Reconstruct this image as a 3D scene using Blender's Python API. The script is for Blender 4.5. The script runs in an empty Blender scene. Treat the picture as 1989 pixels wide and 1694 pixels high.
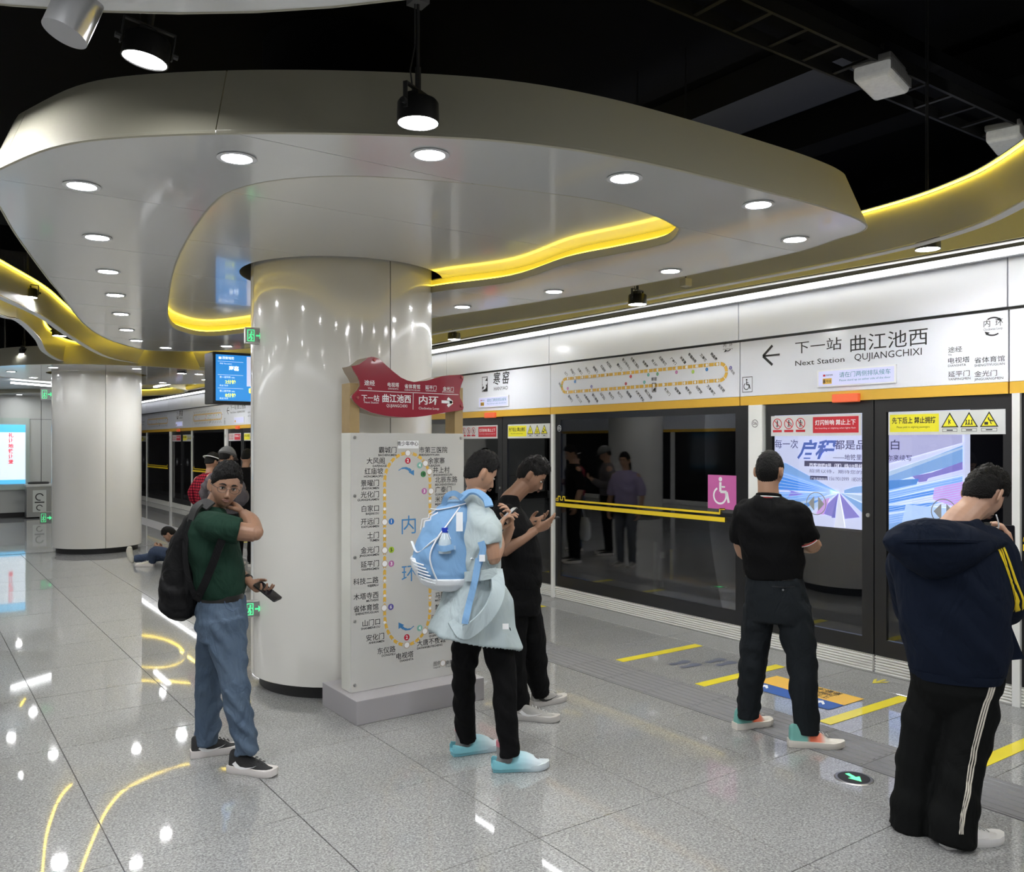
import bpy, bmesh, math, random
from mathutils import Vector, Matrix, noise
random.seed(7)
S = bpy.context.scene
PI = math.pi
R = math.radians
# ---------------------------------------------------------------- camera, world, exposure
CAM_H = 1.75; F = 1660.0; CX = 994.5; HY = 862.0; YAW = R(35.5)
VV = Vector((math.sin(YAW), math.cos(YAW), 0)); RV = Vector((math.cos(YAW), -math.sin(YAW), 0)); UP = Vector((0, 0, 1))
cd = bpy.data.cameras.new('camera'); cam = bpy.data.objects.new('camera', cd); S.collection.objects.link(cam)
cam.location = (0, 0, CAM_H); cam.rotation_euler = (PI/2, 0, -YAW)
cd.sensor_fit = 'HORIZONTAL'; cd.sensor_width = 36; cd.lens = 36*F/1989; cd.shift_y = 15/1989; cd.clip_start = 0.05; cd.clip_end = 200
S.camera = cam
w = bpy.data.worlds.new('world'); S.world = w; w.use_nodes = True
w.node_tree.nodes['Background'].inputs[0].default_value = (0.9, 0.95, 1, 1)
w.node_tree.nodes['Background'].inputs[1].default_value = 0.02
S.view_settings.view_transform = 'Standard'; S.view_settings.look = 'None'; S.view_settings.gamma = 1
S.view_settings.use_curve_mapping = False
S.view_settings.exposure = 0.19
LAMP = 430.0      # radiance of the pendant discs
DOWN = 200.0      # radiance of the canopy downlights
STRIP = 10.0       # header light strip
YELS = 3.6        # yellow led strips
S.cycles.max_bounces = 8; S.cycles.diffuse_bounces = 5; S.cycles.glossy_bounces = 4; S.cycles.transparent_max_bounces = 12
S.cycles.sample_clamp_indirect = 6; S.cycles.use_denoising = True
try: S.cycles.use_light_tree = True
except Exception: pass

# ---------------------------------------------------------------- helpers
def px(x, y, d): return Vector((0, 0, CAM_H)) + VV*d + RV*(d*(x-CX)/F) + UP*(d*(HY-y)/F)
def pz(x, y, z): return px(x, y, (CAM_H-z)*F/(y-HY))
def pX(x, y, X): return px(x, y, X/(VV.x + RV.x*(x-CX)/F))
def pY(x, y, Y): return px(x, y, Y/(VV.y + RV.y*(x-CX)/F))

MATS = {}
def mat(name, col, rough=0.5, metal=0.0, emit=None, es=1.0, coat=0.0, coat_r=0.05, noise_s=None, noise_a=0.0, bump=0.0, bump_s=40, spec=0.5, trans=0, col2=None, nfac=0.5):
    if name in MATS: return MATS[name]
    m = bpy.data.materials.new(name); m.use_nodes = True; MATS[name] = m
    nt = m.node_tree; b = nt.nodes['Principled BSDF']
    b.inputs['Base Color'].default_value = (*col, 1); b.inputs['Roughness'].default_value = rough
    b.inputs['Metallic'].default_value = metal; b.inputs['Specular IOR Level'].default_value = spec
    b.inputs['Coat Weight'].default_value = coat; b.inputs['Coat Roughness'].default_value = coat_r
    if trans: b.inputs['Transmission Weight'].default_value = trans
    if emit:
        b.inputs['Emission Color'].default_value = (*emit, 1); b.inputs['Emission Strength'].default_value = es
    if noise_s:
        tc = nt.nodes.new('ShaderNodeTexCoord'); n = nt.nodes.new('ShaderNodeTexNoise'); n.inputs['Scale'].default_value = noise_s; n.inputs['Detail'].default_value = 5
        mx = nt.nodes.new('ShaderNodeMix'); mx.data_type = 'RGBA'
        c2 = col2 or tuple(min(1, c*(1-noise_a)) for c in col)
        mx.inputs[6].default_value = (*col, 1); mx.inputs[7].default_value = (*c2, 1)
        nt.links.new(tc.outputs['Object'], n.inputs['Vector']); nt.links.new(n.outputs['Fac'], mx.inputs[0]); nt.links.new(mx.outputs[2], b.inputs['Base Color'])
    if bump:
        tc = nt.nodes.new('ShaderNodeTexCoord'); n = nt.nodes.new('ShaderNodeTexNoise'); n.inputs['Scale'].default_value = bump_s; n.inputs['Detail'].default_value = 4
        bp = nt.nodes.new('ShaderNodeBump'); bp.inputs['Strength'].default_value = bump; bp.inputs['Distance'].default_value = 0.01
        nt.links.new(tc.outputs['Object'], n.inputs['Vector']); nt.links.new(n.outputs['Fac'], bp.inputs['Height']); nt.links.new(bp.outputs[0], b.inputs['Normal'])
    return m
def granite(name, base, dark, light, rough, coat):
    m = bpy.data.materials.new(name); m.use_nodes = True; MATS[name] = m
    nt = m.node_tree; b = nt.nodes['Principled BSDF']; L = nt.links.new
    tc = nt.nodes.new('ShaderNodeTexCoord')
    v = nt.nodes.new('ShaderNodeTexVoronoi'); v.inputs['Scale'].default_value = 150
    n = nt.nodes.new('ShaderNodeTexNoise'); n.inputs['Scale'].default_value = 95; n.inputs['Detail'].default_value = 6; n.inputs['Roughness'].default_value = 0.7
    n2 = nt.nodes.new('ShaderNodeTexNoise'); n2.inputs['Scale'].default_value = 3; n2.inputs['Detail'].default_value = 4
    geo = nt.nodes.new('ShaderNodeNewGeometry'); L(geo.outputs['Position'], v.inputs['Vector']); L(geo.outputs['Position'], n.inputs['Vector']); L(geo.outputs['Position'], n2.inputs['Vector'])
    cr = nt.nodes.new('ShaderNodeValToRGB'); cr.color_ramp.elements[0].position = 0.36; cr.color_ramp.elements[0].color = (*dark, 1)
    cr.color_ramp.elements[1].position = 0.62; cr.color_ramp.elements[1].color = (*light, 1)
    e = cr.color_ramp.elements.new(0.49); e.color = (*base, 1)
    L(n.outputs['Fac'], cr.inputs[0])
    sep = nt.nodes.new('ShaderNodeSeparateColor'); L(v.outputs['Color'], sep.inputs[0])
    mr = nt.nodes.new('ShaderNodeMapRange'); mr.inputs[3].default_value = 0.72; mr.inputs[4].default_value = 1.22; L(sep.outputs[0], mr.inputs[0])
    mr2 = nt.nodes.new('ShaderNodeMapRange'); mr2.inputs[3].default_value = 0.93; mr2.inputs[4].default_value = 1.07; L(n2.outputs['Fac'], mr2.inputs[0])
    mu = nt.nodes.new('ShaderNodeMath'); mu.operation = 'MULTIPLY'; L(mr.outputs[0], mu.inputs[0]); L(mr2.outputs[0], mu.inputs[1])
    sc = nt.nodes.new('ShaderNodeVectorMath'); sc.operation = 'SCALE'; L(cr.outputs[0], sc.inputs[0]); L(mu.outputs[0], sc.inputs['Scale'])
    L(sc.outputs[0], b.inputs['Base Color'])
    b.inputs['Roughness'].default_value = rough; b.inputs['Coat Weight'].default_value = coat; b.inputs['Coat Roughness'].default_value = 0.035; b.inputs['Coat IOR'].default_value = 1.55
    b.inputs['Specular IOR Level'].default_value = 0.3
    return m
def glassmat(name, tint, refl=0.06, rough=0.0):
    m = bpy.data.materials.new(name); m.use_nodes = True; MATS[name] = m
    nt = m.node_tree; nt.nodes.remove(nt.nodes['Principled BSDF']); out = nt.nodes['Material Output']; L = nt.links.new
    t = nt.nodes.new('ShaderNodeBsdfTransparent'); t.inputs[0].default_value = (*tint, 1)
    g = nt.nodes.new('ShaderNodeBsdfGlossy'); g.inputs['Roughness'].default_value = rough; g.inputs[0].default_value = (1, 1, 1, 1)
    fr = nt.nodes.new('ShaderNodeFresnel'); fr.inputs[0].default_value = 1.5
    ad = nt.nodes.new('ShaderNodeMath'); ad.operation = 'MULTIPLY_ADD'; ad.inputs[1].default_value = 0.9; ad.inputs[2].default_value = refl
    mx = nt.nodes.new('ShaderNodeMixShader'); L(fr.outputs[0], ad.inputs[0]); L(ad.outputs[0], mx.inputs[0]); L(t.outputs[0], mx.inputs[1]); L(g.outputs[0], mx.inputs[2]); L(mx.outputs[0], out.inputs[0])
    return m

def link(name, me, m=None, parent=None, loc=None):
    o = bpy.data.objects.new(name, me); S.collection.objects.link(o)
    if m is not None and me is not None:
        me.materials.clear()
        for q in (m if isinstance(m, (list, tuple)) else [m]): me.materials.append(q)
    if parent is not None: o.parent = parent
    if loc is not None: o.location = loc
    return o
def meta(o, label=None, cat=None, group=None, kind=None):
    if label: o['label'] = label
    if cat: o['category'] = cat
    if group: o['group'] = group
    if kind: o['kind'] = kind
    return o
def empty(name, loc=(0, 0, 0), label=None, cat=None, group=None, kind=None, rz=0):
    o = bpy.data.objects.new(name, None); S.collection.objects.link(o); o.location = loc; o.rotation_euler.z = rz; o.empty_display_size = 0.1
    return meta(o, label, cat, group, kind)
def copy_tree(o, parent=None):
    c = o.copy(); S.collection.objects.link(c); c.parent = parent
    for ch in o.children: copy_tree(ch, c)
    return c

class MB:
    "mesh builder in the local frame of the object that will own it (origin off)"
    def __init__(s, off=(0, 0, 0)): s.v = []; s.f = []; s.off = Vector(off); s.sm = False
    def add(s, vs, fs):
        n = len(s.v); s.v += [Vector(q)-s.off for q in vs]; s.f += [[i+n for i in f] for f in fs]; return s
    def box(s, a, b):
        x0, y0, z0 = a; x1, y1, z1 = b
        if x0 > x1: x0, x1 = x1, x0
        if y0 > y1: y0, y1 = y1, y0
        if z0 > z1: z0, z1 = z1, z0
        return s.add([(x0,y0,z0),(x1,y0,z0),(x1,y1,z0),(x0,y1,z0),(x0,y0,z1),(x1,y0,z1),(x1,y1,z1),(x0,y1,z1)],
                     [(0,3,2,1),(4,5,6,7),(0,1,5,4),(1,2,6,5),(2,3,7,6),(3,0,4,7)])
    def cyl(s, c, r, z0, z1, n=32, r2=None, a0=0, a1=2*PI, thick=None):
        r2 = r if r2 is None else r2; c = Vector(c)
        ring = lambda rr, z: [(c.x+rr*math.cos(2*PI*i/n), c.y+rr*math.sin(2*PI*i/n), z) for i in range(n)]
        return s.add(ring(r, z0)+ring(r2, z1), [list(range(n-1, -1, -1)), list(range(n, 2*n))]+[(i, (i+1) % n, n+(i+1) % n, n+i) for i in range(n)])
    def tube(s, pts, r, n=12, cap=True):
        pts = [Vector(p) for p in pts]; k = len(pts); rs = r if isinstance(r, (list, tuple)) else [r]*k
        vs = []; prev = None
        for i, p in enumerate(pts):
            t = (pts[min(i+1, k-1)]-pts[max(i-1, 0)]).normalized()
            if prev is None:
                a = t.cross(Vector((0.13, 0.31, 1)) if abs(t.z) < 0.9 else Vector((1, 0.2, 0))).normalized()
            else: a = (prev - t*prev.dot(t)).normalized()
            prev = a; b = t.cross(a)
            ra = rs[i]; ra, rb = ra if isinstance(ra, (tuple, list)) else (ra, ra)
            vs += [p + a*(ra*math.cos(2*PI*j/n)) + b*(rb*math.sin(2*PI*j/n)) for j in range(n)]
        fs = [(i*n+j, i*n+(j+1) % n, (i+1)*n+(j+1) % n, (i+1)*n+j) for i in range(k-1) for j in range(n)]
        if cap: fs += [list(range(n-1, -1, -1)), list(range((k-1)*n, k*n))]
        return s.add(vs, fs)
    def prism(s, outline, A, B, N, O, t0, t1):
        "2-D outline in axes A,B at O extruded along N from t0 to t1"
        A, B, N, O = map(Vector, (A, B, N, O)); n = len(outline)
        vs = [O+A*p[0]+B*p[1]+N*t0 for p in outline]+[O+A*p[0]+B*p[1]+N*t1 for p in outline]
        fs = [(i, (i+1) % n, n+(i+1) % n, n+i) for i in range(n)]
        from mathutils.geometry import tessellate_polygon
        tr = tessellate_polygon([[Vector((p[0], p[1], 0)) for p in outline]])
        fs += [tuple(reversed(t)) for t in tr]+[tuple(i+n for i in t) for t in tr]
        return s.add(vs, fs)
    def loft(s, rings, cap=True):
        n = len(rings[0]); k = len(rings); vs = [q for r_ in rings for q in r_]
        fs = [(i*n+j, i*n+(j+1) % n, (i+1)*n+(j+1) % n, (i+1)*n+j) for i in range(k-1) for j in range(n)]
        if cap: fs += [list(range(n-1, -1, -1)), list(range((k-1)*n, k*n))]
        return s.add(vs, fs)
    def me(s, name='m', smooth=False, ang=None):
        m = bpy.data.meshes.new(name); m.from_pydata([tuple(v) for v in s.v], [], s.f)
        bm = bmesh.new(); bm.from_mesh(m); bmesh.ops.recalc_face_normals(bm, faces=bm.faces); bm.to_mesh(m); bm.free()
        if smooth or s.sm:
            m.polygons.foreach_set('use_smooth', [True]*len(m.polygons))
            if ang: m.set_sharp_from_angle(angle=R(ang))
        return m
    def build(s, name, m, parent=None, smooth=False, ang=40, **kw):
        o = link(name, s.me(name, smooth, ang), m, parent); meta(o, **kw); return o
def solid(o, th, off=0):
    sd = o.modifiers.new('s', 'SOLIDIFY'); sd.thickness = th; sd.offset = off
    es = o.modifiers.new('e', 'EDGE_SPLIT'); es.split_angle = R(35); return o
def bev(o, w=0.004, seg=2):
    md = o.modifiers.new('b', 'BEVEL'); md.width = w; md.segments = seg; md.limit_method = 'ANGLE'; md.angle_limit = R(40); return o

# --- flat print on a plane
_T = {}
def text_mesh(body, bold=0.0):
    k = (body, bold)
    if k not in _T:
        cu = bpy.data.curves.new('t', 'FONT'); cu.body = body; cu.size = 1; cu.resolution_u = 2; cu.offset = bold; cu.fill_mode = 'FRONT'
        o = bpy.data.objects.new('t', cu); S.collection.objects.link(o)
        dg = bpy.context.evaluated_depsgraph_get(); dg.update(); ev = o.evaluated_get(dg); me = ev.to_mesh()
        vs = [(v.co.x, v.co.y) for v in me.vertices]; fs = [tuple(p.vertices) for p in me.polygons]
        xs = [v[0] for v in vs] or [0]; ys = [v[1] for v in vs] or [0]
        _T[k] = (vs, fs, min(xs), max(xs), min(ys), max(ys)); ev.to_mesh_clear(); bpy.data.objects.remove(o); bpy.data.curves.remove(cu)
    return _T[k]
class Flat(MB):
    def __init__(s, O, A, B, off=0.002, base=(0, 0, 0)):
        super().__init__(base); s.O = Vector(O); s.A = Vector(A).normalized(); s.B = Vector(B).normalized(); s.N = s.A.cross(s.B); s.e = off
    def P(s, x, y, e=0): return s.O + s.A*x + s.B*y + s.N*(s.e+e)
    def poly(s, pts, e=0):
        from mathutils.geometry import tessellate_polygon
        tr = tessellate_polygon([[Vector((p[0], p[1], 0)) for p in pts]])
        s.add([s.P(x, y, e) for x, y in pts], [tuple(t) for t in tr]); return s
    def rect(s, x0, y0, x1, y1, e=0): return s.poly([(x0, y0), (x1, y0), (x1, y1), (x0, y1)], e)
    def disc(s, x, y, r, n=24, e=0): return s.add([s.P(x+r*math.cos(2*PI*i/n), y+r*math.sin(2*PI*i/n), e) for i in range(n)], [list(range(n))])
    def ring(s, x, y, r, t, n=28, a0=0, a1=2*PI, e=0):
        full = abs(a1-a0-2*PI) < 1e-6; k = n if full else n+1
        vs = []
        for i in range(k):
            a = a0+(a1-a0)*i/n; vs += [s.P(x+r*math.cos(a), y+r*math.sin(a), e), s.P(x+(r-t)*math.cos(a), y+(r-t)*math.sin(a), e)]
        fs = [(2*i, 2*((i+1) % k), 2*((i+1) % k)+1, 2*i+1) for i in range(n)]
        return s.add(vs, fs)
    def frame(s, x0, y0, x1, y1, t, e=0):
        s.rect(x0, y0, x1, y0+t, e); s.rect(x0, y1-t, x1, y1, e); s.rect(x0, y0+t, x0+t, y1-t, e); return s.rect(x1-t, y0+t, x1, y1-t, e)
    def line(s, pts, wd, e=0):
        for (x0, y0), (x1, y1) in zip(pts, pts[1:]):
            dx, dy = x1-x0, y1-y0; l = math.hypot(dx, dy) or 1; nx, ny = -dy/l*wd/2, dx/l*wd/2
            s.add([s.P(x0+nx, y0+ny, e), s.P(x1+nx, y1+ny, e), s.P(x1-nx, y1-ny, e), s.P(x0-nx, y0-ny, e)], [(0, 1, 2, 3)])
        return s
    def text(s, body, x, y, h, al='l', width=None, bold=0.0, rot=0, e=0, shear=0):
        "h: height of a CJK/cap glyph; x,y: baseline point; al l/c/r"
        vs, fs, x0, x1, y0, y1 = text_mesh(body, bold)
        cjk = any(ord(c) > 0x2e80 for c in body)
        sy = h/(0.92 if cjk else 0.70); sx = sy
        if width: sx = width/max(x1-x0, 1e-6)
        ox = -x0 if al == 'l' else (-(x0+x1)/2 if al == 'c' else -x1)
        oy = 0.08 if cjk else 0
        c_, s_ = math.cos(rot), math.sin(rot)
        s.add([s.P(x+((a+ox)*sx+b*shear*sy)*c_-(b+oy)*sy*s_, y+((a+ox)*sx+b*shear*sy)*s_+(b+oy)*sy*c_, e) for a, b in vs], fs); return s

def spline(pts, n=8, closed=False):
    pts = [Vector(p) for p in pts]; k = len(pts); out = []
    for i in range(k if closed else k-1):
        g = (lambda j: pts[j % k]) if closed else (lambda j: pts[max(0, min(k-1, j))])
        p0, p1, p2, p3 = g(i-1), g(i), g(i+1), g(i+2)
        for q in range(n):
            t = q/n
            out.append(0.5*((2*p1)+(p2-p0)*t+(2*p0-5*p1+4*p2-p3)*t*t+(3*p1-p0-3*p2+p3)*t*t*t))
    if not closed: out.append(pts[-1])
    return out
# ---------------------------------------------------------------- materials
WHITE_PANEL = mat('white_panel', (0.79, 0.81, 0.87), 0.35, coat=0.3, coat_r=0.15)
CLAD = mat('cladding', (0.73, 0.715, 0.67), 0.32, coat=0.9, coat_r=0.07)
CANOPY = mat('canopy_white', (0.78, 0.79, 0.785), 0.22, coat=0.8, coat_r=0.06)
RIM = mat('canopy_rim', (0.52, 0.50, 0.39), 0.6)
RIML = mat('recess_lip_grey', (0.42, 0.41, 0.34), 0.5)
FASCIA = mat('fascia_metal', (0.60, 0.585, 0.49), 0.4, metal=0.15)
LIP = mat('white_lip', (0.85, 0.86, 0.88), 0.35)
BLACK = mat('soot_black', (0.0035, 0.0035, 0.004), 0.9, spec=0.1)
BLACK2 = mat('dark_frame', (0.014, 0.014, 0.015), 0.35)
BLACKPL = mat('black_plastic', (0.012, 0.012, 0.013), 0.45)
DARKMET = mat('dark_metal', (0.05, 0.05, 0.05), 0.45, metal=0.5)
STEEL = mat('brushed_steel', (0.55, 0.55, 0.54), 0.3, metal=1.0)
GREYP = mat('grey_paint', (0.40, 0.385, 0.40), 0.5)
JOINT = mat('joint_grey', (0.10, 0.10, 0.10), 0.8)
LAMPM = mat('lamp_disc', (1, 1, 1), 0.5, emit=(0.97, 0.985, 1.0), es=LAMP)
DOWNM = mat('downlight_disc', (1, 1, 1), 0.5, emit=(0.97, 0.985, 1.0), es=DOWN)
STRIPM = mat('strip_light', (1, 1, 1), 0.5, emit=(0.97, 0.98, 1.0), es=STRIP)
YELM = mat('yellow_led', (1, 0.9, 0.2), 0.5, emit=(1.0, 0.76, 0.075), es=YELS)
YELM2 = mat('yellow_led_fascia', (1, 0.9, 0.2), 0.5, emit=(1.0, 0.74, 0.05), es=YELS*3)
COVE_GLOW = mat('cove_wash_glow', (1, 0.9, 0.2), 0.5, emit=(1.0, 0.72, 0.05), es=0.35)
ORANGE = mat('orange_band', (0.72, 0.42, 0.045), 0.4)
YEL = mat('yellow_print', (0.86, 0.62, 0.02), 0.5)
INK = mat('black_ink', (0.018, 0.018, 0.02), 0.6)
MAPO = mat('map_orange', (0.76, 0.46, 0.07), 0.5)
WHT = mat('white_print', (0.85, 0.85, 0.86), 0.5)
GLASS = glassmat('screen_glass', (0.80, 0.81, 0.83), 0.02)
GRANITE = granite('granite_tile', (0.30, 0.30, 0.298), (0.155, 0.155, 0.155), (0.45, 0.45, 0.44), 0.42, 1.0)
GRANITE_D = granite('dark_granite', (0.22, 0.22, 0.22), (0.13, 0.13, 0.13), (0.33, 0.33, 0.32), 0.4, 0.7)
TACT = mat('tactile_grey', (0.205, 0.205, 0.215), 0.5, noise_s=60, noise_a=0.2)
YTAPE = mat('yellow_floor_tape', (0.84, 0.70, 0.03), 0.45, noise_s=8, noise_a=0.15, coat=0.4)

# ---------------------------------------------------------------- shell
PX = 6.04
def struct(name, mb, m, parent=None, **k):
    o = mb.build(name, m, parent, **k)
    if parent is None: o['kind'] = 'structure'
    return o
floor = struct('floor', MB().box((-6.04, -14, -0.3), (6.04, 40, -0.012)).box((-6.04, 15.6, -0.012), (4.23, 40, 0)).box((-6.04, -14, -0.012), (-0.83, 15.6, 0)).box((4.23, 15.6, -0.012), (6.04, 40, 0)).box((-0.83, -14, -0.012), (6.04, 0.5, 0)), GRANITE)
struct('ceiling', MB().box((-9.6, -14, 4.7), (9.6, 40, 4.9)), BLACK)
struct('wall_right', MB().box((9.3, -14, -1.5), (9.5, 40, 4.7)), BLACK)
struct('wall_left', MB().box((-9.5, -14, -1.5), (-9.3, 40, 4.7)), BLACK)
struct('wall_back', MB().box((-9.5, -14.2, -1.5), (9.5, -14, 4.7)), GREYP)
struct('wall_front', MB().box((-9.5, 40, -1.5), (9.5, 40.2, 4.7)), GREYP)
struct('track_bed', MB().box((6.1, -14, -1.6), (9.5, 40, -1.4)).box((-9.5, -14, -1.6), (-6.1, 40, -1.4)), BLACK)

# tiles
XE = [-0.82, -0.04, 0.74, 1.52, 2.30, 3.07, 3.85, 4.23]
YE = [0.5, 1.35, 2.18, 3.02, 3.86, 4.67, 5.50, 6.08, 6.67] + [6.67+0.828*i for i in range(1, 11)] + [15.55]
_tm = {}
def tile(x0, y0, x1, y1, m, tilt=0.045, z=0.0, name='tile'):
    g = 0.0022; k = (round(x1-x0, 3), round(y1-y0, 3), m.name)
    if k not in _tm:
        hx, hy = (x1-x0)/2-g, (y1-y0)/2-g; c = 0.0012
        b = MB(); b.loft([[Vector((a*(hx-i), q*(hy-i), zz)) for a, q in ((-1, -1), (1, -1), (1, 1), (-1, 1))] for i, zz in ((0, -0.011), (0, -c), (c, 0))])
        me = b.me('tile'); me.materials.append(m); _tm[k] = me
    o = bpy.data.objects.new(name, _tm[k]); S.collection.objects.link(o); o.parent = floor
    o.location = ((x0+x1)/2, (y0+y1)/2, z); o.rotation_euler = (R(random.uniform(-tilt, tilt)), R(random.uniform(-tilt, tilt)), 0)
    return o
for i in range(len(XE)-1):
    for j in range(len(YE)-1):
        if XE[i+1] < 0 and YE[j] < 4: continue
        tile(XE[i], YE[j], XE[i+1], YE[j+1], GRANITE)
for j in range(len(YE)-1):
    tile(4.66, YE[j], 5.66, YE[j+1], GRANITE, 0.03)
    tile(5.66, YE[j], 6.03, YE[j+1], GRANITE_D, 0.02)
# tactile guide strip: ribbed tiles
b = MB(); W_ = 0.42
b.box((-W_/2+.002, -W_/2+.002, -0.011), (W_/2-.002, W_/2-.002, 0))
for i in range(7):
    x = -W_/2+0.03+i*0.06; b.add([(x-.014, -W_/2+.01, 0), (x+.014, -W_/2+.01, 0), (x+.010, -W_/2+.014, .004), (x-.010, -W_/2+.014, .004), (x-.014, W_/2-.01, 0), (x+.014, W_/2-.01, 0), (x+.010, W_/2-.014, .004), (x-.010, W_/2-.014, .004)], [(0, 1, 2, 3), (1, 5, 6, 2), (2, 6, 7, 3), (3, 7, 4, 0), (5, 4, 7, 6)])
tg = b.me('guide'); tg.materials.append(TACT)
b = MB(); b.box((-W_/2+.002, -W_/2+.002, -0.011), (W_/2-.002, W_/2-.002, 0))
for i in range(7):
    for j in range(7): b.cyl((-W_/2+0.03+i*0.06, -W_/2+0.03+j*0.06), 0.015, 0, 0.004, 8, 0.009)
td = b.me('studs'); td.materials.append(TACT)
for k in range(34):
    y = 1.0+W_/2+k*W_
    o = bpy.data.objects.new('tactile_tile', td if 11 <= k <= 15 else tg); S.collection.objects.link(o); o.parent = floor; o.location = (4.445, y, 0)
struct('tactile_strip', MB().box((4.235, 15.3, 0), (4.655, 40, 0.003)), TACT, floor)

# yellow queue lines on the floor
for y in (2.32, 3.22, 4.25, 5.1, 7.30, 8.20, 9.22, 10.1, 12.3, 13.2, 14.2, 15.1):
    o = MB().box((4.70, y-.045, 0.0012), (5.63, y+.045, 0.0030)).build('queue_line', YTAPE, floor)
# footprints in the queue lanes
FOOT = mat('footprint_grey', (0.10, 0.11, 0.15), 0.5)
def foot_outline(s): return [(x*s, y*s) for x, y in ((0, .5), (.16, .46), (.2, .3), (.17, .08), (.11, -.08), (.14, -.3), (.1, -.46), (0, -.5), (-.1, -.46), (-.13, -.3), (-.1, -.05), (-.17, .15), (-.19, .32), (-.13, .46))]
for (fx, fy) in ((5.05, 4.72), (5.33, 4.60), (5.05, 2.78), (5.33, 2.66), (5.2, 7.75), (5.2, 9.6)):
    fl = Flat((fx, fy, 0.002), (0, -1, 0), (1, 0, 0), 0.001)
    for s in (-1, 1): fl.poly([(x+s*0.055, y) for x, y in foot_outline(0.22)])
    fl.build('footprint_marking', FOOT, floor)
# boarding sticker (blue and yellow) between the lines and an arrow on the dark edge
def on_floor(x, y, yaw=0.0):   # reads towards the platform doors
    c, s = math.cos(yaw), math.sin(yaw)
    return dict(O=(x, y, 0.0022), A=(-s*0+0, -1, 0), B=(1, 0, 0), off=0.001)
def sticker(x, y):
    f = on_floor(x, y)
    st = empty('boarding_sticker', (0, 0, 0)); st.parent = floor
    Flat(**f).rect(-.36, -.19, .36, -.02).build('blue_field', mat('sticker_blue', (0.03, 0.10, 0.36), 0.4), st)
    Flat(**f).rect(-.36, -.02, .36, .22).build('yellow_field', mat('sticker_yellow', (0.80, 0.47, 0.06), 0.4), st)
    fl = Flat(**f)
    for s in (-.24, .22):
        fl.poly([(s-.05, -.10), (s, -.045), (s+.05, -.10), (s+.05, -.125), (s+.013, -.09), (s+.013, -.17), (s-.013, -.17), (s-.013, -.09), (s-.05, -.125)], .0006)
    fl.build('white_arrows', WHT, st)
    Flat(**f).text('先下后上', .08, .01, .06, 'c', bold=.02, e=.0006).text('请勿拥挤', .08, .08, .06, 'c', bold=.02, e=.0006).text('下车通道', .08, .15, .06, 'c', bold=.02, e=.0006).build('lettering', INK, st)
sticker(5.14, 3.72); sticker(5.14, 8.70)
for y in (3.55, 8.5):
    Flat((5.83, y, .0012), (0, 1, 0), (-1, 0, 0), .001).poly([(-.05, -.03), (0, .07), (.05, -.03), (.05, -.075), (.012, -.0), (.012, -.10), (-.012, -.10), (-.012, 0), (-.05, -.075)]).build('exit_arrow_marking', YTAPE, floor)
# round way-out markers set in the floor
GRN = mat('green_lit', (0.1, 0.9, 0.3), 0.5, emit=(0.10, 0.95, 0.30), es=1.5)
for q, (x, y) in enumerate(((4.05, 2.60), (4.02, 7.02), (3.98, 11.6))):
    t = empty('floor_marker_light', (x, y, 0), ['round black floor marker with a green arrow in the near aisle tiles', 'round black floor marker with green arrow behind the black-clad boy', 'round floor marker with green arrow far along the tactile strip'][q], 'floor light', kind='thing')
    MB().cyl((0, 0), .098, 0.0005, .004, 40, .092).build('steel_ring', STEEL, t)
    MB().cyl((0, 0), .080, 0.004, .0052, 40).build('black_disc', BLACKPL, t)
    Flat((0, 0, .0052), (-.35, -1, 0), (1, -.35, 0), .0008).poly([(-.055, .012), (.0, .012), (.0, .036), (.06, 0), (0, -.036), (0, -.012), (-.055, -.012)]).build('green_arrow', GRN, t)

# ---------------------------------------------------------------- columns
def column(cx, cy, seams, label, z1=3.10, toward=None):
    t = empty('pillar', (cx, cy, 0), label, 'pillar'); t['kind'] = 'thing'
    R0 = 0.67; th = 0.03
    MB().cyl((0, 0), R0-.06, 0, .10, 64).build('plinth', BLACKPL, t, smooth=True)
    MB().cyl((0, 0), R0-th-.01, .1, 3.12, 48).build('core', JOINT, t, smooth=True); MB().cyl((0, 0), R0-th-.05, 3.12, 4.695, 48).build('upper_core', BLACK, t, smooth=True)
    base = math.atan2(-cy, -cx)
    sm = sorted(R(s) for s in seams)
    for i, a in enumerate(sm):
        a2 = sm[(i+1) % len(sm)]+(2*PI if i == len(sm)-1 else 0); g = 0.0035/R0
        n = max(6, int((a2-a)/R(4))); rings = []
        for j in range(n+1):
            q = base + a+g+(a2-a-2*g)*j/n
            c, s = math.cos(q), math.sin(q)
            rings.append([Vector((c*r_, s*r_, z)) for r_, z in ((R0-th, .09), (R0-.003, .09), (R0, .094), (R0, z1), (R0-th, z1))])
        b = MB(); b.loft(rings); o = b.build('cladding_panel', CLAD, t, smooth=True, ang=30)
    return t
pil1 = column(2.72, 6.02, (29, -69.6, -160, 120), 'thick round white pillar clad in glossy panels behind the red sign')
pil2 = column(2.62, 15.45, (10, -75, -160, 100), 'round white pillar further off, standing behind the man in green')
column(2.7, 24.9, (0, 90, 180, 270), 'round white pillar hidden furthest along the platform')
column(2.7, -3.4, (0, 90, 180, 270), 'round white pillar behind the viewer')
column(-2.7, 6.0, (0, 90, 180, 270), 'round white pillar on the opposite side of the platform')
column(-2.7, 15.5, (0, 90, 180, 270), 'second round white pillar on the opposite platform side')

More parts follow.
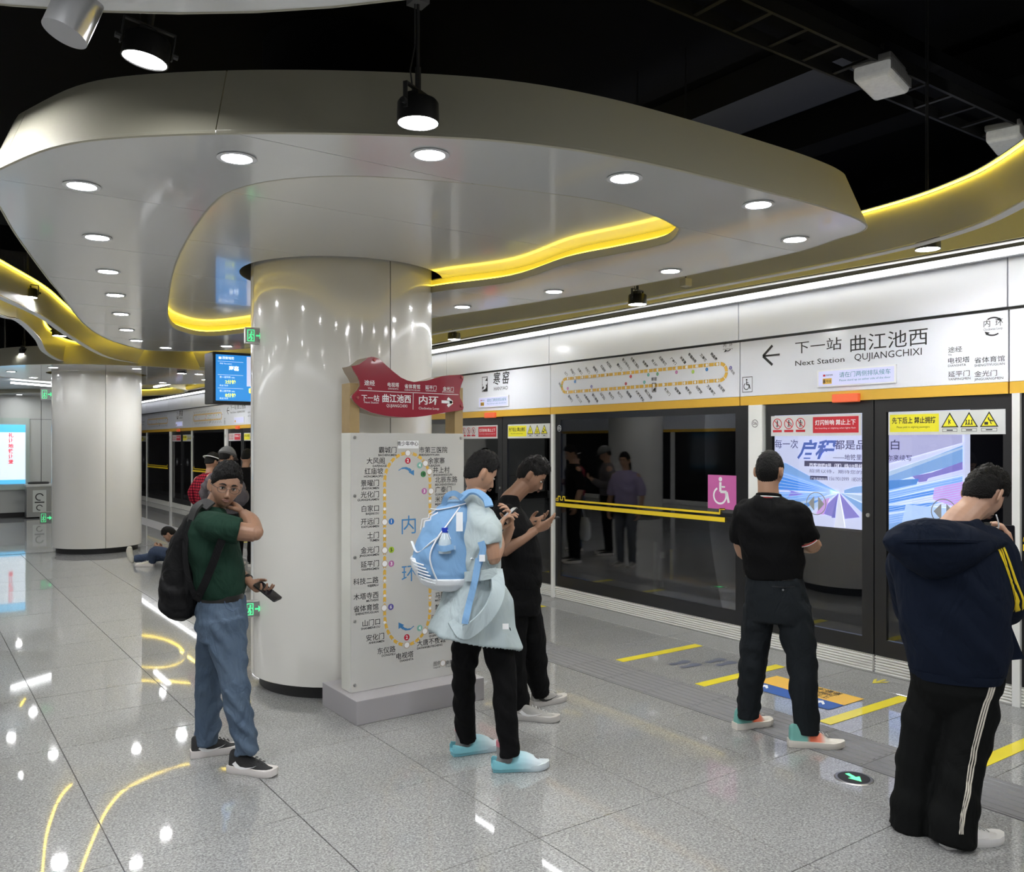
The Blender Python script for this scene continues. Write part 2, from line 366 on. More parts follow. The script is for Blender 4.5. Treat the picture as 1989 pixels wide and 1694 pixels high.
# ---------------------------------------------------------------- canopies
def loop_edges(bm, pts):
    vs = [bm.verts.new(p) for p in pts]; return [bm.edges.new((vs[i], vs[(i+1) % len(vs)])) for i in range(len(vs))]
def filled(loops):
    bm = bmesh.new(); es = []
    for l in loops: es += loop_edges(bm, l)
    bmesh.ops.triangle_fill(bm, use_beauty=True, edges=es, use_dissolve=False)
    return bm
def split_sheet(bm, ycuts, name, m, parent, thick=0.012, gap=0.0022, off=(0, 0, 0), labelled=False):
    "cut a flat sheet into panels along constant Y and make each island a part"
    lo = -1e3
    for hi in list(ycuts)+[1e3]:
        c = bm.copy()
        if lo > -1e3: bmesh.ops.bisect_plane(c, geom=c.verts[:]+c.edges[:]+c.faces[:], plane_co=(0, lo+gap, 0), plane_no=(0, -1, 0), clear_outer=True)
        if hi < 1e3: bmesh.ops.bisect_plane(c, geom=c.verts[:]+c.edges[:]+c.faces[:], plane_co=(0, hi-gap, 0), plane_no=(0, 1, 0), clear_outer=True)
        lo = hi
        if not c.faces: c.free(); continue
        left = set(c.faces)
        while left:
            st = [left.pop()]; isl = [st[0]]
            while st:
                f = st.pop()
                for e in f.edges:
                    for g in e.link_faces:
                        if g in left: left.discard(g); isl.append(g); st.append(g)
            ix = {}; vs = []; fs = []
            for f in isl:
                r_ = []
                for v in f.verts:
                    if v not in ix: ix[v] = len(vs); vs.append(v.co.copy())
                    r_.append(ix[v])
                fs.append(r_)
            nb = MB(off); nb.add(vs, fs)
            me = nb.me(name)
            # make it face down
            o = link(name, me, m, parent)
            solid(o, thick)
        c.free()
ZM, ZR = 2.90, 3.015
rim_px = [(0, 325), (100, 284), (230, 264), (470, 255), (740, 258), (990, 272), (1200, 302), (1400, 347), (1560, 388), (1630, 409), (1668, 424), (1684, 437), (1672, 449), (1632, 461), (1552, 487), (1417, 517), (1251, 550), (1016, 590), (838, 617), (620, 655), (500, 674), (397, 681), (297, 680), (255, 673), (204, 656), (161, 626), (115, 567), (89, 535), (32, 456), (0, 401), (-28, 362), (-22, 340)]
rec_px = [(325, 600), (335, 530), (365, 460), (417, 390), (470, 362), (560, 345), (700, 340), (895, 353), (990, 364), (1171, 389), (1271, 417), (1312, 437), (1319, 447), (1291, 472), (1200, 492), (1100, 512), (990, 547), (838, 567), (690, 597), (560, 628), (480, 645), (400, 652), (350, 642), (330, 628)]
OUT = spline([pz(x, y, ZM) for x, y in rim_px], 5, True)
REC = spline([pz(x, y, ZM) for x, y in rec_px], 5, True)
C1 = Vector((2.72, 6.02, 0))
def circ(c, r, z, n=64): return [Vector((c.x+r*math.cos(2*PI*i/n), c.y+r*math.sin(2*PI*i/n), z)) for i in range(n)]
def inset(loop, d, z):
    n = len(loop); out = []
    area = sum(loop[i].x*loop[(i+1) % n].y-loop[(i+1) % n].x*loop[i].y for i in range(n))
    s = 1 if area > 0 else -1
    for i in range(n):
        t = (loop[(i+1) % n]-loop[i-1]); t.z = 0; t.normalize()
        nn = Vector((-t.y, t.x, 0))*s; p = loop[i]+nn*d; out.append(Vector((p.x, p.y, z)))
    return out
def strip_mesh(la, lb, a=None, b=None):
    n = len(la); m = MB(); m.add(list(la)+list(lb), [(i, (i+1) % n, n+(i+1) % n, n+i) for i in (range(n) if a is None else range(a, b))]); return m
DL_me = None
def downlight(p, t):
    d = empty('downlight', (p.x, p.y, p.z)); d.parent = t
    b = MB(); n = 28
    pr = [(0.075, 0.0), (0.078, -0.004), (0.060, -0.005), (0.056, 0.004)]
    b.loft([[Vector((r_*math.cos(2*PI*i/n), r_*math.sin(2*PI*i/n), z)) for i in range(n)] for r_, z in pr], cap=False)
    b.build('trim_ring', LIP, d, smooth=True)
    MB().cyl((0, 0), .056, -.0015, .001, 28).build('lens', DOWNM, d)
def canopy(cen, out, rec, ycuts, label, lights, hole=0.75, ztop=3.17, seam_y=(), lit=True):
    t = empty('ceiling_canopy', (cen.x, cen.y, 0), label, 'ceiling canopy'); off = t.location.copy(); t['kind'] = 'thing'
    if rec:
        bm = filled([out, rec]); split_sheet(bm, ycuts, 'soffit_panel', CANOPY, t, off=off); bm.free()
        wide = inset(rec, -0.10, ZR)
        bm = filled([wide, circ(cen, hole, ZR)]); split_sheet(bm, ycuts, 'recess_panel', CANOPY, t, off=off); bm.free()
        # lip of the recess, led strip behind it, and the trough
        l0 = inset(rec, 0.0, ZM-.006); l1 = inset(rec, -0.004, ZM+.042); 
        m = strip_mesh(l0, l1); m.add(inset(rec, -0.015, ZM-.006)+inset(rec, -0.015, ZM+.042), []) ; 
        m.v = [v-off for v in m.v]; o = m.build('recess_lip', RIML, t, smooth=True); solid(o, 0.012)
        m = strip_mesh(inset(rec, -0.085, ZM+.044), inset(rec, -0.085, ZR-.006)); m.v = [v-off for v in m.v]; m.build('cove_back', COVE_GLOW, t, smooth=True)  # wall behind the strip emits faintly, standing in for the led wash
        m = strip_mesh(inset(rec, -0.012, ZM+.043), inset(rec, -0.085, ZM+.043)); m.v = [v-off for v in m.v]; m.build('cove_shelf', RIML, t)
        m = strip_mesh(inset(rec, -0.020, ZM+.046), inset(rec, -0.034, ZM+.060)); m.v = [v-off for v in m.v]; m.build('led_strip', YELM, t)
        # collar round the hole
        m = strip_mesh(circ(cen, hole, ZR-.004), circ(cen, hole, ZR+.16)); m.v = [v-off for v in m.v]; m.build('hole_collar', mat('collar_grey', (.25, .25, .25), .4, metal=.5), t, smooth=True)
    else:
        bm = filled([out, circ(cen, hole, ZM)]) if hole else filled([out]); split_sheet(bm, ycuts, 'soffit_panel', CANOPY, t, off=off); bm.free()
    top = inset(out, 0.11, ztop); n = len(out)
    cuts = [0]
    for i in range(n):
        y0, y1 = out[i].y, out[(i+1) % n].y
        if any((y0-c)*(y1-c) < 0 for c in seam_y): cuts.append(i)
    cuts = sorted(set(cuts)); 
    for a, b_ in zip(cuts, cuts[1:]+[n]):
        if b_-a < 2: continue
        q = list(range(a, b_+1)); la = [out[i % n].lerp(out[i % n], 0) for i in q]; lb = [top[i % n].copy() for i in q]
        g = (la[1]-la[0]).normalized()*.004; la[0] = la[0]+g; lb[0] = lb[0]+g
        k = len(q); m = MB(off); m.add([v-Vector((0, 0, .008)) for v in la]+[v for v in lb], [(i, i+1, k+i+1, k+i) for i in range(k-1)])
        o = m.build('rim_panel', RIM, t, smooth=True); solid(o, 0.01)
    for p in lights: downlight(Vector((p.x, p.y, p.z-.008))-off, t)
    return t
YC = [2.02, 3.16, 4.30, 5.45, 6.60, 7.75, 8.9, 10.0]
DLP = [(460, 303), (835, 296), (1213, 342), (1473, 394), (1544, 462), (1302, 524), (1076, 564), (898, 594), (159, 357), (189, 458), (210, 525), (224, 571), (235, 608), (246, 639), (265, 660), (322, 674), (440, 671)]
canopy(C1, OUT, REC, YC, 'large glossy white canopy with yellow-lit recess around the thick pillar', [pz(x, y, ZM) for x, y in DLP], seam_y=(3.16, 7.75))
# canopy over the viewer's head, canopies round the far pillars
def ell(cx, cy, rx, ry, z=ZM, n=72, rot=0.0, wob=0.0):
    o = []
    for i in range(n):
        a = 2*PI*i/n; q = 1+wob*math.sin(2*a+1)
        x, y = rx*q*math.cos(a), ry*q*math.sin(a); o.append(Vector((cx+x*math.cos(rot)-y*math.sin(rot), cy+x*math.sin(rot)+y*math.cos(rot), z)))
    return o
canopy(Vector((-.78, .4, 0)), ell(-.78, .4, 2.4, 2.4), None, [-.5, .7], 'white canopy edge over the viewer, cut by the top of the frame', [Vector((-.78+1.9*math.cos(a), .4+1.9*math.sin(a), ZM)) for a in [0.2+i*.9 for i in range(7)]], hole=0)
def ring_lights(c, rx, ry, n=8, rot=0): return [Vector((p.x, p.y, ZM)) for p in ell(c[0], c[1], rx, ry, n=n, rot=rot)]
canopy(Vector((2.62, 15.45, 0)), ell(2.9, 15.6, 1.95, 2.2, n=64), None, [14.3, 15.45, 16.6], 'pale oval canopy round the second pillar', ring_lights((2.9, 15.6), 1.5, 1.7), seam_y=(15.45,))
canopy(Vector((2.7, 24.9, 0)), ell(3.2, 24.5, 1.9, 3.0, n=64), None, [23.3, 24.9], 'pale oval canopy at the far end of the platform', ring_lights((3.2, 24.5), 1.4, 2.4), seam_y=(24.9,))
canopy(Vector((-2.7, 6.0, 0)), ell(-2.9, 6.0, 1.9, 3.0, n=64), None, [4.9, 6.0, 7.2], 'white oval canopy on the opposite platform side', ring_lights((-2.9, 6.0), 1.5, 2.5, 10), seam_y=(6.0,))

# ---------------------------------------------------------------- wavy fascias with yellow light on top
def fascia(name, pts, zb, zt, label, led=True, face=None, m=FASCIA, ncut=6, ledm=None):
    sp = spline([Vector((p[0], p[1], 0)) for p in pts], 10); n = len(sp)
    t = empty(name, (sp[0].x, sp[0].y, 0), label, 'ceiling fascia'); t['kind'] = 'thing'; off = t.location.copy()
    nr = []
    for i in range(n):
        q = (sp[min(i+1, n-1)]-sp[max(i-1, 0)]).normalized(); nr.append(Vector((q.y, -q.x, 0)))
    # normals point to the open (inner) side
    if face is not None:
        nr = [v if v.dot(Vector(face(sp[i]))) > 0 else -v for i, v in enumerate(nr)]
    def strip(a0, za, a1, zb_, nm, mm, i0=0, i1=None):
        i1 = n-1 if i1 is None else i1; q = range(i0, i1+1)
        b = MB(off); k = len(q)
        b.add([Vector((*(sp[i]+nr[i]*a0).xy, za)) for i in q]+[Vector((*(sp[i]+nr[i]*a1).xy, zb_)) for i in q], [(j, j+1, k+j+1, k+j) for j in range(k-1)])
        o = b.build(nm, mm, t, smooth=True); solid(o, 0.006); return o
    step = max(4, (n-1)//ncut)
    for i in range(0, n-1, step): strip(0, zb, 0, zt, 'fascia_panel', m, i, min(n-1, i+step))
    strip(0.012, zb-.012, -0.05, zb-.012, 'bottom_lip', LIP)
    if led:
        strip(0.032, zt+.014, -0.04, zt+.014, 'top_flange', LIP)  # flange widened over the led to keep its light off the ceiling
        strip(0.018, zt+.004, 0.006, zt+.010, 'led_strip', ledm or YELM2)
    return t
toC = lambda c: (lambda p: (Vector(c)-p))
A = [pz(x, y, 2.95) for x, y in ((2400, 120), (1989, 387), (1844, 452), (1655, 500), (1362, 558), (1196, 589), (1000, 621), (838, 647))]
A2 = [pz(x, y, 2.95) for x, y in ((560, 696), (400, 712), (290, 706), (212, 692), (140, 652), (85, 614), (0, 573), (-200, 480))]
A = [(p.x, p.y) for p in A]+[(4.75, 9.6), (4.85, 11.2)]+[(p.x, p.y) for p in A2]
fascia('wavy_fascia', A, 2.95, 3.21, 'wavy grey ceiling fascia with yellow-lit top edge curving round the big canopy', face=toC((2.2, 6.5, 0)), ncut=9)
fascia('straight_fascia', [(5.74, -2), (5.74, 2.6), (5.66, 5), (5.6, 9.7), (5.6, 14), (5.6, 22)], 3.05, 3.36, 'long olive ceiling fascia running above the platform doors', face=lambda p: (-1, 0, 0), ncut=8, ledm=mat('yellow_led_long', (1, 0.9, 0.2), 0.5, emit=(1.0, 0.82, 0.22), es=YELS*5), m=mat('fascia_led_tint', (.62, .585, .34), .45, metal=.1))  # olive panel colour carries part of the yellow led glow
B2 = [pz(x, y, 2.95) for x, y in ((-120, 545), (0, 609), (42, 622), (76, 656), (93, 684), (140, 704), (260, 716), (420, 722))]
fascia('wavy_fascia', [(p.x, p.y) for p in B2], 2.95, 3.25, 'second wavy olive fascia just below the upper one, left of the far pillar', face=toC((2.2, 6.5, 0)), ncut=4)
fascia('curved_fascia', [(p.x, p.y) for p in [pz(x, y, 3.0) for x, y in ((8, 716), (60, 741), (140, 749), (300, 746), (480, 742), (700, 735))]], 3.0, 3.2, 'curved pale fascia behind the second pillar', face=lambda p: (0, -1, 0), led=True, ncut=4)
lp = ell(4.7, 21.5, .75, 1.9, n=16); fascia('oval_fascia', [(p.x, p.y) for p in lp+lp[:1]], 2.98, 3.12, 'oval fascia ring in the ceiling above the far doors', face=lambda p: Vector((4.7, 21.5, 0))-p, led=True, ncut=4)
# flat grey soffit beyond the second pillar
o = MB().box((-5.5, 18.4, 2.98), (3.6, 23.3, 3.04)).build('soffit_slab', mat('soffit_grey', (.5, .51, .5), .35)); meta(o, 'flat grey soffit in front of the far panelled wall', 'ceiling panel', kind='structure')
# dark services above
beam = struct('beam', MB().box((-6, 2.9, 4.2), (9, 3.2, 4.3)).box((6.3, -5, 4.3), (6.6, 30, 4.6)).box((-6, 12, 4.1), (9, 12.3, 4.4)), BLACK)
TRAY = mat('tray_black', (.005, .005, .005), .7)
cat_tray = empty('cable_tray', (0, 0, 0), 'dark cable tray crossing the black ceiling to the box lamps', 'cable tray', kind='thing')
for y in (2.86, 3.14): MB().box((1.2, y, 4.02), (7.2, y+.02, 4.10)).build('side_rail', TRAY, cat_tray)
rg = MB().box((1.25, 2.87, 4.03), (1.28, 3.15, 4.045)).me('rung')
for i in range(19): link('rung', rg, TRAY, cat_tray, (i*.31, 0, 0))
o = MB().box((5.35, 3.4, 4.45), (5.95, 11.8, 4.69)).build('air_duct', mat('duct_black', (.009, .009, .009), .6)); meta(o, 'dark air duct running along the black ceiling above the doors', 'duct')

# ---------------------------------------------------------------- lamps
def pendant(p, label, rod=0.9, group=None, proto=[None], rz=0.0, tilt=0.0, stay=False):
    if proto[0] is None:
        t = empty('pendant_lamp', p, label, 'pendant lamp', group)
        n = 28
        pr = [(.040, .085), (.066, .080), (.073, .070), (.075, .0), (.070, .0), (.068, .006)]
        h = MB(); h.loft([[Vector((r_*math.cos(2*PI*i/n), r_*math.sin(2*PI*i/n), z)) for i in range(n)] for r_, z in pr], cap=False); h.add([Vector((.04*math.cos(2*PI*i/n), .04*math.sin(2*PI*i/n), .085)) for i in range(n)], [list(range(n))])
        h.build('housing', mat('lamp_housing', (.03, .03, .03), .35, metal=.4), t, smooth=True)
        MB().cyl((0, 0), .068, .004, .006, 28).build('light_disc', LAMPM, t)
        br = MB().box((-.084, -.008, .03), (-.079, .008, .118)).box((.079, -.008, .03), (.084, .008, .118)).box((-.084, -.008, .114), (.084, .008, .120)); br.build('bracket', DARKMET, t)
        k_ = MB(); k_.tube([(-.082, 0, .05), (-.10, 0, .05)], .010, 8); k_.tube([(.082, 0, .05), (.10, 0, .05)], .010, 8); k_.build('side_knob', DARKMET, t)
        MB().box((-.035, -.022, .085), (.02, .022, .105)).build('driver', BLACKPL, t)
        rdm = MB().tube([(0, 0, .118), (0, 0, .118+rod)], .006, 8); rdm.tube([(0, 0, .118), (0, 0, .16)], .011, 8)
        rdm.tube([(-.03, 0, .10), (-.035, .01, .15), (-.008, .008, .20), (-.008, .008, .118+rod)], .003, 6); rdm.build('rod', DARKMET, t)
        proto[0] = t
    else:
        t = copy_tree(proto[0]); t.location = p
        for kk in ('group',):
            if kk in t: del t[kk]
        meta(t, label, 'pendant lamp', group)
    t.rotation_euler = (tilt, 0, rz)
    rd = [c for c in t.children if c.name.startswith('rod')][0]; sz = (4.69-p[2]-.118)/.9; rd.scale.z = sz; rd.location.z = .118*(1-sz); rd.rotation_euler = (-tilt, 0, 0)
    return t
pendant(px(812, 240, 3.02), 'round black pendant lamp on a long rod before the canopy rim', rz=.5)
t = pendant(px(281, 118, 2.85), 'large bright round lamp near the top of the frame beside a silver tube', tilt=.05); t.rotation_euler.y = .14
for c_ in t.children:
    if c_.name.startswith('light_disc'): c_.data = c_.data.copy(); c_.data.materials.clear(); c_.data.materials.append(mat('lamp_disc_dim', (1, 1, 1), .5, emit=(1, 1, 1), es=LAMP*.07))
t = bpy.data.objects['pendant_lamp']
# box tube above the long-rod lamp
p = px(812, 240, 3.02)
o = MB((0, 0, 0)).box((p.x-.03, p.y-.03, p.z+.42), (p.x+.03, p.y+.03, p.z+1.2)).build('hanger_box', mat('box_grey', (.11, .11, .11), .5)); meta(o, 'square metal hanger tube the long-rod lamp hangs from', 'hanger')
LL = [((1802, 485), 5.35, 'round pendant lamp in front of the olive fascia over the wheelchair door'), ((882, 660), 9.9, 'small round pendant lamp near the header, right of the pillar'),
      ((1238, 592), 6.75, 'lit round pendant lamp tucked under the olive fascia above the route map'),
      ((55, 578), 7.6, 'round pendant lamp hanging in front of the yellow-lit fascia at far left'), ((115, 653), 9.6, 'round pendant lamp under the fascia opening above the far pillar'),
      ((48, 688), 12.5, 'small pendant lamp in the black opening left of the far pillar'), ((10, 710), 13.0, 'small pendant lamp at the edge of the frame beside the far pillar'), ((353, 726), 13.6, 'small pendant lamp between far pillar and the screen'),
      ((302, 742), 19, 'tiny pendant lamp above the oval fascia ring'), ((376, 746), 18, 'tiny pendant lamp beside the blue screen')]
for (x, y), d, lab in LL: pendant(px(x, y, d), lab, rz=random.random())
# more of the same lamps, added out of view for fill light
k = 0
for X in (-4.6, -2.2, 0.2):
    for Y in (-9, -6, -3, 0.5, 4, 7.5, 11, 14, 17, 20):
        if X == 0.2 and (Y == 0.5 or Y > 6): continue
        pendant(Vector((X+.3*math.sin(Y), Y, 3.15)), 'round black pendant lamp added for fill over the unseen part of the platform', group='pendant lamps out of view')
for Y in (-6, -3, 0.2): pendant(Vector((4.7, Y, 3.0)), 'round black pendant lamp added for fill over the unseen part of the platform', group='pendant lamps out of view')
for (X, Y) in ((3.2, .2), (1.9, -1.2)): pendant(Vector((X, Y, 3.6)), 'round black pendant lamp added for fill over the unseen part of the platform', group='pendant lamps out of view', rz=0)
# silver tube spotlight, top left
sp_ = empty('tube_spotlight', px(125, 66, 2.2), 'brushed silver cylinder spotlight cut by the top left of the frame', 'spotlight')
MB().tube([(0, 0, 0), (0.045, 0.00, .12), (0.11, 0.00, .30)], [.056, .056, .056], 32).build('barrel', mat('silver_tube', (.62, .62, .64), .28, metal=.9), sp_, smooth=True, ang=50)
MB().tube([(0.11, 0.0, .30), (0.15, 0.0, .42)], [.045, .03], 24).build('mount', DARKMET, sp_, smooth=True)
# rectangular lamps on the tray
FROST = mat('frosted_plastic', (.78, .80, .78), .25, emit=(1, 1, .97), es=.10, noise_s=30, noise_a=.35)
for i, (X, Y) in enumerate(((4.89, 2.95), (6.62, 3.0))):
    t = empty('box_lamp', (X, Y, 3.93), ['clear ribbed rectangular lamp hanging under the dark cable tray', 'rectangular plastic lamp cut by the right edge above the fascia'][i], 'ceiling lamp', rz=.25)
    n = []; 
    o = MB().box((-.20, -.11, .0), (.20, .11, .10)).build('diffuser', FROST, t); bev(o, .03, 4)
    o = MB().box((-.205, -.115, .085), (.205, .115, .13)).build('housing', mat('housing_grey', (.22, .22, .22), .5), t); bev(o, .01)
    fin = MB()
    for q in range(24): fin.box((-.19+q*.0162, -.120, .03), (-.184+q*.0162, -.108, .10))
    fin.build('ribs', mat('rib_grey', (.3, .3, .3), .4), t, kind='stuff')
    MB().tube([(0, 0, .13), (0, 0, .30)], .012, 8).build('hanger_rod', DARKMET, t)
# linear lamps far away
for i, (x, y, dd, lab) in enumerate(((315, 750, 17, 'white linear lamp under the oval ceiling ring'), (72, 749, 17, 'thin white linear lamp under the far soffit'))):
    p = px(x, y, dd); o = MB((p.x, p.y, p.z)).box((p.x-.03, p.y-.6, p.z), (p.x+.03, p.y+.6, p.z+.03)).build('linear_lamp', STRIPM); o.location = p; meta(o, lab, 'linear lamp'); o.rotation_euler.z = -.9 if i else 0

p = px(1332, 549, 6.35)
t = empty('ceiling_speaker', p, 'small beige box fitting hanging below the canopy edge above the route map', 'speaker')
o = MB().box((-.035, -.03, -.03), (.035, .03, .03)).build('casing', mat('beige_box', (.5, .47, .33), .5), t); bev(o, .006); MB().tube([(0, 0, .03), (0, 0, 4.69-p.z)], .006, 8).build('rod', DARKMET, t)
# ---------------------------------------------------------------- platform screen doors
def onhead(y0, z0=0.0, X=PX-.001, base=(0, 0, 0)):  # print frame on a surface that faces the platform; a grows towards -Y
    return dict(O=(X, y0, z0), A=(0, -1, 0), B=(0, 0, 1), off=0.0015)
def hp(x, y, X=PX):
    p = pX(x, y, X); return -p.y, p.z     # use with O.y = 0
SIGNRED = mat('sign_red', (0.60, 0.02, 0.035), 0.4); SIGNYEL = mat('sign_yellow', (0.84, 0.76, 0.03), 0.4); SIGNW = mat('sign_white', (.66, .67, .66), .4)
TUN = 8.6
NAMES_TOP = ['土门', '开远门', '白家口', '光化门', '景曜门', '红庙坡', '大风阁', '霸城门', '青少年中心', '市第三医院', '余家寨', '井上村', '北辰东路', '广泰门', '米家崖', '幸福林带', '万寿路', '韩森寨']
NAMES_BOT = ['延平门', '科技二路', '木塔寺西', '省体育馆', '山门口', '安化门', '东仪路', '电视塔', '大唐不夜城', '曲江池西', '', '新开门', '缪家寨', '等驾坡', '马腾空', '万寿南路', '长乐坡']
def route_map(parent, dy, simple=False):
    f = lambda: Flat(**onhead(dy))
    a0, a1, zt, zb = -7.50, -5.14, 2.475, 2.325
    r = (zt-zb)/2; zc = (zt+zb)/2
    band = f(); n = 34; wd = .032
    for z in (zt, zb):
        for i in range(n):
            x = a0+r+(a1-a0-2*r)*i/n; l = (a1-a0-2*r)/n*.86; band.rect(x, z-wd/2, x+l, z+wd/2)
    for c, s in ((a0+r, PI/2), (a1-r, -PI/2)):
        for q in range(4): band.ring(c, zc, r+wd/2, wd, 5, s+q*PI/4, s+(q+.88)*PI/4)
    band.build('route_band', MAPO, parent)
    dots = f(); lab = f()
    for i, nm in enumerate(NAMES_TOP):
        x = a0+r+.03+(a1-a0-2*r-.06)*i/(len(NAMES_TOP)-1)
        dots.disc(x, zt, .014, 14, .0008)
        if simple: lab.line([(x-.01, zt+.03), (x-.07, zt+.09)], .012)
        else: lab.text(nm, x-.018, zt+.026, .030, 'r', rot=-PI/4, bold=.02)
    for i, nm in enumerate(NAMES_BOT):
        x = a0+r+.03+(a1-a0-2*r-.06)*i/(len(NAMES_BOT)-1)
        dots.disc(x, zb, .014, 14, .0008)
        if nm == '': continue
        if simple: lab.line([(x+.01, zb-.03), (x+.07, zb-.09)], .012)
        else: lab.text(nm, x+.002, zb-.048, .030, 'l', rot=-PI/4, bold=.02)
    x = a0+r+.03+(a1-a0-2*r-.06)*10/16
    if not simple:
        lab.text('寒窑', x, zb+.045, .036, 'c', bold=.01); lab.text('万寿路', a1+.022, zc+.02, .026, 'l', rot=-PI/4); lab.text('金光门', a0-.06, zc+.03, .026, 'l', rot=-PI/4)
        lab.text('内', a1-.02, zt+.145, .035, 'c').text('环', a1+.05, zt+.145, .035, 'c').text('Clockwise Loop', a1+.015, zt+.122, .012, 'c')
        lab.ring(a1+.015, zt+.16, .045, .008, 10, .9, 2.4).ring(a1+.015, zt+.15, .045, .008, 10, .9+PI, 2.4+PI)
        lab.poly([(a1+.06, zt+.21), (a1+.04, zt+.185), (a1+.03, zt+.205)]).poly([(a1-.03, zt+.10), (a1-.01, zt+.125), (a1, zt+.105)])
    lab.frame(x-.03, zb-.065, x+.03, zb+.025, .006).poly([(x-.02, zb-.055), (x+.02, zb-.055), (x+.02, zb-.02), (x-.005, zb-.03)]).poly([(x+.005, zb+.0), (x+.022, zb+.02), (x+.022, zb-.005)])
    dots.build('station_dots', WHT, parent, kind='stuff')
    lab.build('lettering', INK, parent, kind='stuff')
    for cname, col, L in (('blue', (.02, .22, .60), ((1, 1, zt), (16, 1, zt))), ('red', (.62, .03, .05), ((8, 1, zt), (7, 0, zb))), ('teal', (.12, .48, .42), ((10, 1, zt), (9, 0, zb))), ('green', (.05, .35, .12), ((11, 1, zt),)),
                          ('pink', (.62, .20, .50), ((13, 1, zt), (0, 0, zb))), ('violet', (.24, .22, .55), ((3, 0, zb), (18.2, 1, zc+.03))), ('lime', (.45, .70, .05), ((13.8, 0, zb+.1), (-.9, 1, zc)))):
        g = f(); l2 = f()
        for i, top, z in L:
            nn = (len(NAMES_TOP) if top else len(NAMES_BOT))-1
            xx = a0+r+.03+(a1-a0-2*r-.06)*i/nn; zz = z + (-.040 if top and z == zt else (.040 if z == zb else 0))
            g.disc(xx, zz, .017, 14); l2.text(dict(blue='1', red='2', teal='4', green='10', pink='3', violet='6', lime='5')[cname], xx, zz-.008, .016, 'c', e=.0006)
        g.build('line_number_disc', mat('line_'+cname, col, .5), parent)
        if not simple: l2.build('line_number', WHT, parent)
def wheelchair(f, x, y, s, e=0.0006):
    f.disc(x-.02*s, y+.36*s, .07*s, 14, e)
    f.line([(x-.02*s, y+.27*s), (x-.02*s, y-.02*s), (x+.22*s, y-.02*s), (x+.30*s, y-.34*s)], .085*s, e).line([(x-.02*s, y+.13*s), (x+.16*s, y+.13*s)], .05*s, e)
    f.ring(x-.04*s, y-.14*s, .27*s, .06*s, 20, R(115), R(385), e)
def logo(f, x, y, s):   # square emblem of the station: a dark cave and bird outline in a round frame
    f.frame(x-.34*s, y-.5*s, x+.34*s, y+.5*s, .035*s)
    f.poly([(x-.1*s, y-.46*s), (x+.30*s, y-.46*s), (x+.30*s, y+.1*s), (x+.22*s, y-.05*s), (x+.12*s, y-.02*s), (x+.18*s, y-.2*s), (x+.05*s, y-.33*s), (x-.15*s, y-.36*s), (x-.28*s, y-.42*s)])
    f.poly([(x+.02*s, y+.24*s), (x+.14*s, y+.30*s), (x+.28*s, y+.46*s), (x+.31*s, y+.2*s), (x+.16*s, y+.22*s)])
    f.poly([(x-.30*s, y-.2*s), (x-.16*s, y-.1*s), (x-.1*s, y-.25*s), (x-.28*s, y-.33*s)]); f.disc(x-.26*s, y-.02*s, .03*s, 8)
def ribbed(y0, y1, X, z0, z1, n=6):
    "one plate with horizontal ribs"
    pr = [(X+.03, z0), (X, z0)]
    h = (z1-z0)/n
    for i in range(n):
        za = z0+i*h; pr += [(X, za+h*.58), (X+.016, za+h*.64), (X+.016, za+h*.94), (X, za+h)]
    pr += [(X+.03, z1)]
    b = MB(); k = len(pr); b.add([(x, y0, z) for x, z in pr]+[(x, y1, z) for x, z in pr], [(i, (i+1) % k, k+(i+1) % k, k+i) for i in range(k)]+[list(range(k)), list(range(2*k-1, k-1, -1))])
    return b
KICK = mat('kick_plate', (.86, .85, .80), .45)
POSTW = mat('post_white', (.78, .78, .75), .35)
DISP = mat('lcd_lilac', (.5, .5, .6), .3, emit=(.50, .54, .90), es=.45)
def header(k, dy, kind, nm):
    "two stacked header panels over a door (2.66..4.89) or over a fixed screen (4.99..7.64)"
    y0, y1 = ((2.735, 4.985) if kind == 'door' else (4.995, 7.705)); y0 += dy; y1 += dy
    t = empty('header_panel', (PX, (y0+y1)/2, 0), None, 'header panel', None); off = t.location.copy()
    ch = []
    def B(b, n_, m): o = b.build(n_, m, None); o.parent = t; o.location = -off; ch.append(o); return o
    o = B(MB().box((PX, y0, 2.168), (PX+.05, y1, 2.648)), 'white_panel', WHITE_PANEL); 
    B(MB().box((PX-.002, y0, 2.087), (PX+.06, y1, 2.166)), 'orange_band', ORANGE)
    B(MB().box((PX-.02, y0, 2.668), (PX+.04, y1, 3.02)), 'upper_panel', WHITE_PANEL)
    return t, off
def finish(t, off):
    for c in t.children:
        if c.location.length < 1e-6: c.location = -off
def circled(f, txt, x, z, r):
    f.ring(x, z, r, r*.14, 24).text(txt, x, z-r*.42, r*.95, 'c')
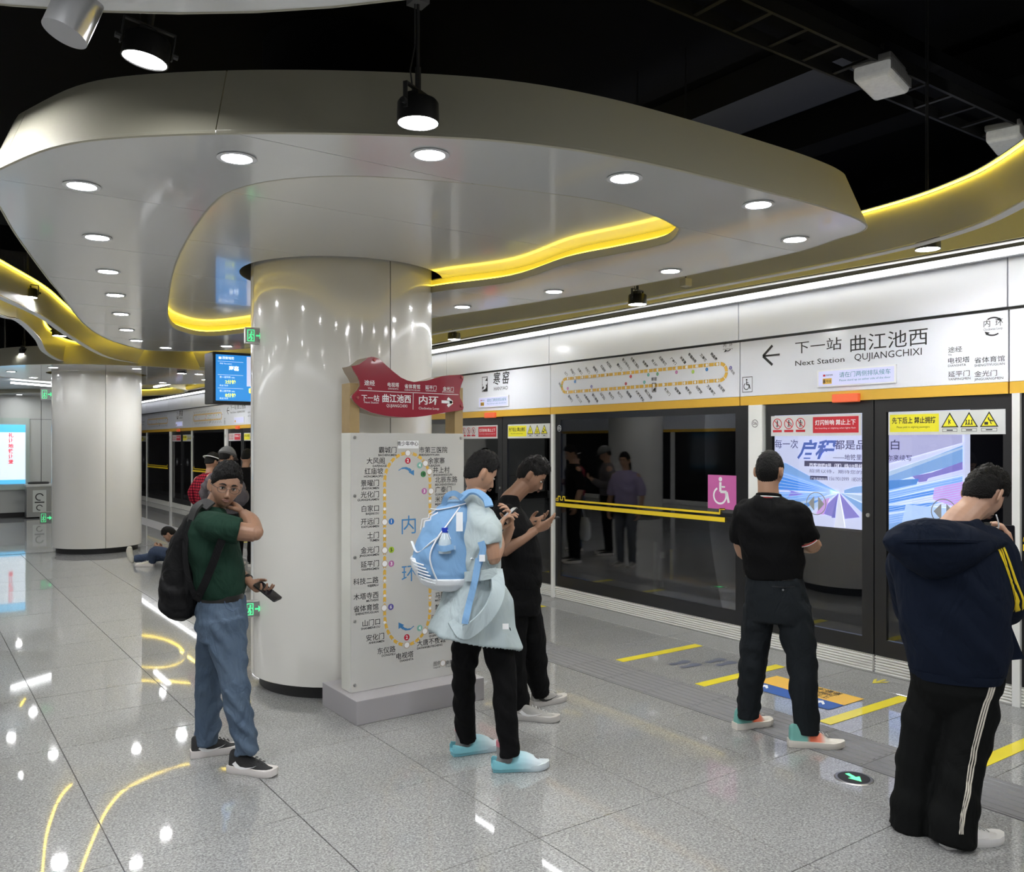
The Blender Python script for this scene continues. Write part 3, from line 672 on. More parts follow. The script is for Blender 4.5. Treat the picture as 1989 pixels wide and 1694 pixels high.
def door_header(k, dy, name, near):
    t, off = header(k, dy, 'door', name)
    g = lambda: Flat(**onhead(dy))
    if name == 'next':
        f = g()
        q = [hp(1481, 690), hp(1507, 671), hp(1515, 677), hp(1498, 689), hp(1522, 687.5), hp(1522, 692), hp(1497, 694), hp(1507, 709), hp(1499, 712)]
        # left pointing arrow, next-station text
        x0, z0 = hp(1482, 692); f.line([(x0, z0), (x0+.175, z0)], .016).line([(x0+.10, z0+.083), (x0+.002, z0), (x0+.10, z0-.083)], .022)
        if near:
            x, z = hp(1545, 686.5); f.text('下一站', x, z-.005, .100, 'l', width=.43)
            x, z = hp(1545, 709); f.text('Next Station', x, z-.008, .042, 'l', width=.455)
            x, z = hp(1652, 681); f.text('曲江池西', x, z-.012, .128, 'l', width=.62)
            x, z = hp(1660, 698); f.text('QUJIANGCHIXI', x, z-.01, .052, 'l', width=.54)
            x, z = hp(1842, 684); f.text('途经', x, z-.006, .040, 'l', width=.098).text('Via', x, z-.026, .014, 'l')
            x, z = hp(1842, 706); f.text('电视塔', x, z-.002, .040, 'l', width=.15).text('DIANSHITA', x, z-.026, .016, 'l', width=.125)
            f.text('延平门', x, z-.098, .040, 'l', width=.15).text('YANPINGMEN', x, z-.122, .016, 'l', width=.155)
            x, z = hp(1893, 706); f.text('省体育馆', x, z, .040, 'l', width=.20).text('SHENGTIYUGUAN', x, z-.024, .016, 'l', width=.20)
            f.text('金光门', x, z-.095, .040, 'l', width=.15).text('JINGUANGMEN', x, z-.119, .016, 'l', width=.19)
            x, z = hp(1932, 631); f.text('内', x-.05, z-.01, .050, 'c').text('环', x+.03, z-.01, .050, 'c').text('Clockwise Loop', x-.01, z-.034, .016, 'c', width=.125)
            f.ring(x-.01, z-.02, .075, .010, 12, .9, 2.1).ring(x-.01, z+.0, .075, .010, 12, .9+PI, 2.1+PI).poly([(x+.035, z+.045), (x+.05, z+.02), (x+.015, z+.03)]).poly([(x-.055, z-.065), (x-.065, z-.04), (x-.03, z-.05)])
        else:
            f.text('下一站 曲江池西', x0+.25, z0+.01, .10, 'l', width=1.05).text('Next Station  QUJIANGCHIXI', x0+.25, z0-.07, .04, 'l', width=1.0).text('电视塔  省体育馆', x0+1.45, z0-.1, .035, 'l', width=.36).text('延平门  金光门', x0+1.45, z0-.18, .035, 'l', width=.30)
        # wheelchair square
        x, z = hp(1452, 747); f.frame(x-.055, z-.068, x+.055, z+.068, .005); wheelchair(f, x-.005, z, .115)
        f.build('lettering', INK, t)
        da, dz = hp(1590, 722), hp(1741, 752)
        ax0, az1 = hp(1589, 720); ax1, az0 = hp(1742, 744)
    else:
        f = g(); dd = 4.98
        x, z = hp(942, 746.5); x += dd; logo(f, x, z-.0, .19)
        if True:
            x, z = hp(958, 752); x += dd; f.text('寒', x, z+.025, .155, 'l', width=.15, shear=.12, bold=.01).text('窑', x+.20, z+.025, .155, 'l', width=.14, shear=.12, bold=.01).text('HANYAO', x+.02, z-.045, .045, 'l', width=.30)
        f.build('lettering', INK, t)
        ax0, az1 = hp(931, 772); ax1, az0 = hp(989, 789); ax0 += dd; ax1 += dd
    # passenger display
    fr = MB().box((PX-.012, -ax1-.0+dy, az0-.0), (PX+.004, -ax0+dy, az1)); fr.build('display_frame', LIP, t)
    d = MB().box((PX-.0135, -ax1+.014+dy, az0+.012), (PX-.008, -ax0-.014+dy, az1-.012)).build('display_screen', DISP, t)
    g2 = Flat(**onhead(dy, X=PX-.0137)); w_ = ax1-ax0; zc = (az0+az1)/2
    if near:
        g2.text('请在门两侧排队候车', ax0+w_*.30, zc+.0, .042, 'l', width=w_*.64).text('Please stand up on either side of the door', ax0+w_*.30, zc-.030, .016, 'l', width=w_*.64)
    if near: g2.build('display_text', mat('lcd_teal', (.06, .28, .34), .4), t)
    g3 = Flat(**onhead(dy, X=PX-.0137)); g3.rect(ax0+w_*.08, zc-.045, ax0+w_*.20, zc+.0); g3.build('line_badge', MAPO, t)
    if near:
        Flat(**onhead(dy, X=PX-.0137)).text('8', ax0+w_*.085, zc-.038, .030, 'l', e=.0005, bold=.02).text('号线', ax0+w_*.125, zc-.034, .022, 'l', e=.0005).text('西安地铁', ax0+w_*.125, zc+.018, .014, 'l').build('badge_text', INK, t)
        Flat(**onhead(dy, X=PX-.0137)).rect(ax0+w_*.085, zc+.016, ax0+w_*.115, zc+.032).build('badge_mark', SIGNRED, t)
    # orange-red door lamp
    o = MB().box((PX-.035, 3.82+dy, 2.075), (PX+.0, 4.05+dy, 2.142)).build('door_lamp', mat('door_lamp_red', (.75, .13, .05), .35, emit=(.9, .14, .04), es=.25), t); bev(o, .006)
    finish(t, off)
    return t
def fixed_header(k, dy, near):
    t, off = header(k, dy, 'fixed', None); route_map(t, dy, not near); finish(t, off); return t
def prohib(f_red, f_ink, x, z, r, kind):
    f_red.ring(x, z, r, r*.16, 24); f_red.line([(x-r*.66, z+r*.66), (x+r*.66, z-r*.66)], r*.15, .0008)
    f_ink.disc(x, z+r*.52, r*.14, 10); f_ink.poly([(x-r*.13, z+r*.36), (x+r*.15, z+r*.36), (x+r*.13, z-r*.1), (x+r*.18, z-r*.62), (x+r*.04, z-r*.62), (x, z-r*.15), (x-r*.1, z-r*.62), (x-r*.24, z-r*.62), (x-r*.12, z-r*.05)])
    if kind == 1: f_ink.line([(x+r*.1, z+r*.2), (x+r*.5, z+r*.1), (x+r*.5, z-r*.5)], r*.1)
    if kind == 2: f_ink.line([(x-r*.3, z+r*.3), (x-r*.3, z-r*.1)], r*.12).line([(x+r*.32, z+r*.3), (x+r*.32, z-r*.1)], r*.12)
    f_red.rect(x-r*.98, z-r*1.55, x+r*.98, z-r*1.12)
def warn_tri(fy, fi, x, z, s, kind):
    fi.poly([(x-s, z-s*.75), (x+s, z-s*.75), (x, z+s*.98)]); fy.poly([(x-s*.80, z-s*.63), (x+s*.80, z-s*.63), (x, z+s*.74)], .0006)
    if kind == 0: fi.line([(x-.1*s, z+.2*s), (x-.1*s, z-.4*s)], s*.1, .001).line([(x+.12*s, z+.1*s), (x-.05*s, z-.1*s), (x+.12*s, z-.3*s)], s*.08, .001)
    elif kind == 1:
        for q in (-.3, 0, .3): fi.disc(x+q*s, z+.02*s, s*.08, 8, .001); fi.line([(x+q*s, z-.05*s), (x+q*s, z-.25*s), (x+(q-.1)*s, z-.5*s)], s*.1, .001).line([(x+q*s, z-.25*s), (x+(q+.1)*s, z-.5*s)], s*.08, .001)
    else:
        fi.rect(x-.5*s, z-.5*s, x-.1*s, z-.2*s, .001); fi.line([(x-.1*s, z+.3*s), (x, z), (x+.45*s, z-.1*s)], s*.14, .001).line([(x+.1*s, z-.1*s), (x+.25*s, z-.45*s)], s*.1, .001)
    fi.frame(x-s*.85, z-s*1.25, x+s*.85, z-s*.88, s*.04).rect(x-s*.35, z-s*1.12, x+s*.35, z-s*1.0)
def door_unit(k, dy, near, label, num, group=None):
    t = empty('platform_door', (PX, 3.72+dy, 0), label, 'platform door', group); off = t.location.copy()
    XD = PX+.02
    for (ya, yb, side) in ((2.715, 3.715, 0), (3.725, 4.725, 1)):
        ya += dy; yb += dy
        fr = MB(); st = .062; stm = .095
        l0, l1 = (st, stm) if side == 0 else (stm, st)
        fr.box((XD, ya, .135), (XD+.035, ya+l0, 2.087)).box((XD, yb-l1, .135), (XD+.035, yb, 2.087)).box((XD, ya+l0, 1.99), (XD+.035, yb-l1, 2.087)).box((XD, ya+l0, .135), (XD+.035, yb-l1, .26))
        leaf = fr.build('door_leaf', BLACK2, t)
        MB().box((XD+.010, ya+l0-.004, .255), (XD+.016, yb-l1+.004, 1.995)).build('glass_pane', GLASS, leaf)
        kp = ribbed(ya+.004, yb-.004, XD-.006, .006, .132).build('kick_plate', KICK, leaf)
        # sign plate inside the top of the leaf
        sa, sb = (ya+.045, yb-.115) if side == 0 else (ya+.10, yb-.055)
        z0, z1 = 1.815, 1.985
        pl = MB().box((XD-.004, sa, z0), (XD, sb, z1)).build('notice_plate', SIGNW, t)
        O = dict(O=(XD-.004, 0, 0), A=(0, -1, 0), B=(0, 0, 1), off=.001)
        r_, i_, y_, w_ = Flat(**O), Flat(**O), Flat(**O), Flat(**O)
        L = sb-sa; x0 = -sb
        if side == 1:
            for q in range(3): prohib(r_, i_, x0+.065+q*.115, (z0+z1)/2+.018, .046, q)
            r_.rect(x0+L*.49, z0+.022, x0+L*.975, z1-.018)
            w_.text('灯闪铃响 禁止上下', x0+L*.515, (z0+z1)/2+.0, .042, 'l', width=L*.43, bold=.02, e=.0006)
            if near: w_.text('No boarding or alighting when lights flash', x0+L*.515, (z0+z1)/2-.03, .012, 'l', width=L*.43, e=.0006)
        else:
            y_.rect(x0+.012, z0+.022, x0+L*.46, z1-.018)
            i_.text('先下后上 禁止拥挤', x0+L*.035, (z0+z1)/2+.0, .046, 'l', width=L*.40, bold=.02, e=.0006)
            if near: i_.text('Please yield to alighting passengers', x0+L*.08, (z0+z1)/2-.033, .014, 'l', width=L*.30, e=.0006)
            for q in range(3): warn_tri(y_, i_, x0+L*.46+.078+q*.135, (z0+z1)/2+.012, .062, q)
        if r_.v: r_.build('red_print', SIGNRED, pl)
        i_.build('black_print', INK, pl)
        if y_.v: y_.build('yellow_print', SIGNYEL, pl)
        if w_.v: w_.build('white_print', WHT, pl)
        # round door-direction sticker
        yc = (4.235 if side else 3.185)+dy
        s_ = Flat(O=(XD+.009, yc, 1.262), A=(0, -1, 0), B=(0, 0, 1), off=.001)
        s_.ring(0, 0, .094, .007, 40)
        s_.poly([(-.075, 0), (-.018, .060), (-.018, -.060)]).poly([(.075, 0), (.018, .060), (.018, -.060)])
        s_.build('sliding_door_sticker', mat('sticker_grey', (.30, .31, .32), .5), t)
    # door lock
    MB().tube([(XD-.012, 3.745+dy+.02, 1.20), (XD, 3.745+dy+.02, 1.20)], .016, 20).build('lock_button', STEEL, t)
    MB().tube([(XD+.008, 3.715+dy, .14), (XD+.008, 3.725+dy, .14)], .003, 6)
    finish(t, off)
    # posts
    p1 = MB().box((PX-.02, 4.735+dy, 0), (PX+.08, 4.885+dy, 2.086)).build('door_post', POSTW); bev(p1, .006); meta(p1, 'broad white post marked %s beside %s' % (num, label.split(' with ')[0].split(' seen')[0]) if near else 'broad white door post, %s beyond the thick pillar' % ORD[k], 'post', group if not near else None)
    f = Flat(O=(PX-.021, 4.81+dy, 1.925), A=(0, -1, 0), B=(0, 0, 1), off=.0012); circled(f, num, .0, 0, .034); f.build('number', INK, p1)
    p2 = MB().box((PX-.015, 2.655+dy, 0), (PX+.08, 2.705+dy, 2.086)).build('door_post', POSTW); meta(p2, 'narrow white post at the near edge of %s' % label.split(' with ')[0] if near else 'narrow white door post, %s beyond the thick pillar' % ORD[k], 'post', group+' narrow' if group else None)
    return t
FRIT = mat('frit_black', (.010, .010, .011), .25)
ORD = ['', 'first', 'second', 'third', 'fourth', 'last']
def fixed_unit(k, dy, near, label, num, group=None):
    label = label.replace('#', ORD[max(0, k)])
    t = empty('fixed_screen', (PX, 6.27+dy, 0), label, 'glass screen', group); off = t.location.copy()
    y0, y1 = 4.89+dy, 7.637+dy; X = PX+.012
    fr = MB().box((X, y0, .135), (X+.05, y0+.16, 2.087)).box((X, y1-.10, .135), (X+.05, y1, 2.087)).box((X, y0+.16, 2.02), (X+.05, y1-.10, 2.087)).box((X, y0+.16, .135), (X+.05, y1-.10, .26))
    fr.build('black_frame', FRIT, t)
    MB().box((X+.004, y0+.155, .255), (X+.012, y1-.095, 2.025)).build('glass_pane', GLASS, t)
    ribbed(y0+.003, y1-.003, X-.006, .006, .132).build('kick_plate', KICK, t)
    O = dict(O=(X, 0, 0), A=(0, -1, 0), B=(0, 0, 1), off=.0015)
    a0, a1 = -y1+.01, -y0-.28
    f = Flat(**O); f.rect(a0, 1.040, a1, 1.082)
    f.line([(a0+.01, 1.10), (a0+.01, 1.13), (a0+.045, 1.13)], .012).line([(a0, 1.107), (a0+.05, 1.107)], .014).line([(a0+.045, 1.107), (a0+.045, 1.155), (a0+.085, 1.155), (a0+.085, 1.115), (a0+.125, 1.115), (a0+.125, 1.155), (a0+.165, 1.155), (a0+.165, 1.122)], .014)
    f.rect(a0+.16, 1.106, a1-.055, 1.126).line([(a1-.06, 1.116), (a1-.06, 1.16)], .014).line([(a1-.065, 1.158), (a1, 1.158)], .014).line([(a1-.005, 1.158), (a1-.005, 1.17)], .014)
    f.build('castle_stripe', YEL, t)
    g = Flat(**O); circled(g, num, a0+.065, 1.925, .036); g.build('number_print', WHT, t)
    # emergency push bar behind the glass
    h = empty('push_bar', (0, 0, 0)); h.parent = t
    yb = 6.09+dy
    MB().tube([(X+.03, yb, .26), (X+.03, yb, .77)], .014, 12).tube([(X+.03, yb, .36), (X+.055, yb, .36)], .008, 8).tube([(X+.03, yb, .64), (X+.055, yb, .64)], .008, 8).build('bar', STEEL, h)
    MB().box((X+.05, yb-.10, .33), (X+.056, yb-.055, .39)).box((X+.05, yb-.10, .62), (X+.056, yb-.055, .68)).build('bracket', STEEL, h)
    MB().box((X+.05, yb-.205, .42), (X+.054, yb-.19, .72)).build('label_strip', YEL, h)
    if near:
        p = Flat(**O); p.rect(-5.37-dy, 1.157, -5.04-dy, 1.465); p.build('wheelchair_sticker', mat('sticker_pink', (.56, .12, .36), .45), t)
        p = Flat(**O); wheelchair(p, -5.215-dy, 1.32, .30, .0012); p.build('wheelchair_symbol', WHT, t)
    finish(t, off)
    return t
for k in range(0, 6):
    dy = 4.98*k; near = k <= 1
    nm = 'next' if k in (0, 3, 5) else 'station'
    dl = {0: 'platform door with a lit blue advert seen through its glass', 1: 'platform door half hidden behind the two boys'}.get(k)
    t = door_unit(k, dy, near, dl or '%s platform door beyond the thick pillar' % ORD[k], '%02d' % (6-k), None if near else 'far platform doors')
    t = door_header(k, dy, nm, near)
    t['label'] = {0: 'white header panel reading Next Station QUJIANGCHIXI', 1: 'white header panel with HANYAO station name and emblem', 2: 'distant header panel with the station emblem beside the blue screen', 3: 'distant header panel with left arrow and next-station text', 4: 'distant header panel over the second far door', 5: 'furthest header panel over the last door'}[k]
    if k > 3: t['group'] = 'far header panels'
for k in range(-1, 6):
    dy = 4.98*k; near = k == 0
    fl = {0: 'dark glass screen carrying a pink wheelchair sticker', -1: 'dark glass screen cut by the right edge of the frame', 1: 'dark glass screen behind the pillar'}.get(k, '# dark glass screen down the platform, counted from the thick pillar')
    fixed_unit(k, dy, near or k == -1, fl, '%02d' % (5-k), 'far glass screens' if k > 1 else None)
    t = fixed_header(k, dy, near or k == -1)
    t['label'] = {0: 'white header panel showing the orange loop route map', -1: 'white header panel cut by the right edge of the frame', 1: 'white header panel with route map behind the pillar', 2: 'distant header panel with a small loop map'}.get(k, 'distant header panel with tiny loop map, %s beyond the pillar' % ORD[k])
    if k > 2: t['group'] = 'far map header panels'
# seam strip, edge strip, light line over the header
struct('trim_1', MB().box((PX+.01, -2.5, 2.640), (PX+.05, 34.8, 2.676)), DARKMET)
struct('trim_2', MB().box((PX-.03, -2.5, 3.025), (PX+.06, 34.8, 3.10)), mat('trim_dark', (.05, .05, .052), .5))
t = empty('light_line', (5.93, 0, 3.0), 'long white light line along the top of the header', 'strip light')
for y in range(-2, 34, 2):
    MB((0, 0, 0)).box((-.012, y+.004, .0), (.022, y+1.996, .030)).build('light_tube', STRIPM, t)
MB().box((.022, -2.4, -.005), (.075, 34, .045)).build('channel', LIP, t)
# metal sill at the foot of the doors
struct('trim_3', MB().box((6.03, -2.5, -.012), (6.12, 34.8, .004)), mat('sill_metal', (.30, .30, .29), .45, metal=.4))
# advert on the tunnel wall, seen through the door glass
ad = empty('tunnel_advert', (TUN, 5.8, 1.4), 'large backlit blue and lilac advert seen through the platform door glass', 'advert'); off = ad.location.copy()
o = MB(off).box((TUN+.006, 4.30, .80), (TUN+.10, 6.84, 2.10)).build('light_box', mat('ad_base', (.6, .6, .7), .5, emit=(.70, .74, .97), es=1.25), ad)
MB(off).box((TUN+.02, 4.9, -1.4), (TUN+.09, 5.0, .80)).box((TUN+.02, 6.4, -1.4), (TUN+.09, 6.5, .80)).build('support_post', BLACK2, ad)
O = dict(O=(TUN+.006, 0, 0), A=(0, -1, 0), B=(0, 0, 1), off=.002)
def am(n_, c, e=1.15): return mat('ad_'+n_, c, .5, emit=c, es=e)
def ap(x, y): p = pX(x, y, TUN); return (-p.y, p.z)
VPn = ap(1630, 957)
polys = [
 ('sky', (.28, .50, .90), [(1480, 893), (1527, 900), (1628, 956), (1480, 945)]), ('blue', (.10, .32, .80), [(1481, 915), (1628, 957), (1481, 950)]),
 ('sky', (.28, .50, .90), [(1480, 955), (1620, 958), (1560, 975), (1480, 990)]), ('violet', (.30, .26, .72), [(1520, 948), (1560, 960), (1530, 966), (1536, 955)]),
 ('pale', (.55, .72, .97), [(1480, 990), (1625, 960), (1560, 1005), (1480, 1020)]), ('blue', (.10, .32, .80), [(1480, 1000), (1600, 968), (1520, 1010), (1480, 1018)]),
 ('violet', (.30, .26, .72), [(1629, 958), (1620, 1005), (1590, 995)]), ('plum', (.20, .20, .62), [(1627, 958), (1615, 1006), (1622, 1006)]), ('white', (.86, .88, 1.0), [(1630, 958), (1620, 1025), (1641, 1025)]),
 ('violet', (.30, .26, .72), [(1631, 958), (1670, 1005), (1641, 1008)]), ('sky', (.28, .50, .90), [(1633, 958), (1690, 985), (1690, 1010)]), ('pale', (.55, .72, .97), [(1632, 958), (1700, 965), (1700, 985)]),
 ('sky', (.28, .50, .90), [(1640, 952), (1660, 946), (1700, 940), (1700, 957), (1640, 958)]),
 ('pink', (.72, .42, .85), [(1600, 970), (1612, 967), (1600, 1000), (1585, 998)]), 
 ('sky', (.28, .52, .90), [(1700, 930), (1870, 865), (1870, 900), (1700, 945)]), ('pale', (.60, .78, .98), [(1700, 925), (1870, 868), (1870, 872), (1700, 935)]),
 ('violet', (.32, .26, .76), [(1772, 925), (1810, 918), (1800, 935), (1785, 937)]), ('violet', (.32, .26, .76), [(1810, 918), (1870, 897), (1870, 912), (1800, 930)]),
 ('blue', (.10, .32, .80), [(1700, 935), (1785, 930), (1780, 942), (1700, 960)]), ('sky', (.28, .50, .90), [(1700, 962), (1870, 925), (1870, 935), (1700, 975)]), ('blue', (.10, .32, .80), [(1700, 976), (1870, 940), (1870, 948), (1700, 985)]),
 ('pink', (.72, .42, .85), [(1815, 948), (1871, 935), (1871, 990), (1812, 970)]), ('blue', (.10, .32, .80), [(1700, 985), (1830, 975), (1800, 985), (1700, 1000)]),
 ('violet', (.30, .26, .72), [(1700, 1000), (1760, 1003), (1740, 1012), (1700, 1005)]), ('sky', (.28, .50, .90), [(1700, 1005), (1760, 995), (1750, 1030), (1700, 1040)]), ('pale', (.55, .72, .97), [(1760, 980), (1870, 990), (1870, 1028), (1750, 1025)]),
 ('mauve', (.55, .55, .85), [(1675, 830), (1760, 838), (1870, 845), (1870, 860), (1675, 915)])]
col = {}
for i, (n_, c, pts) in enumerate(polys):
    col.setdefault(n_, (c, Flat(**O, )))[1].poly([ap(*q) for q in pts][::-1] if False else [ap(*q) for q in pts], .0004*i)
for i in range(16):
    a = ap(1700, 958+i*4.2); b_ = ap(1870, 922+i*4.6); col['pale'][1].line([a, b_], .006, .012)
for i in range(9):
    a = ap(1480, 905+i*9); col['pale'][1].line([a, VPn], .007, .012)
for n_, (c, f) in col.items(): f.v = [v-off for v in f.v]; f.build('printed_shape', am(n_, c), ad)
adT = Flat(**O); e = .014
def tx(f, s, x0, y0, x1, y1, h, **k):
    a = ap(x0, y0); b_ = ap(x1, y1); f.text(s, a[0], a[1], h, 'l', width=b_[0]-a[0], e=e, **k)
tx(adT, '每一次', 1506, 871, 1551, 871, .105); tx(adT, '都是品质旁白', 1622, 873, 1748, 873, .105, bold=.01); tx(adT, '——地铁里的故事由你来续写', 1619, 893, 1772, 893, .062, bold=.01)
tx(adT, '招贤以待，期待您的加入', 1573, 918, 1700, 918, .042); tx(adT, '15619010999  18509280', 1612, 933, 1684, 933, .042); tx(adT, '地铁', 1479, 828, 1493, 828, .05)
adT.v = [v-off for v in adT.v]; adT.build('lettering', am('ink', (.10, .10, .32), .5), ad)
adB = Flat(**O); a = ap(1563, 895); b_ = ap(1700, 909); adB.rect(a[0], b_[1], b_[0], a[1], .010); a = ap(1574, 924); b_ = ap(1608, 933); adB.rect(a[0], b_[1], b_[0], a[1], .010); adB.v = [v-off for v in adB.v]; adB.build('title_bar', am('ink2', (.12, .12, .30), .5), ad)
adC = Flat(**O); tx(adC, '西安地铁8号（环）线/10号线广告招商', 1573, 907, 1712, 907, .045, bold=.02); tx(adC, '广告咨询电话', 1576, 932, 1607, 932, .030); adC.v = [v-off for v in adC.v]; adC.build('white_lettering', am('wh', (.9, .9, 1)), ad)
adD = Flat(**O); tx(adD, '启程', 1550, 890, 1618, 890, .21, bold=.035, shear=.35); adD.v = [v-off for v in adD.v]; adD.build('brush_lettering', am('brush', (.10, .20, .70), .8), ad)
# dark ledge below the advert
o = MB().box((8.8, -2, -1.4), (9.2, 30, .75)).build('tunnel_wall', mat('tunnel_dark', (.012, .012, .013), .8)); o['kind'] = 'structure'

# the opposite edge of the platform (seen only as reflections)
opp = struct('wall_opposite', MB().box((-6.3, -8, 0), (-6.08, 30, 2.087)), mat('opp_glass', (.012, .012, .013), .08))
struct('header', MB().box((-6.2, -8, 2.17), (-6.06, 30, 3.05)), WHITE_PANEL, opp); struct('band', MB().box((-6.2, -8, 2.087), (-6.055, 30, 2.168)), ORANGE, opp)
struct('kick', MB().box((-6.2, -8, 0), (-6.07, 30, .132)), KICK, opp)
struct('light_line', MB().box((-5.99, -8, 3.0), (-5.95, 30, 3.03)), STRIPM, opp)
for i in range(8): struct('post', MB().box((-6.1, -7.5+i*4.98, 0), (-6.05, -7.35+i*4.98, 2.086)), POSTW, opp)

# ---------------------------------------------------------------- far wall with panels, light box, bins
fw = struct('wall_end', MB().box((-6, 23.36, 0), (3.6, 23.5, 3.0)), JOINT)
WP = mat('wall_panel_grey', (.50, .515, .50), .4, coat=.3)
xs = [3.58-.86*i for i in range(12)]
for a, b_ in zip(xs[1:], xs):
    for z0, z1 in ((.12, .68), (.69, 2.33), (2.34, 2.99)): MB().box((a+.006, 23.33, z0), (b_-.006, 23.36, z1)).build('wall_panel', WP, fw)
struct('baseboard_end', MB().box((-6, 23.32, 0), (3.6, 23.36, .115)), BLACK2)
lb = empty('light_box_advert', (1.6, 23.3, 0), 'backlit white advert with blue top edge and red lettering, cut by the left edge', 'advert'); off = lb.location.copy()
MB(off).box((.9, 23.26, .66), (2.47, 23.33, 2.36)).build('frame', mat('frame_mint', (.42, .50, .46), .4), lb)
MB(off).box((.95, 23.25, .80), (2.38, 23.265, 2.20)).build('lit_face', mat('lb_face', (.8, .85, .9), .4, emit=(.72, .85, .95), es=.7), lb)
for a_, b_ in ((2.02, 2.20), (.80, .90)): MB(off).box((.95, 23.245, a_), (2.38, 23.255, b_)).build('blue_band', mat('lb_blue', (.1, .5, .8), .4, emit=(.10, .5, .85), es=.8), lb)
f = Flat(O=(0, 23.248, 0), A=(1, 0, 0), B=(0, 0, 1), off=.002)
for i, s in enumerate('礼让地铁让爱'): f.text(s, 2.08, 1.90-i*.125, .10, 'c', bold=.03)
f.v = [v-off for v in f.v]; f.build('lettering', mat('lb_red', (.8, .1, .15), .4, emit=(.8, .1, .15), es=.5), lb, kind='stuff')
for i, x in enumerate((2.62, 3.22)):
    t = empty('litter_bin', (x, 22.95, 0), ['steel litter bin with printed panel next to the light box', 'steel litter bin nearer the far pillar'][i], 'bin')
    o = MB().box((-.27, -.18, .03), (.27, .18, .74)).build('body', mat('bin_steel', (.34, .35, .34), .3, metal=.8), t); bev(o, .01)
    o = MB().box((-.28, -.19, .74), (.28, .19, .80)).build('lid', mat('bin_lid', (.55, .56, .55), .4), t); bev(o, .01)
    b = MB(); b.loft([[Vector((.22*q*math.cos(a), .13*q*math.sin(a), z)) for a in [2*PI*j/20 for j in range(20)]] for q, z in ((1, .80), (1.05, .84), (.9, .85), (.6, .82))]); b.build('ash_tray', DARKMET, t, smooth=True)
    Flat(O=(0, -.181, 0), A=(1, 0, 0), B=(0, 0, 1), off=.002).rect(-.14, .15, .14, .66).build('printed_panel', mat('bin_print', (.55, .58, .56), .4), t)
    Flat(O=(0, -.183, 0), A=(1, 0, 0), B=(0, 0, 1), off=.002).ring(0, .5, .09, .025, 20, .3, 5).ring(0, .25, .07, .02, 20, .3, 5).rect(-.10, .36, .10, .39).build('recycling_print', DARKMET, t)

# ---------------------------------------------------------------- hanging screen
sc_ = empty('information_screen', (3.3, 9.55, 2.21), 'blue passenger information screen hanging beside the thick pillar', 'screen'); off = sc_.location.copy()
a = pY(419, 778, 9.5); a2 = pY(419, 688, 9.5)
x0 = a.x; z0 = a.z; z1 = a2.z; x1 = x0+1.0
o = MB(off).box((x0-.03, 9.5, z0-.03), (x1+.03, 9.82, z1+.03)).build('housing', BLACKPL, sc_); bev(o, .008)
MB(off).box((x0, 9.494, z0), (x1, 9.502, z1)).build('display', mat('scr_blue', (.05, .3, .7), .3, emit=(.012, .19, .55), es=.85), sc_)
MB(off).tube([(3.3, 9.66, z1), (3.3, 9.66, 4.6)], .03, 12).build('ceiling_pole', STEEL, sc_)
h = z1-z0
fo = dict(O=(x0, 9.493, z0), A=(1, 0, 0), B=(0, 0, 1), off=.001)
f = Flat(**fo).text('西安地铁', .07, h*.9, h*.06, bold=.02).rect(.03, h*.9, .06, h*.95).rect(.02, h*.85, .30, h*.855).rect(.02, h*.56, .30, h*.565).rect(.02, h*.27, .30, h*.275)
f.text('本站 This station', .04, h*.79, h*.035).text('寒窑', .14, h*.66, h*.10, bold=.03).text('第一班列车 min', .04, h*.49, h*.045).text('第二班列车 min', .04, h*.19, h*.045).text('终点 外环', .04, h*.31, h*.04).text('终点 外环', .04, h*.03, h*.04)
f.v = [v-off for v in f.v]; f.build('white_text', mat('scr_white', (.8, .9, 1), .3, emit=(.85, .92, 1), es=.9), sc_)
f = Flat(**fo).text('2分钟', .10, h*.37, h*.085, bold=.03).text('8分钟', .10, h*.08, h*.085, bold=.03).text('新征程', .36, h*.18, h*.11, bold=.04).rect(.42, h*.04, .62, h*.11); f.v = [v-off for v in f.v]; f.build('yellow_text', mat('scr_yellow', (.9, .9, .2), .3, emit=(.8, .9, .15), es=.9), sc_)
MB(off).box((x0+.34, 9.490, z0+h*.33), (x0+.9, 9.494, z1-.01)).build('picture_area', mat('scr_pic', (.6, .6, .75), .3, emit=(.55, .58, .75), es=.8), sc_)
f = Flat(**fo).rect(.385, h*.80, .41, h*.95, .003).rect(.40, h*.45, .412, h*.8, .003).poly([(.39, h*.45), (.425, h*.45), (.406, h*.36)], .003); f.v = [v-off for v in f.v]; f.build('picture_arrow', mat('scr_dark', (.1, .1, .2), .3), sc_)

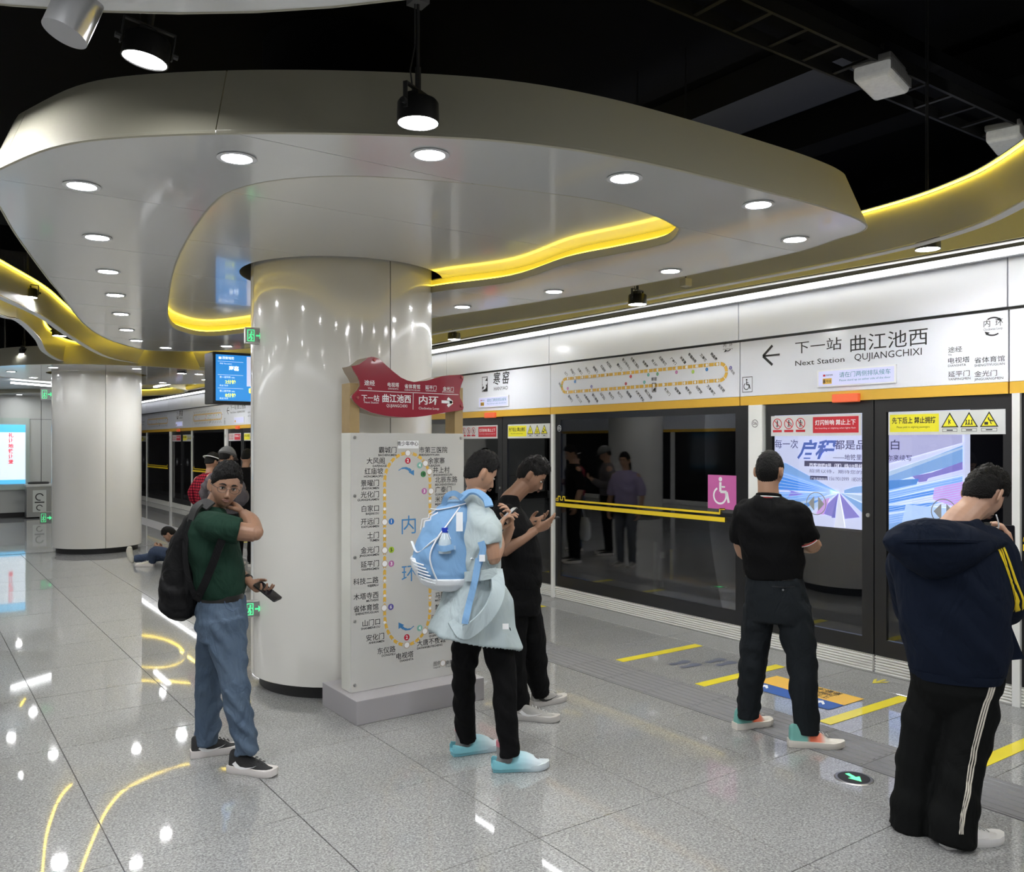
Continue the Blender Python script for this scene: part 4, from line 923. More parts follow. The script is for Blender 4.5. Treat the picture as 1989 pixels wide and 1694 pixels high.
# ---------------------------------------------------------------- exit signs on the pillars
def exit_sign(x, y, d, label, w_=.135, h_=.115, rz=0.0):
    p = px(x, y, d); t = empty('exit_sign', p, label, 'exit sign', rz=rz)
    o = MB().box((-w_/2, 0, -h_/2), (w_/2, .045, h_/2)).build('housing', STEEL, t); bev(o, .003)
    MB().box((-w_/2+.006, -.002, -h_/2+.006), (w_/2-.006, .001, h_/2-.006)).build('face_plate', mat('sign_plate', (.28, .28, .27), .3, metal=.3), t)
    f = Flat(O=(0, -.002, 0), A=(1, 0, 0), B=(0, 0, 1), off=.001)
    f.frame(-w_*.38, -h_*.36, -w_*.02, h_*.36, .006).disc(-w_*.17, h_*.2, .007, 10).line([(-w_*.18, h_*.12), (-w_*.22, -h_*.05), (-w_*.14, -h_*.14), (-w_*.20, -h_*.28)], .010).line([(-w_*.22, -h_*.05), (-w_*.30, -h_*.2)], .008).line([(-w_*.12, h_*.1), (-w_*.08, 0)], .006).line([(-w_*.2, h_*.1), (-w_*.28, h_*.02)], .006)
    f.rect(w_*.06, -h_*.05, w_*.26, h_*.05).poly([(w_*.22, h_*.2), (w_*.40, 0), (w_*.22, -h_*.2), (w_*.24, 0)])
    f.build('green_symbols', mat('exit_green', (.05, .8, .3), .4, emit=(.10, .85, .32), es=.8), t)
    MB().box((-.02, .04, -.03), (.02, .30 if w_ > .2 else .14, .03)).build('wall_bracket', DARKMET, t)
    return t
exit_sign(495, 652, 6.02, 'small green exit sign fixed high on the thick pillar', rz=-.18)
exit_sign(493, 1183, 6.02, 'small green exit sign fixed low on the thick pillar by the phone', rz=-.18)
exit_sign(92, 766, 13.9, 'tiny green exit sign high on the far pillar', .21, .19, -.5)
exit_sign(90, 1006, 13.9, 'tiny green exit sign low on the far pillar', .21, .19, -.5)

# ---------------------------------------------------------------- red guide sign on its stand
sg = empty('guide_sign', (2.765, 5.13, 0), 'standing station sign with route map board and red fish-shaped top', 'sign stand'); off = sg.location.copy()
o = MB(off).box((2.29, 4.87, 0), (3.24, 5.40, .152)).build('plinth', GREYP, sg); bev(o, .004)
YB = 5.05; xl, xr, zb_, zt_ = 2.335, 3.19, .153, 1.82
o = MB(off).box((xl, YB+.006, zb_), (xr, YB+.145, zt_)).build('board', mat('board_cream', (.72, .72, .66), .45), sg); bev(o, .003)
MB(off).box((xl+.001, YB, zb_+.001), (xr-.001, YB+.006, zt_-.001)).build('face_sheet', mat('board_face', (.60, .595, .57), .22, coat=.6), sg)
WOOD = mat('oak_post', (.42, .30, .14), .45, noise_s=12, col2=(.33, .22, .09))
for a_, b_ in ((xl, xl+.068), (xr-.068, xr)): o = MB(off).box((a_, YB+.012, zt_), (b_, YB+.14, 2.14)).build('post', WOOD, sg); bev(o, .003)
bolts = [(xl+.028, z) for z in (1.79, 1.415, 1.02, .61, .20)]+[(xr-.025, z) for z in (1.79, 1.02, .20)]
for x, z in bolts:
    b = MB(off); b.tube([(x, YB, z), (x, YB-.008, z)], [.0115, .0085], 16); b.build('bolt', STEEL, sg, smooth=True, ang=30)
def fq(zx, zy): p = pY(zx/4.034+640, zy/4.034+680, YB-.02); return (p.x, p.z)
front = [(178, 125), (205, 121), (235, 112), (268, 88), (300, 62), (330, 53), (352, 54), (385, 66), (410, 85), (440, 115), (500, 168), (560, 215), (610, 238), (660, 250), (760, 240), (880, 205), (940, 197), (1000, 195), (1035, 197), (1048, 207), (1046, 235), (1030, 275), (1018, 330), (1022, 375), (1042, 415), (1048, 450), (1044, 468), (1000, 476), (900, 490), (760, 515), (680, 525), (600, 528), (520, 524), (440, 515), (330, 490), (245, 450), (205, 415), (180, 378), (178, 362), (190, 345), (225, 310), (243, 280), (240, 245), (225, 210), (195, 165)]
fp = [fq(*q) for q in front]
cx_ = sum(p[0] for p in fp)/len(fp)
MB(off).prism(fp, (1, 0, 0), (0, 0, 1), (0, 1, 0), (0, YB-.02, 0), .014, .155).build('fish_body', mat('fish_wood', (.32, .24, .17), .4, coat=.3), sg)
RED = mat('red_acrylic', (.36, .045, .065), .13, coat=1.0, coat_r=.03, noise_s=2.5, col2=(.29, .03, .05))
MB(off).prism([(cx_+(x-cx_)*1.004, z) for x, z in fp], (1, 0, 0), (0, 0, 1), (0, 1, 0), (0, YB-.02, 0), 0, .010).build('red_face', RED, sg)
for q in ((350, 78), (1035, 213), (1032, 437), (218, 372)):
    x, z = fq(*q); b = MB(off); b.tube([(x, YB-.02, z), (x, YB-.032, z)], [.012, .008], 16); b.build('bolt', mat('red_bolt', (.45, .12, .12), .3, metal=.6), sg, smooth=True, ang=30)
f = Flat(O=(0, YB-.02, 0), A=(1, 0, 0), B=(0, 0, 1), off=.001)
def ft(s, x0, y0, x1, h, **k):
    a = fq(x0, y0); b_ = fq(x1, y0); f.text(s, a[0], a[1], h/4.034*5.45/1660, 'l', width=b_[0]-a[0], **k)
ft('途经', 272, 276, 355, 42, bold=.01); ft('Via', 300, 306, 332, 16)
ft('电视塔', 455, 288, 545, 36, bold=.01); ft('DIANSHITA', 460, 308, 540, 12); ft('省体育馆', 588, 300, 710, 36, bold=.01); ft('SHENGTIYUGUAN', 588, 318, 708, 12)
ft('延平门', 750, 308, 838, 34, bold=.01); ft('YANPINGMEN', 752, 324, 836, 12); ft('金光门', 888, 318, 973, 34, bold=.01); ft('JINGUANGMEN', 882, 332, 974, 12)
ft('下一站', 250, 398, 390, 50, bold=.01); ft('Next Station', 272, 416, 384, 15); ft('曲江池西', 414, 408, 638, 64, bold=.02); ft('QUJIANGCHIXI', 446, 446, 608, 24)
ft('内环', 700, 425, 852, 72, bold=.015); ft('Clockwise Loop', 698, 464, 858, 20)
f.line([fq(232, 316), fq(1010, 350)], .0035).line([fq(656, 338), fq(654, 466)], .0035)
f.line([fq(878, 405), fq(960, 409)], .019).line([fq(925, 378), fq(962, 409), fq(925, 440)], .020)
f.v = [v-off for v in f.v]; f.build('lettering', WHT, sg)
# ---- the route map on the board
def bq(x, y): p = pY(x, y, YB); return (p.x, p.z)
S4 = 5.5/1660
O = dict(O=(0, YB, 0), A=(1, 0, 0), B=(0, 0, 1), off=.0012)
lx, _ = bq(747, 1000); rx_, _ = bq(835, 1000); xc, zt2 = bq(792, 880); _, zb2 = bq(790, 1253)
hw = (rx_-lx)/2; xc = (lx+rx_)/2; _, zA = bq(747, 935); _, zB = bq(747, 1195)
path = []
for i in range(21): a_ = PI-PI*i/20; path.append((xc+hw*math.cos(a_), zA+(zt2-zA)*math.sin(a_)))
nS = 30
for i in range(1, nS): path.append((rx_, zA+(zB-zA)*i/nS))
for i in range(21): a_ = -PI*i/20; path.append((xc+hw*math.cos(a_), zB+(zB-zb2)*math.sin(a_)))
for i in range(1, nS+1): path.append((lx, zB+(zA-zB)*i/nS))
L = [0]
for p, q in zip(path, path[1:]): L.append(L[-1]+math.hypot(q[0]-p[0], q[1]-p[1]))
def along(s):
    s = s % L[-1]
    for i in range(len(L)-1):
        if L[i+1] >= s:
            t = (s-L[i])/max(1e-9, L[i+1]-L[i]); return (path[i][0]+(path[i+1][0]-path[i][0])*t, path[i][1]+(path[i+1][1]-path[i][1])*t)
g = Flat(**O); nd = 66; st = L[-1]/nd
for i in range(nd):
    a_, b_, m_ = along(i*st+.08*st), along(i*st+.80*st), along(i*st+.98*st); dx, dz = b_[0]-a_[0], b_[1]-a_[1]; l = math.hypot(dx, dz); nx, nz = -dz/l*.0105, dx/l*.0105
    c_ = along(i*st+.26*st)
    g.add([g.P(a_[0]+nx, a_[1]+nz), g.P(c_[0], c_[1]), g.P(a_[0]-nx, a_[1]-nz), g.P(b_[0]-nx, b_[1]-nz), g.P(m_[0], m_[1]), g.P(b_[0]+nx, b_[1]+nz)], [(0, 1, 4, 5), (1, 2, 3, 4)])
g.v = [v-off for v in g.v]; g.build('route_band', MAPO, sg)
lab = Flat(**O); rings = Flat(**O); dots = Flat(**O)
def lt(s, py, x, y, al='r', h=12.5):
    p = bq(x, y); lab.text(s, p[0], p[1], h*S4, al, bold=.006); lab.text(py, p[0], p[1]-6.0*S4, 4.2*S4, al, bold=.02)
left = [('霸城门', 'BACHENGMEN', 770, 880), ('大风阁', 'DAFENGGE', 751, 901), ('红庙坡', 'HONGMIAOPO', 744, 921), ('景曜门', 'JINGYAOMEN', 736, 944), ('光化门', 'GUANGHUAMEN', 736, 966), ('白家口', 'BAIJIAKOU', 736, 993), ('开远门', 'KAIYUANMEN', 736, 1018), ('土门', 'TUMEN', 736, 1045), ('金光门', 'JINGUANGMEN', 736, 1073), ('延平门', 'YANPINGMEN', 736, 1100), ('科技二路', 'KEJIERLU', 735, 1132), ('木塔寺西', 'MUTASIXI', 735, 1161), ('省体育馆', 'SHENGTIYUGUAN', 735, 1184), ('山门口', 'SHANMENKOU', 738, 1213), ('安化门', 'ANHUAMEN', 746, 1241), ('东仪路', 'DONGYILU', 768, 1266), ('电视塔', 'DIANSHITA', 803, 1276)]
right = [('市第三医院', 'SHIDISANYIYUAN', 814, 880), ('余家寨', 'YUJIAZHAI', 831, 901), ('井上村', 'JINGSHANGCUN', 841, 919), ('北辰东路', 'BEICHENDONGLU', 845, 938), ('广泰门', 'GUANGTAIMEN', 845, 957), ('米家崖', 'MIJIAYA', 845, 976), ('韩森寨', 'HANSENZHAI', 845, 1010), ('万寿南路', 'WANSHOU', 845, 1045), ('等驾坡', 'DENGJIAPO', 845, 1080), ('缪家寨', 'MIAOJIAZHAI', 845, 1120), ('马腾空', 'MATENGKONG', 845, 1163), ('新开门', 'XINKAIMEN', 845, 1186), ('曲江池西', 'QUJIANGCHIXI', 833, 1232), ('大唐不夜城', 'DATANGBUYECHENG', 810, 1256)]
for q in left: lt(*q)
for q in right: lt(*q, al='l')
p = bq(792, 866); lab.text('青少年中心', p[0], p[1], 9*S4, 'c', bold=.01)
p = bq(842, 1294); lab.text('图例', p[0], p[1], 9*S4, 'l').text('Legend', p[0], p[1]-5*S4, 4*S4, 'l'); p = bq(865, 1292); lab.text('换乘站', p[0], p[1], 9*S4, 'l').text('Transfer', p[0], p[1]-5*S4, 4*S4, 'l')
lab.v = [v-off for v in lab.v]; lab.build('lettering', INK, sg, kind='stuff')
for x, y in ((792, 880), (826, 900), (834, 916), (837, 954), (747, 1014), (747, 1069), (747, 1095), (746, 1181), (790, 1253), (825, 1226), (860, 1288)):
    p = bq(x, y); rings.ring(p[0], p[1], 7*S4, 1.6*S4, 20, e=.0012); dots.disc(p[0], p[1], 5.5*S4, 16, .001)
for y in (966, 993, 1045, 1132, 1161, 1213): p = bq(747, y-4); dots.disc(p[0], p[1], 2.8*S4, 12, .001)
for y in (1163, 1184, 975): p = bq(835, y-2); dots.disc(p[0], p[1], 2.8*S4, 12, .001)
rings.v = [v-off for v in rings.v]; rings.build('transfer_rings', mat('ring_brown', (.50, .42, .34), .5), sg); dots.v = [v-off for v in dots.v]; dots.build('station_dots', WHT, sg, kind='stuff')
for n_, col_, x, y in (('2', (.55, .02, .05), 792, 895), ('4', (.22, .50, .42), 815, 904), ('10', (.06, .28, .10), 822, 921), ('3', (.50, .16, .40), 824, 954), ('1', (.03, .17, .50), 760, 1013), ('5', (.42, .60, .05), 760, 1068), ('3', (.50, .16, .40), 760, 1095), ('6', (.12, .10, .36), 759, 1179), ('4', (.22, .50, .42), 815, 1220), ('2', (.55, .02, .05), 790, 1238)):
    p = bq(x, y); q = Flat(**O).disc(p[0], p[1], 6.3*S4, 20); q.v = [v-off for v in q.v]; o = q.build('line_number_disc', mat('board_line_%s_%d' % (n_, col_[0]*100), col_, .4), sg)
    q = Flat(**O).text(n_, p[0], p[1]-3*S4, 6.6*S4, 'c', bold=.03, e=.0008); q.v = [v-off for v in q.v]; q.build('line_number', INK if n_ in ('5', '10') else WHT, sg)
q = Flat(**O); a_ = bq(780, 1038); q.text('内', a_[0], a_[1], 37*S4, 'l'); a_ = bq(780, 1131); q.text('环', a_[0], a_[1], 34*S4, 'l')
def swoosh(pts, ws):
    for (p0, p1), (w0, w1) in zip(zip(pts, pts[1:]), zip(ws, ws[1:])):
        a_, b_ = bq(*p0), bq(*p1); q.line([a_, b_], (w0+w1)/2*S4)
swoosh([(774, 914), (780, 910), (787, 909), (793, 911), (798, 915)], [1, 2.5, 4, 5.5, 6]); q.poly([bq(793, 917), bq(804, 913), bq(804, 924)])
swoosh([(804, 1216), (797, 1222), (790, 1223), (784, 1221), (779, 1217)], [1, 2.5, 4, 5, 6]); q.poly([bq(774, 1222), bq(774, 1209), bq(785, 1214)])
q.v = [v-off for v in q.v]; q.build('blue_print', mat('blue_print', (.06, .24, .52), .5), sg)
q = Flat(**O); a_ = bq(773, 870); b_ = bq(813, 856); q.rect(a_[0], a_[1]-.004, b_[0], b_[1], -.0005); q.v = [v-off for v in q.v]; q.build('name_label', WHT, sg)
q = Flat(**O); a_ = bq(838, 1195); b_ = bq(850, 1216); q.frame(a_[0], b_[1], b_[0]+.02, a_[1], .004, .001); q.v = [v-off for v in q.v]; q.build('station_box', mat('dark_brown', (.2, .08, .04), .5), sg)
# ---------------------------------------------------------------- people
import numpy as np
SKIN = mat('skin', (.40, .225, .145), .5, bump=.08, bump_s=120); SKIN_D = mat('skin_tan', (.27, .145, .09), .48, bump=.08, bump_s=120); SKIN_L = mat('skin_light', (.52, .31, .22), .5)
HAIR = mat('black_hair', (.0035, .003, .003), .6, bump=.8, bump_s=160, spec=.22)
def cloth(name, c, rough=.85, fold=.35, s=9, c2=None): 
    m = mat(name, c, rough, spec=.12)
    nt = m.node_tree; b = nt.nodes['Principled BSDF']
    if len([n for n in nt.nodes if n.type == 'BUMP']) == 0:
        tc = nt.nodes.new('ShaderNodeTexCoord'); mp = nt.nodes.new('ShaderNodeMapping'); mp.inputs['Scale'].default_value = (1, 1, .55)
        n = nt.nodes.new('ShaderNodeTexNoise'); n.inputs['Scale'].default_value = s; n.inputs['Detail'].default_value = 3; n.inputs['Distortion'].default_value = 1.2
        n2 = nt.nodes.new('ShaderNodeTexNoise'); n2.inputs['Scale'].default_value = 700
        b1 = nt.nodes.new('ShaderNodeBump'); b1.inputs['Strength'].default_value = fold; b1.inputs['Distance'].default_value = .05
        b2 = nt.nodes.new('ShaderNodeBump'); b2.inputs['Strength'].default_value = .25; b2.inputs['Distance'].default_value = .0015
        L = nt.links.new; L(tc.outputs['Object'], mp.inputs[0]); L(mp.outputs[0], n.inputs[0]); L(tc.outputs['Object'], n2.inputs[0])
        L(n.outputs[0], b1.inputs['Height']); L(n2.outputs[0], b2.inputs['Height']); L(b1.outputs[0], b2.inputs['Normal']); L(b2.outputs[0], b.inputs['Normal'])
        if c2:
            mx = nt.nodes.new('ShaderNodeMix'); mx.data_type = 'RGBA'; mx.inputs[6].default_value = (*c, 1); mx.inputs[7].default_value = (*c2, 1)
            n3 = nt.nodes.new('ShaderNodeTexNoise'); n3.inputs['Scale'].default_value = 6; n3.inputs['Detail'].default_value = 6
            L(tc.outputs['Object'], n3.inputs[0]); L(n3.outputs[0], mx.inputs[0]); L(mx.outputs[2], b.inputs['Base Color'])
    return m
DEP = lambda: bpy.context.evaluated_depsgraph_get()
def fuse(mb, name, m, parent, vox=.008, smooth=4, folds=(), loc=None, fs=1.0):
    "voxel-remesh overlapping closed volumes into one continuous surface, then smooth; folds: callable(v)->offset along the normal"
    o = link('tmp', mb.me('tmp'))
    r = o.modifiers.new('r', 'REMESH'); r.mode = 'VOXEL'; r.voxel_size = vox
    s = o.modifiers.new('s', 'SMOOTH'); s.factor = .5; s.iterations = smooth
    me = bpy.data.meshes.new_from_object(o.evaluated_get(DEP())); bpy.data.objects.remove(o)
    if folds:
        nv = len(me.vertices); co = np.empty(nv*3, 'f'); no = np.empty(nv*3, 'f'); me.vertices.foreach_get('co', co); me.vertex_normals.foreach_get('vector', no)
        co = co.reshape(-1, 3); no = no.reshape(-1, 3); d = folds(co); me.vertices.foreach_set('co', (co+no*d[:, None]).ravel())
    me.polygons.foreach_set('use_smooth', [True]*len(me.polygons)); me.name = name
    return link(name, me, m, parent, loc)
def wr(co, s=9.0, a=.008, seed=0, zs=.5, dirv=None):
    "cheap vectorised wrinkle field: warped sines"
    x, y, z = co[:, 0]+seed*1.7, co[:, 1]+seed*.9, co[:, 2]*zs+seed*.3
    wx = x+.05*np.sin(y*s*1.3+z*s*.9); wz = z+.06*np.sin(x*s*1.1+1.3)+.04*np.sin(y*s*1.7)
    f = np.sin(wx*s*2.1+wz*s*2.7)*np.sin(wz*s*3.1-y*s*1.9+.7)+.5*np.sin(wz*s*6.1+wx*s*3+y*s*2)
    return (np.maximum(f, -.3)*a).astype('f')
def ringpts(c, a, b, n=20, p=2.0):
    out = []
    for i in range(n):
        t = 2*PI*i/n; ct, st = math.cos(t), math.sin(t)
        out.append(Vector(c)+a*(math.copysign(abs(ct)**(2/p), ct))+b*(math.copysign(abs(st)**(2/p), st)))
    return out
def body_loft(mb, secs, side, front, n=20, p=2.3):
    "secs: (centre, half breadth, half depth[, twist])"
    rs = []
    for s in secs:
        c, a, b = Vector(s[0]), s[1], s[2]; sd, fr = side, front
        if len(s) > 3:
            M = Matrix.Rotation(s[3], 3, 'Z'); sd = M @ side; fr = M @ front
        rs.append(ringpts(c, sd*a, fr*b, n, p))
    return mb.loft(rs)
def smoothpath(pts, rad, n=6):
    sp = spline(pts, n); k = len(pts); rr = []
    for i in range(k-1):
        for q in range(n):
            t = q/n; t = t*t*(3-2*t); a, b = rad[i], rad[i+1]
            rr.append(tuple(x+(y-x)*t for x, y in zip(a, b)) if isinstance(a, tuple) else a+(b-a)*t)
    rr.append(rad[-1]); return sp, rr
def limb(mb, pts, rad, n=14, sm=5):
    p, r = smoothpath(pts, rad, sm); mb.tube(p, r, n)
    q = .88*(min(rad[0]) if isinstance(rad[0], tuple) else rad[0])
    ellipsoid(mb, pts[0], (Vector((q, 0, 0)), Vector((0, q, 0)), Vector((0, 0, q))), 12, 8); return mb
def ellipsoid(mb, c, ax, n=16, m=10):
    "ax: three scaled axis vectors"
    c = Vector(c); rs = []
    for i in range(1, m):
        t = PI*i/m; rs.append([c+ax[2]*math.cos(t)+(ax[0]*math.cos(2*PI*j/n)+ax[1]*math.sin(2*PI*j/n))*math.sin(t) for j in range(n)])
    k = len(mb.v); mb.loft(rs); return mb
def head_shape(u, infl=0.0):
    "u: unit vectors (x side, y forward, z up) -> head surface in metres"
    x, y, z = u[:, 0], u[:, 1], u[:, 2]
    X = x*.076; Y = y*.096; Z = z*.118
    low = np.clip(-z, 0, 1)
    X = X*(1-.30*low**1.3) ; Y = Y*(1-.10*low)+.012*low*(y > 0)*y
    # flat face, jaw, chin
    fr = np.clip(y, 0, 1)
    Y = Y - .010*fr**3*np.exp(-((z-.05)/.5)**2)
    Y = Y + .010*np.exp(-((z+.80)/.16)**2)*np.exp(-(x/.30)**2)*fr
    Y = Y + .008*np.exp(-((z+.48)/.10)**2)*np.exp(-(x/.30)**2)*fr           # lips
    Y = Y - .004*np.exp(-((z+.49)/.022)**2)*np.exp(-(x/.26)**2)*fr
    Y = Y - .006*np.exp(-((z+.63)/.07)**2)*np.exp(-(x/.3)**2)*fr
    for s in (-1, 1):
        Y = Y - .013*np.exp(-((z-.06)/.13)**2)*np.exp(-((x-s*.42)/.20)**2)*fr       # eye sockets
        Y = Y + .005*np.exp(-((z-.25)/.07)**2)*np.exp(-((x-s*.38)/.26)**2)*fr     # brow
        X = X + s*.006*np.exp(-((z+.22)/.20)**2)*np.exp(-((x-s*.75)/.2)**2)*np.exp(-((y-.6)/.3)**2)  # cheek bones
    Y = Y - .012*np.clip(-y, 0, 1)*np.clip(-z-.2, 0, 1)*1.5*-1
    r = np.stack([X, Y, Z], 1); l = np.linalg.norm(r, axis=1)[:, None]
    return r*(1+np.asarray(infl).reshape(-1, 1)/l) if np.ndim(infl) else r*(1+infl/l)
def usphere(n=48, m=34):
    vs = []; 
    for i in range(m+1):
        t = PI*i/m
        for j in range(n): vs.append((math.sin(t)*math.cos(2*PI*j/n), math.sin(t)*math.sin(2*PI*j/n), math.cos(t)))
    fs = [(i*n+j, (i+1)*n+j, (i+1)*n+(j+1) % n, i*n+(j+1) % n) for i in range(m) for j in range(n)]
    return np.array(vs), fs
_U, _UF = usphere()
def head_frame(c, fwd, up):
    f = Vector(fwd).normalized(); u = Vector(up); u = (u-f*u.dot(f)).normalized(); s = f.cross(u); return Vector(c), s, f, u
def add_head(mb, hf, sc=1.0, ears=True):
    c, s, f, u = hf
    T = lambda p: c+(s*p[0]+f*p[1]+u*p[2])*sc
    P = head_shape(_U); mb.add([T(p) for p in P], _UF)
    # nose
    rs = []
    for z, hw, y0, y1 in ((.012, .007, .080, .092), (-.005, .008, .082, .101), (-.020, .010, .084, .110), (-.032, .014, .084, .114), (-.040, .015, .082, .108), (-.044, .010, .080, .098)):
        rs.append([T((a*hw, y0 if b < 0 else y1-abs(a)*.010, z)) for a, b in ((-1, -1), (-.9, .3), (-.35, 1), (.35, 1), (.9, .3), (1, -1))])
    mb.loft(rs)
    for q in (-1, 1):
        ellipsoid(mb, T((q*.010, .098, -.038)), (s*.0075*sc, f*.010*sc, u*.0065*sc), 8, 6)
        if ears:
            ellipsoid(mb, T((q*.083, -.014, -.004)), ((s*.010)*sc, (f*.019-s*q*.010)*sc, u*.033*sc), 12, 8)
            ellipsoid(mb, T((q*.089, -.022, .008)), (s*.008*sc, f*.012*sc, u*.024*sc), 10, 8)
            ellipsoid(mb, T((q*.077, -.004, -.030)), (s*.006*sc, f*.008*sc, u*.010*sc), 8, 6)
def hair(parent, hf, sc=1.0, line=None, thick=.016, m=None, top=.012, seed=0, name='hair', back=-.55, spiky=.006, fringe=0.0, side=.1, tufts=900, sweep=0.0):
    c, s, f, u = hf
    x, y, z = _U[:, 0], _U[:, 1], _U[:, 2]
    U2, F2 = usphere(72, 50); x, y, z = U2[:, 0], U2[:, 1], U2[:, 2]
    # limit height of the hair line by direction: front forehead high, side over the ear, back to the nape
    ang = np.arctan2(y, np.abs(x)+1e-6)      # 90 front, -90 back
    lim = np.interp(ang, [-PI/2, -.9, -.35, 0.05, .35, .8, PI/2], [back, back+.05, back+.25, side, side+.12, .52-fringe, .56-fringe])
    em = np.exp(-((y+.15)/.22)**4)*np.exp(-((z+.02)/.30)**4)*(np.abs(x) > .6)
    lim = lim+sweep*x*(y > 0)
    k = np.clip((z-lim)/.10, 0, 1)*(1-em)
    h = np.array([noise.noise(Vector((a*7+seed, b*7, g*7))) for a, b, g in U2]); h2 = np.array([noise.noise(Vector((a*22+seed, b*22, g*14))) for a, b, g in U2])
    infl = -.010+k*(.010+thick*(.45+.55*np.clip(z+.2, 0, 1))+top*np.clip(z, 0, 1)**2+spiky*h*np.clip(z+.3, 0, 1)+.0035*h2)
    P = head_shape(U2, infl)
    mb = MB(); mb.add([c+(s*p[0]+f*p[1]+u*p[2])*sc for p in P], F2)
    # loose tufts combed from the crown
    rnd = random.Random(int(seed*10)+3); crown = Vector((0.1, -.45, .9)).normalized()
    for _ in range(tufts):
        a_ = rnd.uniform(0, 2*PI); zz = rnd.uniform(-.6, 1); rr = math.sqrt(1-zz*zz); d = np.array([[rr*math.cos(a_), rr*math.sin(a_), zz]])
        an = math.atan2(d[0, 1], abs(d[0, 0])+1e-6); lm = float(np.interp(an, [-PI/2, -.9, -.35, 0.05, .35, .8, PI/2], [back, back+.05, back+.25, side, side+.12, .52-fringe, .56-fringe]))
        if zz < lm+.06 or (abs(d[0, 0]) > .6 and abs(d[0, 1]+.15) < .26 and abs(zz+.02) < .34): continue
        dv = Vector(d[0]); flow = (dv-crown); flow = (flow-dv*flow.dot(dv)); flow.normalize(); flow = (flow+dv*rnd.uniform(.10, .45)+Vector((rnd.uniform(-.3, .3), rnd.uniform(-.3, .3), rnd.uniform(-.3, .3)))*.6).normalized()
        kk = min(1, (zz-lm)/.10); e_ = -.010+kk*(.010+thick*(.45+.55*max(0, min(1, zz+.2)))+top*max(0, zz)**2)
        p0 = Vector(head_shape(d, np.array([e_-.004]))[0]); ln = rnd.uniform(.010, .024)*(.6+.8*max(0, zz)); w_ = rnd.uniform(.002, .0042)
        tg = flow.cross(dv).normalized(); nn = tg.cross(flow); P3 = [p0+tg*w_, p0-tg*w_*.6+nn*w_, p0-tg*w_*.6-nn*w_, p0+flow*ln-dv*ln*.25]
        mb.add([c+(s*p.x+f*p.y+u*p.z)*sc for p in P3], [(0, 1, 3), (1, 2, 3), (2, 0, 3), (0, 2, 1)])
    me = mb.me(name, True); return link(name, me, m or HAIR, parent)
def face_details(parent, hf, sc=1.0, brows=True, look=(0, 0)):
    c, s, f, u = hf; T = lambda p: c+(s*p[0]+f*p[1]+u*p[2])*sc
    W_ = mat('eye_white', (.62, .58, .55), .25); IR = mat('iris_dark', (.015, .01, .008), .12)
    ew = MB(); ir = MB(); br = MB(); lid = MB()
    for q in (-1, 1):
        ellipsoid(ew, T((q*.031, .0745, .006)), (s*.0135*sc, f*.0098*sc, u*.0062*sc), 14, 8)
        ellipsoid(ir, T((q*.031+look[0], .0815, .006+look[1])), (s*.0052*sc, f*.0040*sc, u*.0052*sc), 12, 8)
        lid.tube([T((q*.0175, .0815, .0075)), T((q*.025, .0855, .0125)), T((q*.033, .0850, .0130)), T((q*.045, .0765, .0075))], [.0012, .0022, .0022, .0012], 6)
        br.tube([T((q*.014, .0900, .026)), T((q*.024, .0905, .0310)), T((q*.036, .0860, .0315)), T((q*.050, .0735, .0250))], [(.0015, .003), (.002, .004), (.002, .0035), (.001, .0015)], 8)
    e = ew.build('eyes', W_, parent, smooth=True); ir.build('irises', IR, parent, smooth=True); lid.build('eyelids', HAIR, parent, smooth=True); br.build('eyebrows', HAIR, parent, smooth=True)
    mo = MB(); mo.tube([T((-.024, 0.0900, -.0565)), T((-.010, 0.1010, -.0535)), T((0, 0.1020, -.0550)), T((.010, 0.1010, -.0535)), T((.024, 0.0900, -.0565))], [(.001, .001), (.003, .0035), (.003, .003), (.003, .0035), (.001, .001)], 8)
    mo.tube([T((-.020, 0.0895, -.0600)), T((-.008, 0.0985, -.0625)), T((.008, 0.0985, -.0625)), T((.020, 0.0895, -.0600))], [(.001, .001), (.0035, .004), (.0035, .004), (.001, .001)], 8)
    mo.build('lips', mat('lips', (.19, .085, .062), .5), parent, smooth=True)
